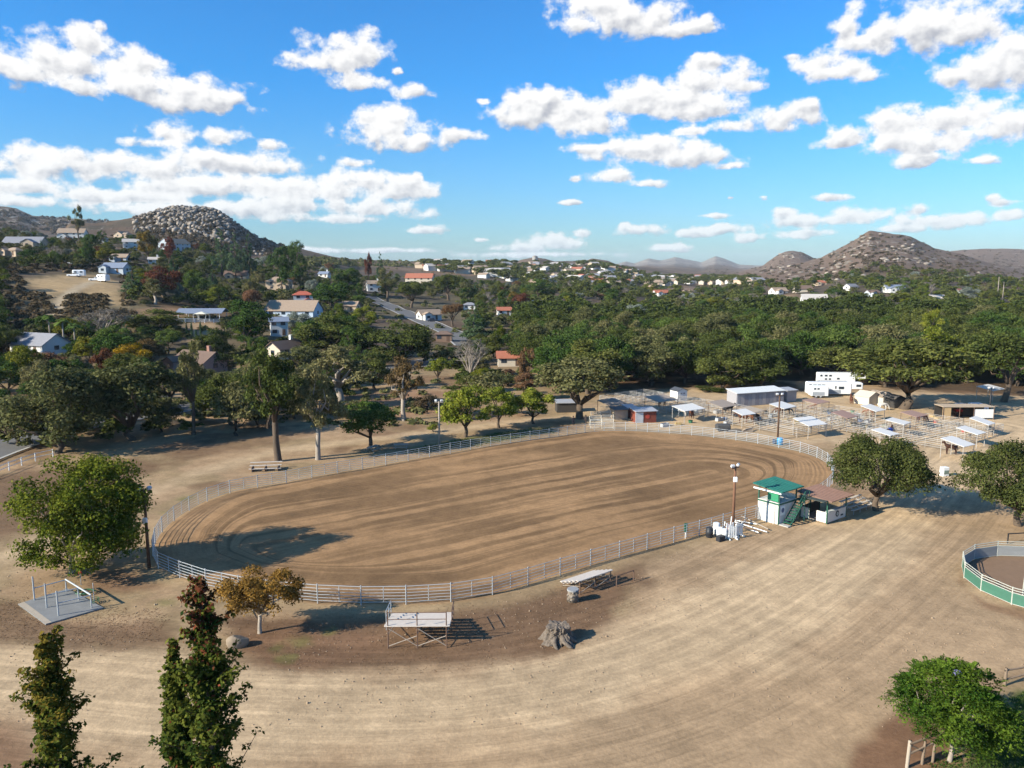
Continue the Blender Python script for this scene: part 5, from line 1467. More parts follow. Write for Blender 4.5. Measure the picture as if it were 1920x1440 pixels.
O('handrail', MB().tube([(0.6, -1.12, 0.0), (0.6, -1.12, 1.0), (3.1, -1.12, 3.35), (3.9, -1.12, 3.35), (3.9, -1.12, 0)], 0.04, 6).tube([(0.6, -1.12, 0.5), (3.1, -1.12, 2.85), (3.9, -1.12, 2.85)], 0.03, 6).tube([(3.1, -1.12, 3.35), (3.1, -1.12, 0)], 0.05, 6).tube([(3.9, -0.1, 3.35), (3.9, -0.1, 0)], 0.05, 6).mesh('handrail', GREENP), st)
O('landing', MB().box((3.55, -0.6, 2.36), (0.9, 1.0, 0.08)).mesh('landing', GREENP), st)
O('step_pad', MB().box((0.25, -0.65, 0.04), (0.6, 1.1, 0.1)).mesh('step_pad', CONC), tw)
X, Y, a = frame(1550, 983)
bo = O('announcer_booth', None, None, (X, Y, 0), rz=YAW, label='open booth with rust brown roof and white half walls beside the judges tower', cat='booth')
L_, D_ = 3.9, 3.2
O('front_wall', bx(MB(), 0.06, L_ - 0.06, 0, 0.08, 0.12, 1.25).mesh('front_wall', CREAMW), bo)
O('side_wall', bx(MB(), 0, 0.08, 0.1, 1.25, 0.12, 1.25).mesh('side_wall', CREAMW), bo)
O('side_wall', bx(MB(), 0, 0.08, 2.1, D_, 0.12, 1.25).mesh('side_wall', CREAMW), bo)
O('back_wall', bx(MB(), 0.09, L_, D_ - 0.08, D_, 0.12, 1.25).mesh('back_wall', mat('dark_board', (0.06, 0.045, 0.035))), bo)
O('floor', bx(MB(), 0.1, L_ - 0.1, 0.1, D_ - 0.1, 0.02, 0.11).mesh('floor', GREYW), bo)
O('counter', bx(MB(), 0.1, L_ - 0.1, -0.1, 0.35, 1.27, 1.32).mesh('counter', mat('counter', (0.42, 0.45, 0.42))), bo)
for (x0, y0) in [(0.05, 0.05), (L_ - 0.05, 0.05), (0.05, D_ - 0.05), (L_ - 0.05, D_ - 0.05), (L_ / 2, D_ - 0.05)]:
    O('post', MB().box((x0, y0, 1.3), (0.12, 0.12, 2.55)).mesh('post', GREENP), bo)
O('roof', MB().raw([(-0.3, -0.6, 2.58), (L_ + 0.4, -0.6, 2.58), (L_ + 0.4, D_ + 0.5, 2.82), (-0.3, D_ + 0.5, 2.82), (-0.3, -0.6, 2.66), (L_ + 0.4, -0.6, 2.66), (L_ + 0.4, D_ + 0.5, 2.9), (-0.3, D_ + 0.5, 2.9)], [(3, 2, 1, 0), (4, 5, 6, 7), (0, 1, 5, 4), (1, 2, 6, 5), (2, 3, 7, 6), (3, 0, 4, 7)]).mesh('roof', mat('rust_roof', (0.235, 0.135, 0.098), 0.85, 0.3, 1.5)), bo)
O('awning', MB().box((-0.72, 1.3, 2.66), (0.8, 3.0, 0.06)).mesh('awning', mat('dark_awning', (0.05, 0.06, 0.05))), bo)
for k in range(9):
    xx = -0.1 + k * 0.5
    O('roof_rib', MB().tube([(xx, -0.6, 2.672), (xx, D_ + 0.5, 2.912)], 0.02, 5).mesh('roof_rib', MATS['rust_roof']), bo)
sg = O('sign', MB().tube([(2.0, -0.02, 0.8), (2.0, -0.05, 0.8)], 0.34, 16).mesh('sign', BLACKM), bo)
O('emblem', MB().tube([(2.0, -0.055, 0.8), (2.0, -0.062, 0.8)], 0.22, 16).box((2.0, -0.066, 0.8), (0.46, 0.01, 0.14)).mesh('emblem', mat('sign_grey', (0.35, 0.38, 0.35))), sg)
O('number_plate', MB().box((2.95, -0.03, 0.5), (0.45, 0.03, 0.16)).mesh('number_plate', BLACKM), bo)
# low bench table under the oak
X, Y = at(1592, 968)
bt = O('bleacher_bench', None, None, (X + 0.6, Y + 0.5, 0), rz=YAW, label='low weathered bench stand in the oak shade behind the booth', cat='bench')
for i in range(4): O('plank', MB().box((2.2, i * 0.5, 0.5 + i * 0.22), (4.6, 0.32, 0.06)).mesh('plank', ALU), bt)
for xx in (0.2, 1.6, 3.0, 4.2):
    O('leg', MB().tube([(xx, 0, -0.05), (xx, 0, 0.5), (xx, 1.5, 1.16), (xx, 1.5, -0.05)], 0.035, 5).mesh('leg', GALV), bt)

# ------------------------------------------------------------------ tower side clutter
def barrel(px, py, r, h, m, label, nm='barrel', cat='barrel', group=None):
    X, Y = at(px, py)
    o = O(nm, None, None, (X, Y, 0), label=label, cat=cat, group=group)
    O('drum', MB().tube([(0, 0, 0), (0, 0, 0.05), (0, 0, h * 0.33), (0, 0, h * 0.35), (0, 0, h * 0.66), (0, 0, h * 0.68), (0, 0, h - 0.04), (0, 0, h)], [r * 0.95, r, r, r * 1.05, r * 1.05, r, r, r * 0.93], 14).mesh('drum', m, True), o)
    O('lid', MB().tube([(0, 0, h), (0, 0, h + 0.03)], [r * 0.8, r * 0.76], 14).mesh('lid', m), o)
    return o
PLW = mat('white_plastic', (0.72, 0.72, 0.69), 0.5, 0.06); BLUE = mat('blue_plastic', (0.02, 0.28, 0.55), 0.4, 0.12); BLKP = mat('black_plastic', (0.025, 0.027, 0.032), 0.5, 0.2)
barrel(1330, 1007, 0.36, 1.0, BLKP, 'black bin at the fence beside the white barrels', 'trash_bin', 'bin')
barrel(1343, 1001, 0.36, 1.15, PLW, 'white barrel standing next to the black bin', group='white barrels')
barrel(1349, 1007, 0.34, 1.0, PLW, 'white barrel in the middle of the clutter by the light pole', group='white barrels')
barrel(1358, 1009, 0.3, 0.95, PLW, 'white barrel next to the jump standards', group='white barrels')
barrel(1462, 834, 0.45, 1.1, BLUE, 'bright blue barrel outside the far rail by the wooden pole')
barrel(1452, 832, 0.3, 0.7, mat('navy', (0.03, 0.06, 0.12)), 'low dark blue tub next to the bright blue barrel', 'tub', 'tub')
X, Y = at(1351, 1014)
cr = O('crate', None, None, (X, Y, 0), rz=0.5, label='small dark crate in front of the white barrels', cat='crate')
O('box', MB().bevbox((0, 0, 0.28), (0.8, 0.55, 0.56), 0.04).mesh('box', BLKP), cr)
for i, (px_, py_, rz_) in enumerate([(1368, 1006, 0.3), (1373, 1011, 0.2), (1386, 1006, 0.5)]):
    X, Y = at(px_, py_)
    j = O('jump_standard', None, None, (X, Y, 0), rz=rz_, label=['white slatted jump standard against the light pole', 'tall white slatted jump standard in front of the pole', 'white slatted jump standard beside the stacked poles'][i], cat='jump standard', group='jump standards')
    for xx in (-0.35, -0.12, 0.12, 0.35): O('slat', MB().box((xx, 0, 0.75), (0.14, 0.05, 1.2 if abs(xx) < 0.2 else 1.45)).mesh('slat', PLW), j)
    O('rail', MB().box((0, 0.05, 0.35), (0.9, 0.04, 0.1)).box((0, 0.05, 1.1), (0.9, 0.04, 0.1)).mesh('rail', PLW), j)
    for xx in (-0.4, 0.4): O('foot', MB().box((xx, 0, 0.07), (0.1, 0.75, 0.12)).mesh('foot', PLW), j)
for i, (p0, p1) in enumerate([((1378, 978), (1420, 985)), ((1376, 982), (1438, 1000)), ((1384, 984), (1430, 997)), ((1378, 990), (1422, 1002)), ((1390, 976), (1440, 996)), ((1380, 996), (1420, 1000))]):
    (x0, y0), (x1, y1) = at(*p0), at(*p1)
    rod('jump_pole', (x0, y0, 0.15 + 0.09 * i), (x1, y1, 0.12 + 0.03 * i), 0.06, [PLW, PLW, RUSTP, PLW, GREYW, RUSTP][i], None, 8,
        label=['topmost white pole leaning on the fence by the tower', 'long white pole lying across the pile by the tower', 'rusty pole in the pile by the tower', 'short white pole low in the pile by the tower', 'grey weathered pole at the back of the pile', 'short rusty pole at the foot of the pile'][i], cat='pole', group='stacked jump poles')
for i, (px_, py_, tp_) in enumerate([(1368, 1000, 966), (1356, 1000, 976), (1363, 1002, 980)]):
    X, Y = at(px_, py_)
    rod('stake', (X, Y, 0), (X + 0.15, Y, (py_ - tp_) * Y / FPX), 0.06, PLW if i < 2 else mat('red_stake', (0.35, 0.12, 0.1)), None, 8, label=['tall white stake upright among the white barrels', 'shorter white stake among the white barrels', 'reddish stake between the white stakes'][i], cat='stake', group='upright stakes')
X, Y = at(1285, 1009)
sp = O('sign_post', None, None, (X, Y, 0), label='small dark green sign on a white post outside the near rail', cat='sign')
rod('post', (0, 0, -0.1), (0, 0, 0.9), 0.05, WHITE, sp); O('sign_board', MB().bevbox((0, -0.05, 1.15), (0.36, 0.07, 0.9), 0.03).mesh('sign_board', GREENP), sp)

# ------------------------------------------------------------------ stands
def stand(name, X, Y, rz, rows, L, z0, rise, run, label, rails):
    o = O(name, None, None, (X, Y, 0), rz=rz, label=label, cat='bleacher')
    top = z0 + rise * (rows - 1)
    for i in range(rows):
        O('seat_plank', MB().bevbox((0, -i * run, z0 + i * rise), (L, run * 0.62, 0.05), 0.015).mesh('seat_plank', ALU), o)
        if i: O('foot_plank', MB().box((0, -i * run + run * 0.45, z0 + (i - 1) * rise - 0.06), (L, run * 0.2, 0.04)).mesh('foot_plank', ALU), o)
    ns = 3
    for k in range(ns):
        xx = -L / 2 + 0.25 + k * (L - 0.5) / (ns - 1)
        yb = -(rows - 1) * run - 0.1
        rod('leg', (xx, yb, -0.1), (xx, yb, top + (1.05 if rails else 0)), 0.045, RUSTP, o)
        rod('leg', (xx, 0.05, -0.1), (xx, 0.05, z0 - 0.03), 0.04, RUSTP, o)
        rod('bearer', (xx, 0.1, z0 - 0.06), (xx, yb, top - 0.06), 0.04, RUSTP, o)
        rod('brace', (xx, 0.05, 0.1), (xx, yb, top * 0.6), 0.025, GREYW, o)
        if k < ns - 1:
            x2 = xx + (L - 0.5) / (ns - 1)
            rod('brace', (xx, yb, 0.15), (x2, yb, top * 0.55), 0.03, GREYW, o); rod('brace', (x2, yb, 0.15), (xx, yb, top * 0.9), 0.03, GREYW, o)
    if rails:
        yb = -(rows - 1) * run - 0.1
        for z in (top + 0.5, top + 1.0): rod('guard_rail', (-L / 2 + 0.25, yb, z), (L / 2 - 0.25, yb, z), 0.03, RUSTP, o)
        for s in (-1, 1):
            xx = s * (L / 2 + 0.05)
            for t in (0, 0.33, 0.66): rod('rail_post', (xx, yb * t, z0 - 0.1), (xx, yb * t, z0 + 1.05 + (top - z0) * t * 0.6), 0.03, GALV if s < 0 else RUSTP, o)
            for dz in (0.6, 1.05): rod('end_rail', (xx, 0, z0 + dz), (xx, yb * 0.66, z0 + dz + (top - z0) * 0.4), 0.03, GALV if s < 0 else RUSTP, o)
    return o
x0, y0 = at(781, 1216)
stand('grandstand', x0, y0 + 3.9, 0.015, 7, 4.7, 0.85, 0.14, 0.62, 'raised bleacher seen from behind with pale seat planks and rusty posts', True)
x0, y0 = at(1104, 1108)
stand('low_bleacher', x0 - 0.7, y0 + 2.0, YAW, 5, 4.1, 0.5, 0.18, 0.5, 'low five row bleacher near the rail beside the stone bin', False)
rl = O('hand_rail', None, None, (*at(1156, 1100), 0), rz=YAW, label='rusty hoop rail standing past the end of the low bleacher', cat='rail')
rod('post', (0, 0, -0.05), (0, 0, 0.95), 0.045, RUSTP, rl); rod('post', (2.1, 0, -0.05), (2.1, 0, 0.95), 0.045, RUSTP, rl); rod('top_bar', (0, 0, 0.95), (2.1, 0, 0.95), 0.045, RUSTP, rl)
X, Y = at(1074, 1128)
sb_ = O('stone_bin', None, None, (X, Y, 0), label='round stone clad trash bin next to the low bleacher', cat='bin')
for k in range(46):
    a = rng.uniform(0, 6.28); z = rng.uniform(0.08, 0.95)
    O('stone', BLD[k % 6], sb_, (0.42 * math.cos(a), 0.42 * math.sin(a), z), rz=a, scale=(0.09, 0.13, 0.1))
O('drum', MB().tube([(0, 0, 0), (0, 0, 1.0)], 0.42, 16).mesh('drum', mat('mortar', (0.2, 0.16, 0.12)), True), sb_)
O('rim', MB().tube([(0, 0, 1.0), (0, 0, 1.12)], [0.5, 0.48], 16).mesh('rim', mat('bin_rim', (0.25, 0.25, 0.25))), sb_)
# plank bench stand behind the far-left rail
X, Y = at(497, 884)
pk = O('plank_stand', None, None, (X, Y, 0), rz=0.15, label='three row plank bench outside the rail below the tall rugged tree', cat='bench')
for i in range(3): O('plank', MB().box((0, i * 0.7, 0.4 + i * 0.28), (4.2, 0.3, 0.06)).mesh('plank', ALU), pk)
for xx in (-1.7, 0, 1.7): O('leg', MB().box((xx, 0.7, 0.3), (0.08, 1.7, 0.6)).mesh('leg', RUSTP), pk)
for i, (px_, py_) in enumerate([(752, 842), (700, 846)]):
    X, Y = at(px_, py_)
    t_ = O('picnic_table', None, None, (X, Y, 0), rz=0.1 + i, label=['weathered picnic table on the shaded lawn behind the far rail', 'picnic table hidden in shade below the dome shaped tree'][i], cat='table')
    O('table_top', MB().box((0, 0, 0.75), (2.2, 0.85, 0.06)).mesh('table_top', GREYW), t_)
    for s in (-1, 1):
        O('bench_plank', MB().box((0, s * 0.75, 0.45), (2.2, 0.28, 0.05)).mesh('bench_plank', GREYW), t_)
        O('leg', MB().tube([(s * 0.8, -0.75, 0), (s * 0.8, 0, 0.72), (s * 0.8, 0.75, 0)], 0.05, 5).mesh('leg', GREYW), t_)

# ------------------------------------------------------------------ stump and boulder
import bmesh
X, Y = at(1046, 1201)
sm_ = O('tree_stump', None, None, (X, Y, 0), scale=(1.08, 1.0, 0.84), label='large grey tree stump with flared twisted roots in the dry grass', cat='stump')
bm = bmesh.new(); bmesh.ops.create_icosphere(bm, subdivisions=5, radius=1)
for v in bm.verts:
    c = v.co.copy(); a = math.atan2(c.y, c.x); zz = max(-0.3, c.z)
    lob = 0.5 + 0.5 * math.sin(5 * a + 1.3 * math.sin(2 * a)) ; fl = max(0, 0.55 - zz) ** 1.4
    nn = float(fbm(np.array([a * 5.0 + 20]), np.array([zz * 2.6 + 5]), 5, 0.65)[0])
    rr = 0.78 + fl * (0.25 + 0.85 * lob) + (nn - 0.5) * 0.6
    hr = math.hypot(c.x, c.y)
    k = min(1.0, hr / 0.55)
    top = 1.45 + (nn - 0.5) * 0.35 + 0.12 * math.sin(3 * a) * k
    v.co = (math.cos(a) * rr * k, math.sin(a) * rr * k, top if c.z > 0.83 else max(-0.1, (zz + 0.1) / 0.93 * top))
me = bpy.data.meshes.new('trunk'); bm.to_mesh(me); bm.free()
me.materials.append(mat('stump_wood', (0.15, 0.118, 0.09), 0.95, 0.85, 5.0, bump=1.0)); O('trunk', me, sm_)
for k, (a, L) in enumerate([(-1.9, 1.5), (-1.2, 1.7), (-0.5, 1.4), (0.3, 1.3), (2.6, 1.3), (-2.7, 1.2), (-0.9, 1.3)]):
    O('root', MB().tube([(math.cos(a) * 0.6, math.sin(a) * 0.6, 0.8), (math.cos(a) * 0.95, math.sin(a) * 0.95, 0.42), (math.cos(a + 0.15) * L * 0.85, math.sin(a + 0.15) * L * 0.85, 0.16), (math.cos(a + 0.3) * L, math.sin(a + 0.3) * L, -0.05)], [0.2, 0.19, 0.14, 0.06], 8).mesh('root', MATS['stump_wood'], True), sm_)
X, Y = at(445, 1210)
bl = O('boulder', boulder_mesh(78, 4, 0.42, 0.68, 0.008), None, (X, Y, 0.34), rz=0.4, scale=(0.85, 0.62, 0.72), label='single grey boulder in the dry grass beside the small yellow tree', cat='boulder')
bl.data.materials[0] = mat('tan_boulder', (0.26, 0.20, 0.14), 0.95, 0.4, 1.5, bump=0.5)

# ------------------------------------------------------------------ wash rack
cs = [at(34, 1134), at(86, 1172), at(194, 1141), at(127, 1105)]
wr = O('wash_rack', None, None, (0, 0, 0), label='concrete wash slab with steel hitching rails beside the big leafy tree', cat='wash rack')
O('slab', MB().raw([(p[0], p[1], -0.1) for p in cs] + [(p[0], p[1], 0.09) for p in cs], [(3, 2, 1, 0), (4, 5, 6, 7), (0, 1, 5, 4), (1, 2, 6, 5), (2, 3, 7, 6), (3, 0, 4, 7)]).mesh('slab', mat('slab_concrete', (0.19, 0.19, 0.185), 0.9, 0.3, 1.2)), wr)
c4 = [Vector((*p, 0)) for p in cs]
edge = [c4[0], c4[1], c4[1].lerp(c4[2], 0.1), c4[0].lerp(c4[3], 0.12)]
O('apron', MB().raw([(p.x, p.y, 0.094) for p in edge], [(0, 1, 2, 3)]).mesh('apron', mat('apron', (0.36, 0.30, 0.23), 0.9, 0.2)), wr)
tall = [at(65, 1127), at(88, 1141), at(110, 1156)]; shortp = [at(125, 1110), at(148, 1135), at(172, 1141)]
shortp = [at(125, 1111), at(148, 1127), at(172, 1141)]
for p in tall: rod('upright', (*p, 0), (*p, 2.1), 0.065, GALV, wr, 8)
for p in shortp: rod('upright', (*p, 0), (*p, 1.15), 0.055, GALV, wr, 8)
for p, q in zip(tall, shortp): rod('side_rail', (*p, 1.1), (*q, 1.12), 0.045, GALV, wr, 8)
rod('top_bar', (*shortp[0], 1.17), (*shortp[2], 1.17), 0.07, GALV, wr, 8)
X, Y = at(152, 1096)
sp = O('sign_post', None, None, (X, Y, 0), label='thin post with small red sign behind the wash slab', cat='sign')
rod('post', (0, 0, -0.1), (0, 0, 1.0), 0.03, GALV, sp); O('sign_board', MB().bevbox((0, -0.03, 1.12), (0.26, 0.05, 0.3), 0.02).mesh('sign_board', mat('red_sign', (0.45, 0.03, 0.03))), sp)
X, Y = at(177, 1131)
hp_ = O('hose_stand', None, None, (X, Y, 0), label='hose post with coiled green hose at the corner of the wash slab', cat='hose')
rod('post', (0, 0, -0.1), (0, 0, 1.75), 0.03, GALV, hp_)
GH = mat('green_hose', (0.03, 0.11, 0.05), 0.5, 0.2)
O('hose', MB().tube([(0.05 + 0.32 * math.cos(t * 0.5), 0.32 * math.sin(t * 0.5), 0.06 + 0.012 * t) for t in range(34)], 0.03, 5).mesh('hose', GH), hp_)
X, Y = at(160, 1113)
hc = O('garden_hose', MB().tube([(0.9 * math.cos(t * 0.42) * (1 - t * 0.012), 0.5 * math.sin(t * 0.42), 0.14 + 0.01 * (t % 9)) for t in range(44)], 0.035, 5).mesh('hose', GH), None, (X, Y, 0), label='loose green hose loops lying on the wash slab', cat='hose')

# ------------------------------------------------------------------ round pen
PC = (47.0, 63.7); PR = 7.3; NP = 16
rp = O('round_pen', None, None, (PC[0], PC[1], 0), label='round pen of green panels with two top rails at the right edge', cat='pen')
PG = mat('pen_green', (0.05, 0.14, 0.095), 0.6, 0.25, 1.5); PI = mat('pen_panel_inside', (0.24, 0.245, 0.24), 0.7, 0.3, 2); PF = mat('pen_frame', (0.42, 0.42, 0.36), 0.6, 0.2)
pan_o = MB().box((0, -0.012, 0), (1, 0.02, 1)).mesh('panel', PG); pan_i = MB().box((0, 0.012, 0), (1, 0.02, 1)).mesh('panel_lining', PI)
for k in range(NP):
    a0, a1 = 2 * math.pi * k / NP + 0.12, 2 * math.pi * (k + 1) / NP + 0.12
    p, q = Vector((PR * math.cos(a0), PR * math.sin(a0), 0)), Vector((PR * math.cos(a1), PR * math.sin(a1), 0))
    L = (q - p).length; yaw = math.atan2((q - p).y, (q - p).x); c_ = (p + q) / 2
    rod('post', p + Vector((0, 0, -0.05)), p + Vector((0, 0, 1.52)), 0.05, PF, rp)
    po = O('panel', pan_o, rp, (c_.x, c_.y, 0.56), rz=yaw, scale=(L - 0.06, 1, 0.88))
    O('lining', pan_i, po)
    for z in (0.09, 1.04, 1.25, 1.46): rod('rail', p + Vector((0, 0, z)), q + Vector((0, 0, z)), 0.035, PF, rp)
O('sand', MB().tube([(0, 0, -0.2), (0, 0, 0.03)], PR - 0.06, 32).mesh('sand', mat('pen_sand', (0.2, 0.125, 0.075), 0.95, 0.2, 1.5)), rp)
X, Y = at(1889, 1020)
hr_ = O('hitching_rail', None, None, (X, Y, 0), rz=0.15, label='black hitching rail in the shade behind the round pen', cat='rail')
rod('post', (0, 0, -0.1), (0, 0, 1.05), 0.06, BLACKM, hr_, 8); rod('post', (3.4, 0, -0.1), (3.4, 0, 1.05), 0.06, BLACKM, hr_, 8); rod('top_bar', (-0.05, 0, 1.05), (3.45, 0, 1.05), 0.06, BLACKM, hr_, 8)
X, Y = at(1915, 1135)
o_ = rod('thin_post', (X, Y, -0.1), (X + 0.1, Y, 4.4), 0.05, PF, None, 8, label='thin pale post standing at the rim of the round pen', cat='post')

# ------------------------------------------------------------------ stalls: shelters, pens, sheds
ROOFM = dict(white=mat('shelter_white', (0.60, 0.58, 0.54), 0.6, 0.1, 1.5), brown=mat('shelter_brown', (0.30, 0.24, 0.19), 0.8, 0.2, 1.5), red=mat('shelter_red', (0.30, 0.19, 0.15), 0.8, 0.2, 1.5), tan=mat('shelter_tan', (0.42, 0.33, 0.24), 0.8, 0.2, 1.5))
def shelter(px, py, wpx, dm, key, label, z=2.45, yaw=YAW, slope=0.25):
    X, Y = at(px, py, z); yaw += float(rng.normal() * 0.08); slope *= float(rng.uniform(0.5, 1.5))
    w_ = max(2.6, wpx * Y / FPX / (math.cos(yaw) + 0.45 * math.sin(yaw)))
    o = O('stall_shelter', None, None, (X, Y, 0), rz=yaw, label=label, cat='shelter', group='stall shelters')
    a, b = w_ / 2, dm / 2
    V = [(-a, -b, z - slope), (a, -b, z - slope), (a, b, z + slope), (-a, b, z + slope)]
    O('roof', MB().raw(V + [(p[0], p[1], p[2] + 0.07) for p in V], [(3, 2, 1, 0), (4, 5, 6, 7), (0, 1, 5, 4), (1, 2, 6, 5), (2, 3, 7, 6), (3, 0, 4, 7)]).mesh('roof', ROOFM[key]), o)
    for sx in (-1, 1):
        for sy in (-1, 1): rod('post', (sx * (a - 0.12), sy * (b - 0.12), -0.1), (sx * (a - 0.12), sy * (b - 0.12), z + sy * slope * 0.9), 0.05, PENP if key == 'white' else RUSTP, o)
    return o
for s_ in [
 (1147, 754, 48, 3.4, 'brown', 'brown shelter roof next to the gnarled oak'), (1240, 747, 56, 4, 'brown', 'long brown shelter roof below the white garden shed'),
 (1291, 764, 60, 3.2, 'white', 'pale shelter roof over the white and bay horses'), (1355, 757, 50, 3.4, 'brown', 'brown lean shelter over a black horse by the storage shed'),
 (1468, 760, 48, 3, 'white', 'white shelter roof behind the pole with the grazing horses'), (1530, 752, 46, 3.2, 'red', 'reddish shelter above the resting chestnut horse'),
 (1584, 777, 42, 3, 'red', 'reddish flat shelter in the middle of the pens'), (1519, 790, 54, 3.4, 'white', 'wide white shelter roof in the pens nearest the arena'),
 (1637, 765, 36, 3, 'white', 'white shelter beside the white horse and small tents'), (1714, 776, 42, 3, 'red', 'reddish shelter next to the broad oak trunk'),
 (1684, 790, 36, 3, 'white', 'white shelter behind the oak by the judges tower'), (1660, 810, 28, 3, 'white', 'white shelter half hidden by the oak, over the blanketed horse'),
 (1842, 789, 34, 3, 'white', 'white shelter farthest along the dirt road'), (1821, 807, 38, 3.2, 'white', 'white shelter in the middle along the dirt road'),
 (1796, 828, 44, 3.4, 'white', 'white shelter nearest the right oaks along the dirt road'), (1858, 727, 52, 3.4, 'white', 'pale shelter alone in front of the far right oak'),
 (1409, 768, 40, 3, 'tan', 'tan shelter with pale tank beside the storage shed'), (1395, 773, 40, 2.4, 'white', 'narrow pale shelter over the bay and pinto horses')]: shelter(*s_)

def pens(C, u0, v0, nu, nv, cu, cv, words, seed):
    rg = np.random.default_rng(seed)
    e1 = np.array([math.cos(YAW), math.sin(YAW)]); e2 = np.array([-math.sin(YAW), math.cos(YAW)])
    for i in range(nu):
        for j in range(nv):
            b = np.array(C) + e1 * (u0 + i * cu) + e2 * (v0 + j * cv)
            o = O('corral_pen', None, None, (*b, 0), rz=YAW, label='%s %s pipe pen in the %s row %s' % (['first', 'second', 'third', 'fourth', 'fifth', 'sixth', 'seventh', 'eighth'][i], 'near' if j == 0 else 'far' if j == nv - 1 else 'middle', ['front', 'second', 'third'][j], words), cat='pen', group='pipe pens ' + words)
            sides = [((0, 0), (cu, 0)), ((0, 0), (0, cv))]
            if i == nu - 1: sides.append(((cu, 0), (cu, cv)))
            if j == nv - 1: sides.append(((0, cv), (cu, cv)))
            seen = set()
            for (p, q) in sides:
                for t in (p, q):
                    if t not in seen: seen.add(t); rod('post', (*t, -0.05), (*t, 1.6), 0.035, PENP, o, 5)
                m_ = ((p[0] + q[0]) / 2, (p[1] + q[1]) / 2); rod('post', (*m_, -0.05), (*m_, 1.5), 0.025, PENP, o, 5)
                for z in (0.4, 0.7, 1.0, 1.3, 1.55): rod('rail', (*p, z), (*q, z), 0.032, PENP, o, 5)
pens(at(1495, 822), 0.3, 0.3, 6, 2, 4.2, 7.0, 'between the arena and the trailers', 1)
pens(at(1780, 848), 0.3, 0.6, 5, 2, 4.2, 6.2, 'beside the dirt road', 2)
pens(at(1230, 790), 4.5, 3.5, 3, 2, 4.6, 6.2, 'below the white shed', 3)
pens(at(1345, 790), 1.0, 1.0, 2, 2, 4.6, 5.5, 'in front of the storage shed', 4)
pens(at(1648, 822), 0.0, 0.0, 2, 2, 4.2, 5.5, 'behind the round oak', 5)
pens(at(1160, 762), 0.0, 0.0, 3, 1, 4.4, 5.5, 'beside the gnarled oak', 6)
# feed, tubs and gear left about the pens
HAY = mat('hay', (0.36, 0.27, 0.12), 0.95, 0.3, 5); TUBS = [mat('tub_blue', (0.04, 0.12, 0.3)), mat('tub_black', (0.03, 0.03, 0.03)), mat('tub_red', (0.35, 0.05, 0.04)), mat('tub_green', (0.05, 0.18, 0.1))]
TW = ['blue', 'black', 'red', 'green']
rgc = np.random.default_rng(17)
for k in range(44):
    px_ = rgc.uniform(1190, 1860); py_ = rgc.uniform(768, 800) + max(0, px_ - 1480) * 0.05
    X, Y = at(px_, py_)
    side = 'left pens' if px_ < 1340 else 'middle pens' if px_ < 1600 else 'pens by the dirt road'
    if k % 3 == 0:
        o = O('hay_bale', None, None, (X, Y, 0), rz=float(rgc.uniform(0, 3)), label='tan hay bale lying among the ' + side, cat='hay bale', group='hay bales')
        O('bale', MB().bevbox((0, 0, 0.25), (1.1, 0.5, 0.5), 0.06).mesh('bale', HAY), o)
        for xx in (-0.25, 0.25): O('twine', MB().box((xx, 0, 0.252), (0.03, 0.51, 0.51)).mesh('twine', MATS['tub_red']), o)
    elif k % 3 == 1:
        q = k % 4
        o = O('feed_tub', None, None, (X, Y, 0), label='%s feed tub standing among the %s' % (TW[q], side), cat='tub', group='feed tubs')
        O('tub', MB().tube([(0, 0, 0), (0, 0, 0.5), (0, 0, 0.5), (0, 0, 0.1)], [0.3, 0.42, 0.38, 0.27], 12).mesh('tub', TUBS[q]), o)
    else:
        o = O('water_trough', None, None, (X, Y, 0), rz=YAW, label='low grey water trough among the ' + side, cat='trough', group='water troughs')
        O('trough', MB().box((0, 0.3, 0.3), (1.6, 0.06, 0.6)).box((0, -0.3, 0.3), (1.6, 0.06, 0.6)).box((0.8, 0, 0.3), (0.06, 0.54, 0.6)).box((-0.8, 0, 0.3), (0.06, 0.54, 0.6)).box((0, 0, 0.1), (1.54, 0.54, 0.06)).mesh('trough', GALV), o)
        O('water', MB().box((0, 0, 0.45), (1.53, 0.53, 0.02)).mesh('water', GLASS), o)
# chute panels by the gnarled oak
for i, (p0, p1) in enumerate([((1105, 800), (1150, 797)), ((1108, 792), (1144, 789)), ((1107, 806), (1150, 806))]):
    (x0, y0), (x1, y1) = at(*p0), at(*p1)
    o = O('gate_panel', None, None, (0, 0, 0), label=['pale pipe panel forming the arena chute by the gnarled oak', 'rear pipe panel of the arena chute by the gnarled oak', 'front pipe panel of the arena chute by the gnarled oak'][i], cat='gate', group='chute panels')
    for z in (0.35, 0.65, 0.95, 1.25, 1.55, 1.8): rod('rail', (x0, y0, z), (x1, y1, z), 0.035, mat('cream_pipe', (0.6, 0.56, 0.47)), o, 5)
    for t in (0, 0.5, 1): rod('post', (x0 + (x1 - x0) * t, y0 + (y1 - y0) * t, -0.05), (x0 + (x1 - x0) * t, y0 + (y1 - y0) * t, 1.9), 0.05, MATS['cream_pipe'], o, 5)

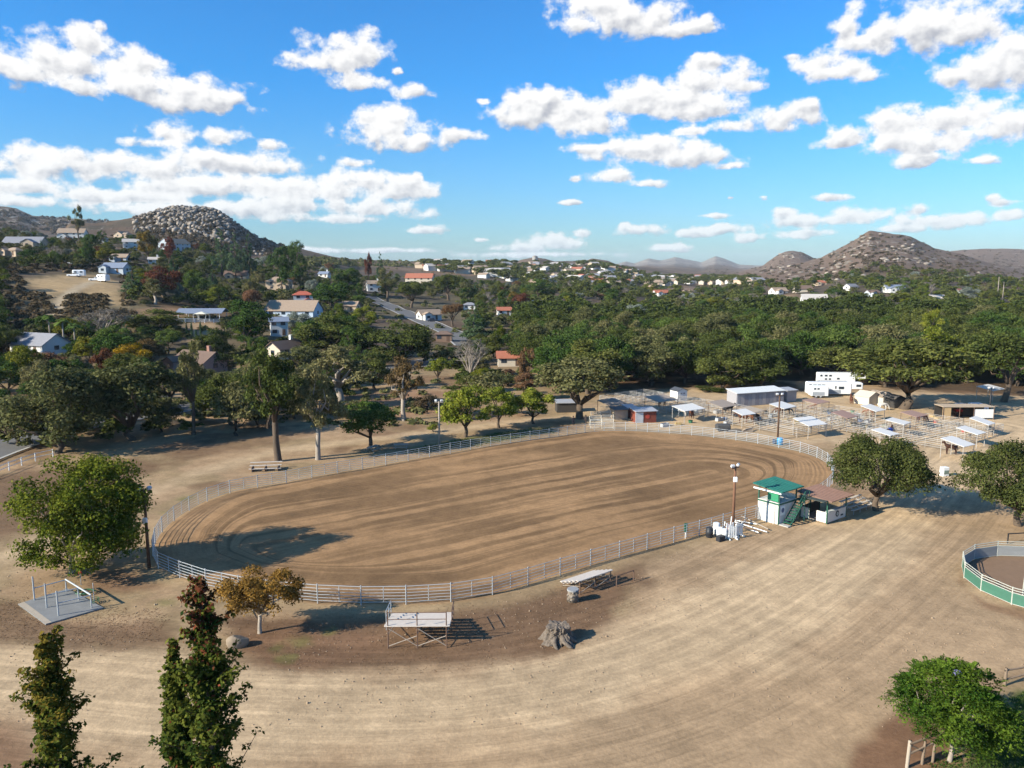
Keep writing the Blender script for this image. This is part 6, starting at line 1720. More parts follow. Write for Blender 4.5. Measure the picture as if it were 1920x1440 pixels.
def shed(px, py, w_, d_, h, wall, roofm, rz, label, kind='gable', name='shed', rise=0.5):
    X, Y = at(px, py)
    o = O(name, None, None, (X, Y, 0), rz=rz, label=label, cat='shed')
    if kind == 'gable':
        mb = MB().box((0, 0, h / 2), (w_, d_, h))
        for s in (-1, 1): mb.raw([(-w_ / 2, s * d_ / 2, h), (w_ / 2, s * d_ / 2, h), (0, s * d_ / 2, h + rise)], [(0, 1, 2)])
        O('wall', mb.mesh('wall', wall), o); O('roof', gable(d_, w_, rise, 0.15, 0.06).mesh('roof', roofm), o, (0, 0, h + 0.01), rz=math.pi / 2)
    else:
        O('wall', MB().raw([(-w_ / 2, -d_ / 2, 0), (w_ / 2, -d_ / 2, 0), (w_ / 2, d_ / 2, 0), (-w_ / 2, d_ / 2, 0), (-w_ / 2, -d_ / 2, h), (w_ / 2, -d_ / 2, h), (w_ / 2, d_ / 2, h + rise), (-w_ / 2, d_ / 2, h + rise)], [(3, 2, 1, 0), (0, 1, 5, 4), (1, 2, 6, 5), (2, 3, 7, 6), (3, 0, 4, 7), (4, 5, 6, 7)]).mesh('wall', wall), o)
        O('roof', MB().raw([(-w_ / 2 - 0.2, -d_ / 2 - 0.3, h + 0.0), (w_ / 2 + 0.2, -d_ / 2 - 0.3, h + 0.0), (w_ / 2 + 0.2, d_ / 2 + 0.2, h + rise + 0.04), (-w_ / 2 - 0.2, d_ / 2 + 0.2, h + rise + 0.04)] + [(-w_ / 2 - 0.2, -d_ / 2 - 0.3, h + 0.1), (w_ / 2 + 0.2, -d_ / 2 - 0.3, h + 0.1), (w_ / 2 + 0.2, d_ / 2 + 0.2, h + rise + 0.14), (-w_ / 2 - 0.2, d_ / 2 + 0.2, h + rise + 0.14)], [(3, 2, 1, 0), (4, 5, 6, 7), (0, 1, 5, 4), (1, 2, 6, 5), (2, 3, 7, 6), (3, 0, 4, 7)]).mesh('roof', roofm), o)
    return o
SHW = mat('shed_white', (0.68, 0.67, 0.64), 0.7, 0.08); SHG = mat('shed_grey', (0.30, 0.29, 0.30), 0.8, 0.15); SHR = mat('shed_red', (0.20, 0.055, 0.035), 0.8, 0.25); TIN = mat('tin_roof', (0.42, 0.42, 0.43), 0.5, 0.15, metal=0.3)
s_ = shed(1272, 750, 2.4, 2.6, 2.1, SHW, mat('dark_shingle', (0.06, 0.065, 0.075)), 0.45, 'white garden shed with dark gable roof at the edge of the wood', 'gable')
O('door', MB().box((0, -1.33, 0.95), (1.3, 0.05, 1.8)).mesh('door', mat('door_white', (0.6, 0.6, 0.58))), s_)
for xx in (-0.35, 0.35): O('vent', MB().box((xx, -1.36, 1.6), (0.4, 0.03, 0.14)).mesh('vent', BLACKM), s_)
s_ = shed(1416, 757, 11.5, 3.2, 2.6, SHG, mat('shed_roof_white', (0.6, 0.6, 0.58)), 0.36, 'long grey storage shed with many doors and a pale lean roof', 'lean', rise=0.45)
for k in range(13):
    O('door', MB().box((-5.2 + k * 0.87, -1.63, 1.2), (0.78, 0.06, 2.3)).mesh('door', mat('shed_door_%d' % (k % 3), [(0.26, 0.26, 0.28), (0.33, 0.31, 0.31), (0.23, 0.22, 0.24)][k % 3])), s_)
shed(1476, 752, 2.4, 2.6, 2.4, SHG, TIN, 0.36, 'grey box shed at the end of the long storage shed', 'lean', rise=0.2)
s_ = shed(1206, 791, 3.9, 2.4, 2.1, SHR, TIN, 0.25, 'barn red shed with tin roof near the arena chute', 'lean', rise=0.25)
O('panel', MB().box((-1.3, -1.23, 1.0), (1.5, 0.05, 1.95)).mesh('panel', mat('faded_white_panel', (0.5, 0.5, 0.5), 0.7, 0.25, 1.5)), s_)
O('sign', MB().tube([(0.3, -1.21, 1.2), (0.3, -1.25, 1.2)], 0.4, 12).mesh('sign', mat('red_disc', (0.4, 0.06, 0.04))), s_)
shed(1160, 786, 2.6, 2.2, 1.9, ROOFM['tan'], mat('dark_tin', (0.16, 0.15, 0.14)), 0.3, 'small tan shed left of the barn red shed', 'lean', rise=0.2)
shed(1180, 782, 1.8, 2.2, 1.9, SHR, TIN, 0.3, 'dark red hutch between the tan shed and the barn red shed', 'lean', rise=0.2)
shed(1062, 773, 4.0, 2.6, 2.0, mat('dark_lean', (0.05, 0.045, 0.04)), TIN, 0.1, 'dark open lean-to left of the gnarled oak', 'lean', rise=0.2)
TENT = mat('tent_cloth', (0.52, 0.46, 0.38), 0.8, 0.12)
shed(1626, 757, 3.6, 3.4, 1.7, TENT, TENT, 0.5, 'beige canopy hut under the broad oak, first of two', 'gable', 'canopy_hut', 0.9)
shed(1650, 757, 3.4, 3.4, 1.7, TENT, mat('brown_canvas', (0.3, 0.24, 0.19)), 0.6, 'beige and brown canopy hut beside the dark shelter', 'gable', 'canopy_hut', 0.9)
shed(1676, 763, 2.6, 3.0, 1.9, mat('dark_hut', (0.045, 0.04, 0.035)), mat('dark_hut_roof', (0.09, 0.08, 0.07)), 0.3, 'dark rounded hut beside the broad oak trunk', 'gable', 'canopy_hut', 0.6)
X, Y = at(1806, 784)
o = O('open_shelter', None, None, (X, Y, 0), rz=0.0, label='tan open fronted shelter with white side wall beside the dark pole', cat='shelter')
O('roof', MB().box((0, 0, 2.35), (9.4, 3.2, 0.1)).mesh('roof', ROOFM['tan']), o); O('side_wall', MB().box((-3.9, -1.4, 1.15), (1.5, 0.1, 2.2)).mesh('side_wall', mat('plywood', (0.42, 0.29, 0.15))), o)
O('white_wall', MB().box((2.9, -1.4, 1.1), (3.6, 0.1, 1.6)).mesh('white_wall', SHW), o); O('back_wall', MB().box((0, 1.5, 1.15), (9.2, 0.08, 2.25)).mesh('back_wall', MATS['dark_lean']), o)
for xx in (-4.6, -1.6, 1.0, 4.6): rod('post', (xx, -1.5, -0.05), (xx, -1.5, 2.32), 0.06, RUSTP, o)
X, Y = at(1770, 892)
o = O('ice_chest', None, None, (X, Y, 0), rz=0.2, label='white cabinet with dark front between the two right oaks', cat='cabinet')
O('cabinet', MB().bevbox((0, 0, 0.6), (0.95, 0.7, 1.2), 0.06).mesh('cabinet', PLW), o); O('front_panel', MB().box((0.05, -0.36, 0.55), (0.7, 0.03, 0.5)).mesh('front_panel', mat('panel_green', (0.16, 0.2, 0.16))), o)
X, Y = at(1395, 810)
o = O('muck_pile', None, None, (X, Y, 0), label='low heap of pale boards and mulch outside the pens', cat='heap')
O('mound', boulder_mesh(5, 3), o, (-1.4, 0, 0.1), scale=(1.3, 0.9, 0.45)); 
for k in range(6): O('board', MB().box((0, 0, 0), (2.4, 0.25, 0.06)).mesh('board', ROOFM['tan']), o, (0.2 + 0.15 * k, -0.5 + 0.2 * k, 0.1 + 0.09 * k), rz=0.2 + 0.1 * k)
X, Y = at(1355, 808)
o = O('wheelbarrow', None, None, (X, Y, 0), label='dark covered trailer cart parked by the far rail', cat='cart')
O('bed', MB().bevbox((0, 0, 0.75), (2.4, 1.4, 0.9), 0.2).mesh('bed', mat('tarp', (0.06, 0.06, 0.06))), o)
for sx in (-0.7, 0.7): O('wheel', MB().tube([(sx, -0.75, 0.3), (sx, -0.6, 0.3)], 0.3, 12).mesh('wheel', BLKP), o)

# ------------------------------------------------------------------ horse trailers and cars
def wheel(parent, x, y, r, m=BLKP):
    w_ = O('wheel', MB().tube([(x, y - 0.11, r), (x, y + 0.11, r)], r, 14).mesh('wheel', m), parent)
    O('rim', MB().tube([(x, y - 0.13, r), (x, y - 0.115, r)], r * 0.55, 10).mesh('rim', GALV), w_)
TRW = mat('trailer_white', (0.76, 0.76, 0.75), 0.35, 0.05, spec=0.5); TRG = mat('trailer_grey', (0.30, 0.32, 0.35), 0.5, 0.1)
def trailer(px, py, L, h, goose, label, wins, rz=-0.06, stripe=True):
    X, Y = at(px, py)
    o = O('horse_trailer', None, None, (X, Y, 0), rz=rz, label=label, cat='trailer', group='white horse trailers')
    O('body', MB().bevbox((0, 0, 0.5 + h / 2), (L, 2.3, h), 0.16).mesh('body', TRW), o)
    if stripe: O('skirt', MB().box((-L * 0.1, -1.16, 0.95), (L * 0.7, 0.03, 0.75)).mesh('skirt', TRG), o)
    if goose:
        O('nose', MB().bevbox((L / 2 + 1.2, 0, 0.5 + h - 0.65), (2.4, 2.2, 1.3), 0.2).mesh('nose', TRW), o)
        O('nose_window', MB().box((L / 2 + 1.4, -1.12, 0.5 + h - 0.6), (1.0, 0.03, 0.5)).mesh('nose_window', GLASS), o)
        rod('hitch_leg', (L / 2 + 1.9, 0, 0), (L / 2 + 1.9, 0, 1.3), 0.07, BLACKM, o)
    else: rod('tongue', (L / 2, 0, 0.5), (L / 2 + 1.3, 0, 0.5), 0.07, BLACKM, o)
    for (wx, wz, ww, wh) in wins: O('window', MB().box((wx, -1.165, wz), (ww, 0.03, wh)).mesh('window', GLASS), o)
    for dx_ in (-0.5, 0.45): wheel(o, -L * 0.22 + dx_ if goose else dx_ - 0.3, -1.0, 0.36)
    for dx_ in (-0.5, 0.45): wheel(o, -L * 0.22 + dx_ if goose else dx_ - 0.3, 1.0, 0.36)
    return o
trailer(1566, 723, 8.4, 2.6, True, 'white gooseneck horse trailer at the back under the oak', [(-3.7, 2.5, 0.5, 0.4), (-2.6, 2.5, 0.6, 0.4), (-1.6, 2.5, 0.6, 0.4), (-2.6, 1.7, 0.5, 0.35), (-1.7, 1.7, 0.5, 0.35), (0.2, 1.8, 0.6, 0.4)])
trailer(1552, 741, 9.2, 2.4, True, 'long white gooseneck horse trailer with many windows in the middle', [(-4.2, 2.3, 0.6, 0.45), (-3.2, 2.3, 0.7, 0.4), (-2.3, 2.3, 0.7, 0.4), (-1.4, 2.3, 0.7, 0.4), (1.2, 1.9, 0.25, 0.6), (2.4, 1.8, 1.1, 0.55)])
trailer(1534, 745, 3.6, 2.0, False, 'small white two horse trailer parked in front of the long one', [(-1.1, 2.0, 0.45, 0.35), (-0.4, 2.0, 0.45, 0.35)])
def car(X, Y, Z, rz, m, label, kind='car', name='parked_car', group=None):
    o = O(name, None, None, (X, Y, Z), rz=rz, label=label, cat='truck' if kind == 'truck' else 'car', group=group)
    L = 5.4 if kind == 'truck' else 4.4
    O('body', MB().bevbox((0, 0, 0.65), (L, 1.85, 0.7), 0.14).mesh('body', m), o)
    cx_ = 0.5 if kind == 'truck' else -0.2; cl = 1.9 if kind == 'truck' else 2.5
    O('cabin', MB().box((cx_, 0, 1.3), (cl, 1.65, 0.62), 0, 0.8).mesh('cabin', m), o)
    for s in (-1, 1):
        O('side_window', MB().box((cx_, s * 0.79, 1.3), (cl * 0.75, 0.05, 0.34)).mesh('side_window', GLASS), o)
        O('headlight', MB().box((L / 2 + 0.005, s * 0.65, 0.78), (0.04, 0.36, 0.16)).mesh('headlight', LENS), o)
        for w_ in (-L * 0.31, L * 0.31): wheel(o, w_, s * 0.85, 0.34)
    O('windscreen', MB().raw([(cx_ + cl / 2 * 0.98 + 0.02, -0.74, 1.02), (cx_ + cl / 2 * 0.98 + 0.02, 0.74, 1.02), (cx_ + cl / 2 * 0.82 + 0.03, 0.62, 1.56), (cx_ + cl / 2 * 0.82 + 0.03, -0.62, 1.56)], [(0, 1, 2, 3)]).mesh('windscreen', GLASS), o)
    return o
SILV = mat('car_silver', (0.42, 0.44, 0.47), 0.3, 0.05, spec=0.6, metal=0.4); CARW = mat('car_white', (0.7, 0.7, 0.7), 0.3, 0.04, spec=0.6); CARR = mat('car_red', (0.45, 0.03, 0.03), 0.3, 0.05, spec=0.6); CARD = mat('car_dark', (0.05, 0.055, 0.07), 0.3, 0.05, spec=0.6)
car(*at(1796, 772), 0, 0.1, SILV, 'silver pickup behind the tan open shelter', 'truck', 'parked_truck'); car(*at(1830, 771), 0, 0.05, CARW, 'white car behind the tan open shelter')
def on_hill(px, py, r0=100):
    a, b, _ = ray_hit([px], [py], r0); return float(a[0]), float(b[0]), tz(float(a[0]), float(b[0]))
car(*on_hill(-2, 693), 0.2, CARR, 'red car parked on the side street at the left edge')
car(*on_hill(810, 604, 150), 0.4, CARD, 'dark car in the drive of the white house by the road')
car(*on_hill(139, 519, 150), 0.1, CARW, 'white pickup beside the rounded caravan on the golden field', 'truck', 'parked_truck', 'field vehicles'); car(*on_hill(180, 527, 150), 0.1, CARW, 'white pickup beside the boxy caravan on the golden field', 'truck', 'parked_truck', 'field vehicles')
for i, (px_, py_, L) in enumerate([(149, 520, 5.0), (194, 529, 6.0)]):
    X, Y, Z = on_hill(px_, py_, 150)
    o = O('caravan', None, None, (X, Y, Z), rz=[0.3, -0.5][i], label=['white rounded caravan on the golden hill field', 'white boxy caravan at the edge of the golden hill field'][i], cat='caravan')
    O('body', MB().bevbox((0, 0, 1.75), (L, 2.4, 2.5), 0.35).mesh('body', TRW), o)
    for xx in (-1.2, 1.0): O('window', MB().box((xx, -1.215, 2.1), (0.9, 0.03, 0.6)).mesh('window', GLASS), o)
    wheel(o, -0.2, -1.05, 0.35); wheel(o, -0.2, 1.05, 0.35)

# ------------------------------------------------------------------ fences of the left side and the covered ring
def rail_fence(pts, hgt, n, step, m, label, z_of, name='rail_fence', r_=0.05):
    P = resample(np.array(pts), step, False)
    o = O(name, None, None, (0, 0, 0), label=label, cat='fence')
    z = [z_of(*p) for p in P]
    for k, p in enumerate(P):
        rod('post', (*p, z[k] - 0.3), (*p, z[k] + hgt + 0.08), r_ * 1.4, m, o)
        if k < len(P) - 1:
            for j in range(n):
                zz = hgt * (j + 1) / n
                rod('rail', (*p, z[k] + zz), (*P[k + 1], z[k + 1] + zz), r_, m, o)
    return o
rail_fence([at(-120, 935), at(-40, 905), at(0, 889), at(30, 877), at(60, 866), at(100, 857)], 1.1, 2, 2.6, WHITE, 'white two rail fence along the street at the left edge', lambda a, b: 0.0)
rail_fence(hits([(330, 606), (360, 606), (390, 606), (418, 606)], 150), 1.3, 3, 3.0, WHITE, 'white three rail fence above the dry orchard slope', tz, r_=0.08)
X, Y, Z = on_hill(370, 602, 150)
o = O('covered_ring', None, None, (X, Y + 5, Z), rz=0.05, label='long low blue grey roof of a covered riding ring on the slope', cat='barn')
O('roof', gable(15, 8, 1.3, 0.5).mesh('roof', mat('roof_slate', R_['slate'])), o, (0, 0, 2.5))
for xx in (-7, -3.5, 0, 3.5, 7):
    for yy_ in (-3.9, 3.9): rod('post', (xx, yy_, -0.6), (xx, yy_, 2.6), 0.1, WHITE, o)
o = O('canopy_tent', None, None, (X + 2.2, Y - 1.5, Z), label='pale pop up canopy in front of the covered ring', cat='canopy')
O('canopy', MB().raw([(-2.2, -2, 2.4), (2.2, -2, 2.4), (2.2, 2, 2.4), (-2.2, 2, 2.4), (0, 0, 3.2)], [(0, 1, 4), (1, 2, 4), (2, 3, 4), (3, 0, 4)]).mesh('canopy', mat('canopy_cream', (0.6, 0.56, 0.44))), o)
for sx in (-2.1, 2.1):
    for sy in (-1.9, 1.9): rod('post', (sx, sy, -0.4), (sx, sy, 2.42), 0.05, WHITE, o)
# rustic rails by the flowering tree
x0, y0 = at(1700, 1440)
o = O('rustic_fence', None, None, (x0, y0, 0), rz=0.1, label='rustic log rails and leaning post below the flowering tree', cat='fence')
LOG = mat('log', (0.22, 0.16, 0.11), 0.9, 0.35, 3, bump=0.5)
rod('post', (0, 0, -0.2), (0.15, 0.1, 1.55), 0.1, mat('pale_log', (0.36, 0.30, 0.23), 0.9, 0.3, 3), o, 8); rod('post', (1.0, 0.2, -0.2), (1.1, 0.2, 1.4), 0.08, LOG, o, 8); rod('post', (1.7, 0.3, -0.2), (1.75, 0.3, 1.4), 0.08, LOG, o, 8)
rod('rail', (0.1, 0, 0.85), (1.9, 0.35, 1.25), 0.06, LOG, o, 8); rod('rail', (0.1, 0.05, 1.35), (1.0, 0.2, 0.8), 0.05, LOG, o, 8); rod('rail', (0.1, -0.05, 1.45), (2.2, 0.6, 1.55), 0.06, LOG, o, 8)
x0, y0 = at(1884, 1285)
o = O('rustic_fence', None, None, (x0, y0, 0), rz=0.25, label='rustic log rail running out of frame behind the flowering tree', cat='fence')
rod('post', (0, 0, -0.2), (0, 0, 1.2), 0.09, LOG, o, 8); rod('post', (3.4, 0, -0.2), (3.4, 0, 1.2), 0.09, LOG, o, 8); rod('rail', (-0.1, 0, 1.05), (3.5, 0, 1.1), 0.06, LOG, o, 8); rod('rail', (-0.1, 0, 0.4), (3.5, 0, 0.75), 0.06, LOG, o, 8)

# ------------------------------------------------------------------ horses and people: bodies grown over a skeleton
def skin(name, verts, edges, radii, m, sub=2):
    me = bpy.data.meshes.new(name); me.from_pydata(verts, edges, []); me.update()
    ob = bpy.data.objects.new('tmp', me); COL.objects.link(ob)
    ob.modifiers.new('s', 'SKIN'); ss = ob.modifiers.new('u', 'SUBSURF'); ss.levels = ss.render_levels = sub
    sv = me.skin_vertices[0].data
    for k, r_ in enumerate(radii): sv[k].radius = (r_, r_) if not hasattr(r_, '__len__') else r_; sv[k].use_root = (k == 0)
    dg = bpy.context.evaluated_depsgraph_get(); dg.update()
    out = bpy.data.meshes.new_from_object(ob.evaluated_get(dg)); out.name = name
    out.materials.clear(); out.materials.append(m)
    for p in out.polygons: p.use_smooth = True
    bpy.data.objects.remove(ob); bpy.data.meshes.remove(me)
    return out
def horse_mesh(pose, m):
    if pose == 'lying': z, fl = 0.45, True
    else: z, fl = 1.2, False
    V = [(-0.1, 0, z), (0.45, 0, z + 0.02), (-0.6, 0, z + 0.05), (-0.78, 0, z)]; R = [0.29, 0.29, 0.28, 0.2]; E_ = [(0, 1), (0, 2), (2, 3)]
    def add(p, r_, par): V.append(p); R.append(r_); E_.append((par, len(V) - 1)); return len(V) - 1
    if pose == 'graze': n1 = add((0.9, 0, z - 0.1), 0.17, 1); n2 = add((1.2, 0, z - 0.5), 0.13, n1); n3 = add((1.3, 0, 0.42), 0.12, n2); add((1.42, 0, 0.12), 0.07, n3)
    else: n1 = add((0.78, 0, z + 0.32), 0.17, 1); n2 = add((1.0, 0, z + 0.66), 0.12, n1); n3 = add((1.18, 0, z + 0.64), 0.12, n2); add((1.5, 0, z + 0.38), 0.07, n3); add((1.02, 0.06, z + 0.86), 0.03, n2)
    t1 = add((-0.92, 0, z - 0.1), 0.06, 3); add((-0.98, 0, z - 0.55), 0.05, t1)
    for sy in (-0.17, 0.17):
        if fl:
            a = add((0.6, sy * 1.6, 0.25), 0.1, 1); add((0.9, sy * 2, 0.1), 0.06, a); b = add((-0.5, sy * 1.8, 0.25), 0.14, 2); add((-0.1, sy * 2.3, 0.1), 0.07, b)
        else:
            a = add((0.52, sy, 0.85), 0.12, 1); b = add((0.54, sy, 0.5), 0.07, a); c_ = add((0.52, sy, 0.1), 0.05, b); add((0.56, sy, 0.02), 0.06, c_)
            a = add((-0.58, sy, 0.88), 0.15, 2); b = add((-0.74, sy, 0.52), 0.075, a); c_ = add((-0.7, sy, 0.12), 0.05, b); add((-0.66, sy, 0.02), 0.06, c_)
    return skin('horse', V, E_, R, m, 2)
HM = dict(black=mat('coat_black', (0.018, 0.015, 0.014), 0.6, 0.2), bay=mat('coat_bay', (0.11, 0.04, 0.02), 0.6, 0.25), chestnut=mat('coat_chestnut', (0.22, 0.08, 0.03), 0.6, 0.2), white=mat('coat_white', (0.62, 0.58, 0.52), 0.7, 0.1), dbay=mat('coat_dark_bay', (0.05, 0.022, 0.014), 0.6, 0.2))
_hc = {}
def horse(px, py, pose, coat, rz, label, blanket=None):
    X, Y = at(px, py)
    if (pose, coat) not in _hc: _hc[(pose, coat)] = horse_mesh(pose, HM[coat])
    o = O('horse', _hc[(pose, coat)], None, (X, Y, 0), rz=rz, label=label, cat='horse', group='horses at the stalls')
    if blanket:
        V, F_ = [], []
        for i, xx in enumerate(np.linspace(-0.85, 0.5, 7)):
            for j, t in enumerate(np.linspace(-1.5, 1.5, 9)): V.append((xx, math.sin(t) * 0.37, 1.2 + math.cos(t) * 0.36 - (0.12 if abs(t) > 1.3 else 0)))
        for i in range(6):
            for j in range(8): F_.append((i * 9 + j, i * 9 + j + 1, i * 9 + j + 10, i * 9 + j + 9))
        O('blanket', mesh_np('blanket', V, np.array(F_), blanket, True), o)
    return o
REDB = mat('red_blanket', (0.30, 0.03, 0.03)); BLUB = mat('blue_blanket', (0.03, 0.08, 0.35))
for h_ in [(1278, 781, 'stand', 'white', 2.9, 'white horse under the pale shelter roof'), (1296, 784, 'stand', 'bay', 1.7, 'bay horse facing away under the pale shelter roof'), (1242, 762, 'stand', 'dbay', 0.4, 'dark horse under the long brown shelter'),
 (1367, 775, 'stand', 'black', 0.1, 'black horse standing under the brown lean shelter'), (1392, 793, 'stand', 'bay', 3.1, 'bay horse with lowered rump beside the pale tank'), (1404, 792, 'stand', 'chestnut', 2.8, 'chestnut horse next to the bay horse by the pale tank'), (1414, 790, 'stand', 'black', 2.6, 'black horse behind the chestnut by the pale tank'),
 (1459, 779, 'graze', 'bay', 3.3, 'bay horse grazing beside the wooden light pole'), (1474, 778, 'graze', 'black', -0.2, 'black horse grazing beside the wooden light pole'), (1522, 766, 'lying', 'chestnut', 0.2, 'chestnut horse lying down under the reddish shelter'), (1596, 757, 'stand', 'bay', 1.3, 'bay horse seen from behind near the canopy huts'),
 (1655, 769, 'graze', 'white', 0.1, 'white horse feeding beside the dark hut'), (1629, 781, 'graze', 'chestnut', 3.0, 'chestnut horse feeding near the white shelter'), (1728, 792, 'graze', 'bay', 0.2, 'bay horse with head down under the reddish shelter by the oak'), (1667, 820, 'stand', 'dbay', 0.8, 'dark horse in blue blanket half hidden by the oak', BLUB), (1797, 782, 'stand', 'dbay', 0.1, 'dark horse in red blanket in the tan open shelter', REDB), (1782, 852, 'stand', 'dbay', 3.0, 'dark bay horse by the white shelter nearest the right oaks')]: horse(*h_)
def person(px, py, rz, cloth, label):
    X, Y = at(px, py)
    V = [(0, 0, 0.95), (0, 0, 1.2), (0, 0, 1.42), (0, 0, 1.52), (0, 0.01, 1.6), (0, 0, 1.72)]; R = [(0.16, 0.12), (0.155, 0.11), (0.17, 0.1), 0.06, 0.1, 0.08]; E_ = [(0, 1), (1, 2), (2, 3), (3, 4), (4, 5)]
    def add(p, r_, par): V.append(p); R.append(r_); E_.append((par, len(V) - 1)); return len(V) - 1
    for s in (-1, 1):
        a = add((s * 0.21, 0, 1.4), 0.065, 2); b = add((s * 0.27, -0.02, 1.12), 0.05, a); c_ = add((s * 0.26, -0.1, 0.88), 0.04, b); add((s * 0.25, -0.14, 0.78), 0.035, c_)
        a = add((s * 0.1, 0, 0.85), 0.1, 0); b = add((s * 0.12, -0.02, 0.48), 0.07, a); c_ = add((s * 0.12, 0.02, 0.08), 0.05, b); add((s * 0.12, -0.14, 0.04), 0.045, c_)
    o = O('person', skin('person', V, E_, R, cloth, 2), None, (X, Y, 0), rz=rz, label=label, cat='person')
    O('face', MB().tube([(0, -0.07, 1.56), (0, -0.105, 1.6), (0, -0.07, 1.66)], [0.03, 0.05, 0.03], 8).mesh('face', mat('skin_tone', (0.35, 0.2, 0.14))), o)
    O('hat', MB().tube([(0, 0, 1.68), (0, 0, 1.69), (0, 0, 1.7), (0, 0, 1.82)], [0.1, 0.19, 0.11, 0.09], 12).mesh('hat', cloth), o)
person(1075, 799, 0.3, mat('dark_clothes', (0.025, 0.022, 0.03)), 'person in dark clothes standing left of the gnarled oak trunk')
person(1098, 797, -0.3, mat('dark_clothes_b', (0.04, 0.03, 0.03)), 'person in dark clothes standing right of the gnarled oak trunk')

# ------------------------------------------------------------------ near trees, modelled one by one
def near_tree(name, px, py, label, crown, trunk, rz=0.0, extra=None):
    X, Y = at(px, py)
    o = O(name, None, None, (X, Y, -0.05), rz=rz, label=label, cat='tree')
    O('trunk', trunk, o)
    for me in (crown if isinstance(crown, list) else [crown]): O('crown', me, o)
    return o
rg = np.random.default_rng(60)
# big leafy tree at the left end of the arena: 12 m wide, leaves almost to the ground
bl = dome_blobs(90, 5.5, 5.5, 4.6, 1.3, rg, -0.97, 0.3)
bl = [(x_ + 1.5, y_, max(z_, 1.4), r_) for x_, y_, z_, r_ in bl]
bl += [(1.2 + rr_ * math.cos(a_), rr_ * math.sin(a_), z_, 1.1) for rr_, a_, z_ in zip(rg.uniform(2.8, 4.6, 26), rg.uniform(0, 6.28, 26), rg.uniform(1.5, 3.2, 26))]
V, F_ = blob_leaves(bl, 38000, 0.145, rg, inner=0.35)
near_tree('broadleaf_tree', 135, 1073, 'big leafy yellow green tree beside the dark pole at the left end of the arena', mesh_np('crown', V, F_, LEAF['mulbn']), limb_mesh('trunk', 0.24, (0.1, 0, 1.6), [b[:3] for b in bl[:12]], rg, BARKP, 0.35))
# small yellowing tree by the boulder
bl = [(rg.normal() * 1.55 + 0.1, rg.normal() * 1.4, 3.4 + rg.normal() * 0.6, rg.uniform(0.5, 0.9)) for k in range(44)]
bl = [(float(np.clip(a_, -2.5, 2.5)), float(np.clip(b_, -2.3, 2.3)), min(max(c_, 2.5), 4.6 - 0.16 * min(9, a_ * a_ + b_ * b_)), r_) for a_, b_, c_, r_ in bl]
V, F_ = blob_leaves(bl, 13000, 0.095, rg, inner=0.2)
near_tree('broadleaf_tree', 487, 1186, 'small spreading tree with yellowing leaves next to the boulder', mesh_np('crown', V, F_, LEAF['ochre']), limb_mesh('trunk', 0.15, (0.1, 0, 1.5), [b[:3] for b in bl[:15]], rg, BARKP, 0.3))
# two oaks right of the booth
for (px_, py_, wd, hh, lb, sd_) in [(1642, 957, 12.6, 8.6, 'dense round oak beside the announcer booth', 61), (1908, 985, 14, 8.6, 'dense oak at the right edge behind the round pen', 62)]:
    rg = np.random.default_rng(sd_)
    bl = dome_blobs(46, hh * 0.55, wd * 0.43, hh * 0.36, 1.35, rg, -0.8, 0.12)
    V, F_ = blob_leaves(bl, 30000, 0.13, rg, inner=0.6)
    near_tree('oak_tree', px_, py_, lb, mesh_np('crown', V, F_, LEAF['oakn']), limb_mesh('trunk', 0.34, (0.1, 0.1, 1.7), [b[:3] for b in bl[:14]], rg, BARK, 0.5))
# flowering tree in the lower right corner: feathery compound leaves
def pinnate(bases, dirs, L, rg, nl=9):
    P, N, S = [], [], []
    VV = []
    for b, d in zip(bases, dirs):
        d = d / np.linalg.norm(d); side = np.cross(d, [0, 0, 1]); side /= np.linalg.norm(side) + 1e-9; upv = np.cross(side, d)
        l_ = L * rg.uniform(0.7, 1.2)
        for i in range(nl):
            t = (i + 0.8) / nl; c_ = b + d * l_ * t - np.array([0, 0, 0.45 * l_ * t * t])
            ll = l_ * 0.30 * math.sin(math.pi * (0.18 + 0.75 * t)); wv = l_ * 0.055
            for s in (-1, 1):
                tip = c_ + side * s * ll + d * ll * 0.45 - upv * ll * 0.15; m_ = (c_ + tip) / 2
                VV += [c_, m_ + d * wv, tip, m_ - d * wv]
    VV = np.array(VV); return VV, np.arange(len(VV)).reshape(-1, 4)
rg = np.random.default_rng(63)
bl = dome_blobs(64, 3.0, 2.65, 2.3, 0.8, rg, -0.9, 0.2)
bases, dirs = [], []
for k in range(2800):
    b = bl[int(rg.integers(0, len(bl)))]
    d = rg.normal(size=3); d[2] = abs(d[2]) * 0.8 + 0.1; d /= np.linalg.norm(d)
    bases.append(np.array(b[:3]) + d * b[3] * rg.uniform(0.3, 0.8)); dirs.append(d + [0, 0, 0.15])
V, F_ = pinnate(bases, dirs, 0.46, rg, 8)
V2, F2 = blob_leaves(bl, 22000, 0.064, rg, inner=0.5)
F_ = np.vstack([F_, F2 + len(V)]); V = np.vstack([V, V2])
V = V * np.array([1.1, 1.1, 1.04])
fl_t = near_tree('flowering_tree', 1780, 1428, 'small tree with feathery bright green leaves in the lower right corner', mesh_np('crown', V, F_, LEAF['frond']), limb_mesh('trunk', 0.12, (0.1, 0.1, 1.6), [b[:3] for b in bl[:12]], rg, BARKP, 0.3))
V, F_ = blob_leaves([(-0.4, -0.6, 5.6, 0.25), (0.1, -0.5, 5.2, 0.2)], 90, 0.06, rg)
O('blossom', mesh_np('blossom', V, F_, LEAF['violet']), fl_t)
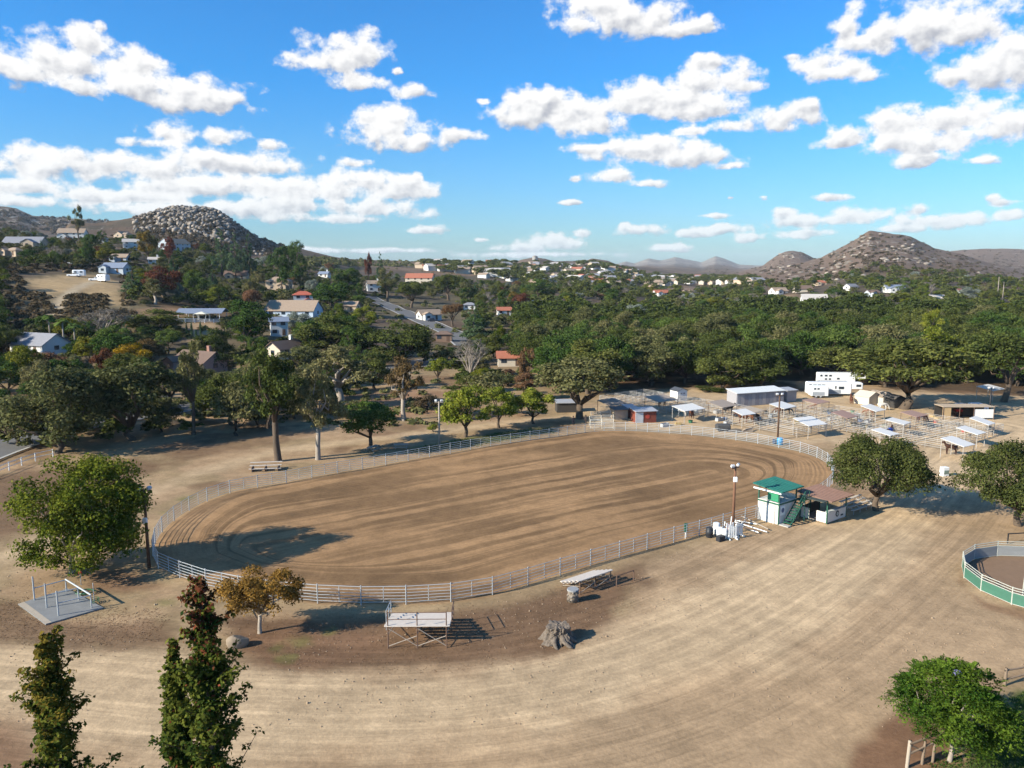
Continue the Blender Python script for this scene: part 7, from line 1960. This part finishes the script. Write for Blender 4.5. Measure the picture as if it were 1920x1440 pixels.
# autumn spires in the lower left corner
def spire(px, d, ztop, wid, label, seed, leads, red_top):
    rg = np.random.default_rng(seed)
    X = depth_x(px, d) * 1.08
    bl = []
    mb = MB(); mb.tube([(0, 0, -0.2), (0.05, 0, ztop * 0.5), (0, 0, ztop * 0.97)], [0.2, 0.13, 0.03], 8)
    for (ox, oy, zt) in leads:
        if ox or oy: mb.tube([(0, 0, zt * 0.3), (ox * 0.7, oy * 0.7, zt * 0.55), (ox, oy, zt * 0.97)], [0.1, 0.07, 0.02], 6)
        z = 1.2
        while z < zt - 0.15:
            f = 1 - z / zt
            R_ = (wid if not (ox or oy) else wid * 0.45) * (0.10 + 0.9 * min(1, f * 1.9) ** 0.8) * 0.5
            for q in range(5):
                a = rg.uniform(0, 6.28); L = R_ * rg.choice([0.4, 0.6, 0.8, 1.0, 1.5]) * rg.uniform(0.85, 1.15)
                bx0 = np.array([ox * min(1, z / zt * 1.3), oy * min(1, z / zt * 1.3), z])
                tip = bx0 + np.array([math.cos(a) * L, math.sin(a) * L, L * rg.uniform(0.5, 1.0)])
                mb.tube([tuple(bx0), tuple((bx0 + tip) / 2 + [0, 0, -0.05]), tuple(tip)], [0.035, 0.022, 0.008], 4)
                for t in (0.3, 0.55, 0.78, 1.0): bl.append((*(bx0 + (tip - bx0) * t), (0.20 + 0.14 * (1 - t)) * min(1, 0.4 + 4.5 * f) * rg.uniform(0.8, 1.3)))
            z += 0.26
        bl.append((ox, oy, zt - 0.1, 0.16))
    n = int(len(bl) * 32)
    V, F_ = blob_leaves(bl, n, 0.08, rg, inner=0.2, up=0.5)
    zc = V.reshape(-1, 4, 3)[:, :, 2].mean(1)
    hit_ = rg.random(len(zc)) < np.clip((zc - ztop * red_top) / (ztop * (1 - red_top)) * 0.9, 0.025, 0.8)
    o = O('maple_tree', None, None, (X, d, 0), label=label, cat='tree', group='autumn spires')
    O('trunk', mb.mesh('trunk', BARK), o)
    O('crown', mesh_np('crown', V, F_[~hit_], LEAF['maple']), o)
    O('crown_tip', mesh_np('crown_tip', V, F_[hit_], LEAF['maplered'] if seed != 71 else LEAF['ochre']), o)
spire(100, 23, 15.75, 2.9, 'shorter narrow autumn tree in the lower left corner', 71, [(0, 0, 15.75)], 0.72)
spire(392, 23, 17.55, 2.8, 'taller dark autumn tree with red leaves at its tip in the lower left', 72, [(0, 0, 17.55), (-1.1, 0.2, 15.4)], 0.84)

# ------------------------------------------------------------------ ground cover close by
def tufts(name, polys, n, h, lk, label, seed, lean=0.6):
    rg = np.random.default_rng(seed)
    PX, PY = [], []
    for P in polys:
        P = np.array(P); lo, hi = P.min(0), P.max(0); k = 0
        xs, ys = rg.uniform(lo[0], hi[0], n), rg.uniform(lo[1], hi[1], n)
        ok = (poly_sd(xs, ys, P) + (fbm(xs / 2.5, ys / 2.5, 4) - 0.5) * 5 < 0) & (poly_sd(xs, ys, ARENA) > 0.3)
        PX.append(xs[ok]); PY.append(ys[ok])
    X_, Y_ = np.concatenate(PX), np.concatenate(PY)
    V = []
    Zt = terrain(X_, Y_)
    m_ = len(X_) * 3
    X3, Y3, Z3 = np.repeat(X_, 3) + rg.normal(size=m_) * 0.04, np.repeat(Y_, 3) + rg.normal(size=m_) * 0.04, np.repeat(Zt, 3)
    a = rg.uniform(0, 6.28, m_); hh = h * rg.uniform(0.5, 1.4, m_); w_ = 0.035
    A_ = np.stack([X3 - np.sin(a) * w_, Y3 + np.cos(a) * w_, Z3 - 0.01], 1); B_ = np.stack([X3 + np.sin(a) * w_, Y3 - np.cos(a) * w_, Z3 - 0.01], 1)
    C_ = np.stack([X3 + np.cos(a) * hh * lean, Y3 + np.sin(a) * hh * lean, Z3 + hh], 1)
    V = np.stack([A_, B_, C_], 1).reshape(-1, 3)
    O(name, mesh_np(name, V, np.arange(len(V)).reshape(-1, 3), LEAF[lk]), kind='stuff', label=label, cat='grass')
tufts('dry_grass', [G([(425, 1160), (560, 1150), (900, 1138), (1110, 1078), (1200, 1062), (1168, 1140), (1040, 1228), (700, 1262), (470, 1242)]), G([(-60, 1110), (330, 1150), (330, 1210), (-60, 1205)]), G([(-100, 900), (330, 850), (250, 920), (-60, 1050)])], 4200, 0.045, 'straw', 'short brown dry grass round the stands', 81)
tufts('lawn_grass', [G([(1790, 1440), (1850, 1370), (1905, 1290), (2000, 1300), (2000, 1500), (1780, 1500)]), G([(760, 845), (860, 825), (1035, 802), (1040, 813), (860, 841), (760, 852)])], 9000, 0.10, 'green', 'green watered grass', 82)

# loose stones and clods round the stands and the drive
rg = np.random.default_rng(90)
VV, FF, off = [], [], 0
xs, ys = rg.uniform(-45, 40, 5200), rg.uniform(43, 72, 5200)
ok = (poly_sd(xs, ys, ARENA) > 0.8) & (fbm(xs / 4, ys / 4, 3) > 0.5)
for X, Y in zip(xs[ok][:1700], ys[ok][:1700]):
    s = rg.uniform(0.02, 0.07) if rg.random() < 0.985 else rg.uniform(0.07, 0.11)
    c_, f_ = co6[int(rg.integers(0, 6))]
    q = c_ * s * rg.uniform(0.7, 1.3, 3) + np.array([X, Y, 0.01]); VV.append(q); FF.append(f_ + off); off += len(q)
V = np.vstack(VV); V[:, 2] += terrain(V[:, 0], V[:, 1])
O('stones', mesh_np('stones', V, np.vstack(FF), mat('clod', (0.30, 0.215, 0.14), 0.95, 0.4, 0.7)), kind='stuff', label='loose stones and clods on the dirt', cat='stones')
# ------------------------------------------------------------------ the hazy air of the valley
hm = bpy.data.materials.new('haze'); hm.use_nodes = True
hm.node_tree.nodes.clear()
ho = hm.node_tree.nodes.new('ShaderNodeOutputMaterial'); hv = hm.node_tree.nodes.new('ShaderNodeVolumePrincipled')
hv.inputs['Color'].default_value = (0.74, 0.87, 1.0, 1)
hv.inputs['Density'].default_value = 5.0e-5
hv.inputs['Anisotropy'].default_value = 0.0
hm.node_tree.links.new(hv.outputs[0], ho.inputs['Volume'])
zlo = float(GZ.min()) - 1.5; zhi = max(float(GZ.max()), CAMH) + 25
O('haze', MB().box((0, 0, (zlo + zhi) / 2), (19400, 19400, zhi - zlo)).mesh('haze', hm), kind='stuff', label='thin bluish haze over the valley', cat='haze')

# things that would share a label are told apart by their order across the photograph
ORD = 'first second third fourth fifth sixth seventh eighth ninth tenth eleventh twelfth thirteenth fourteenth fifteenth sixteenth seventeenth eighteenth nineteenth twentieth'.split()
by = {}
for o in COL.objects:
    if o.parent is None and 'label' in o.keys() and 'category' in o.keys(): by.setdefault(o['label'], []).append(o)
for lb, os_ in by.items():
    if 1 < len(os_) <= 20 and len(lb.split()) <= 12:
        os_.sort(key=lambda o: o.location.x / max(o.location.y, 1))
        for k, o in enumerate(os_): o['label'] = lb + ', ' + ORD[k] + ' from the left'
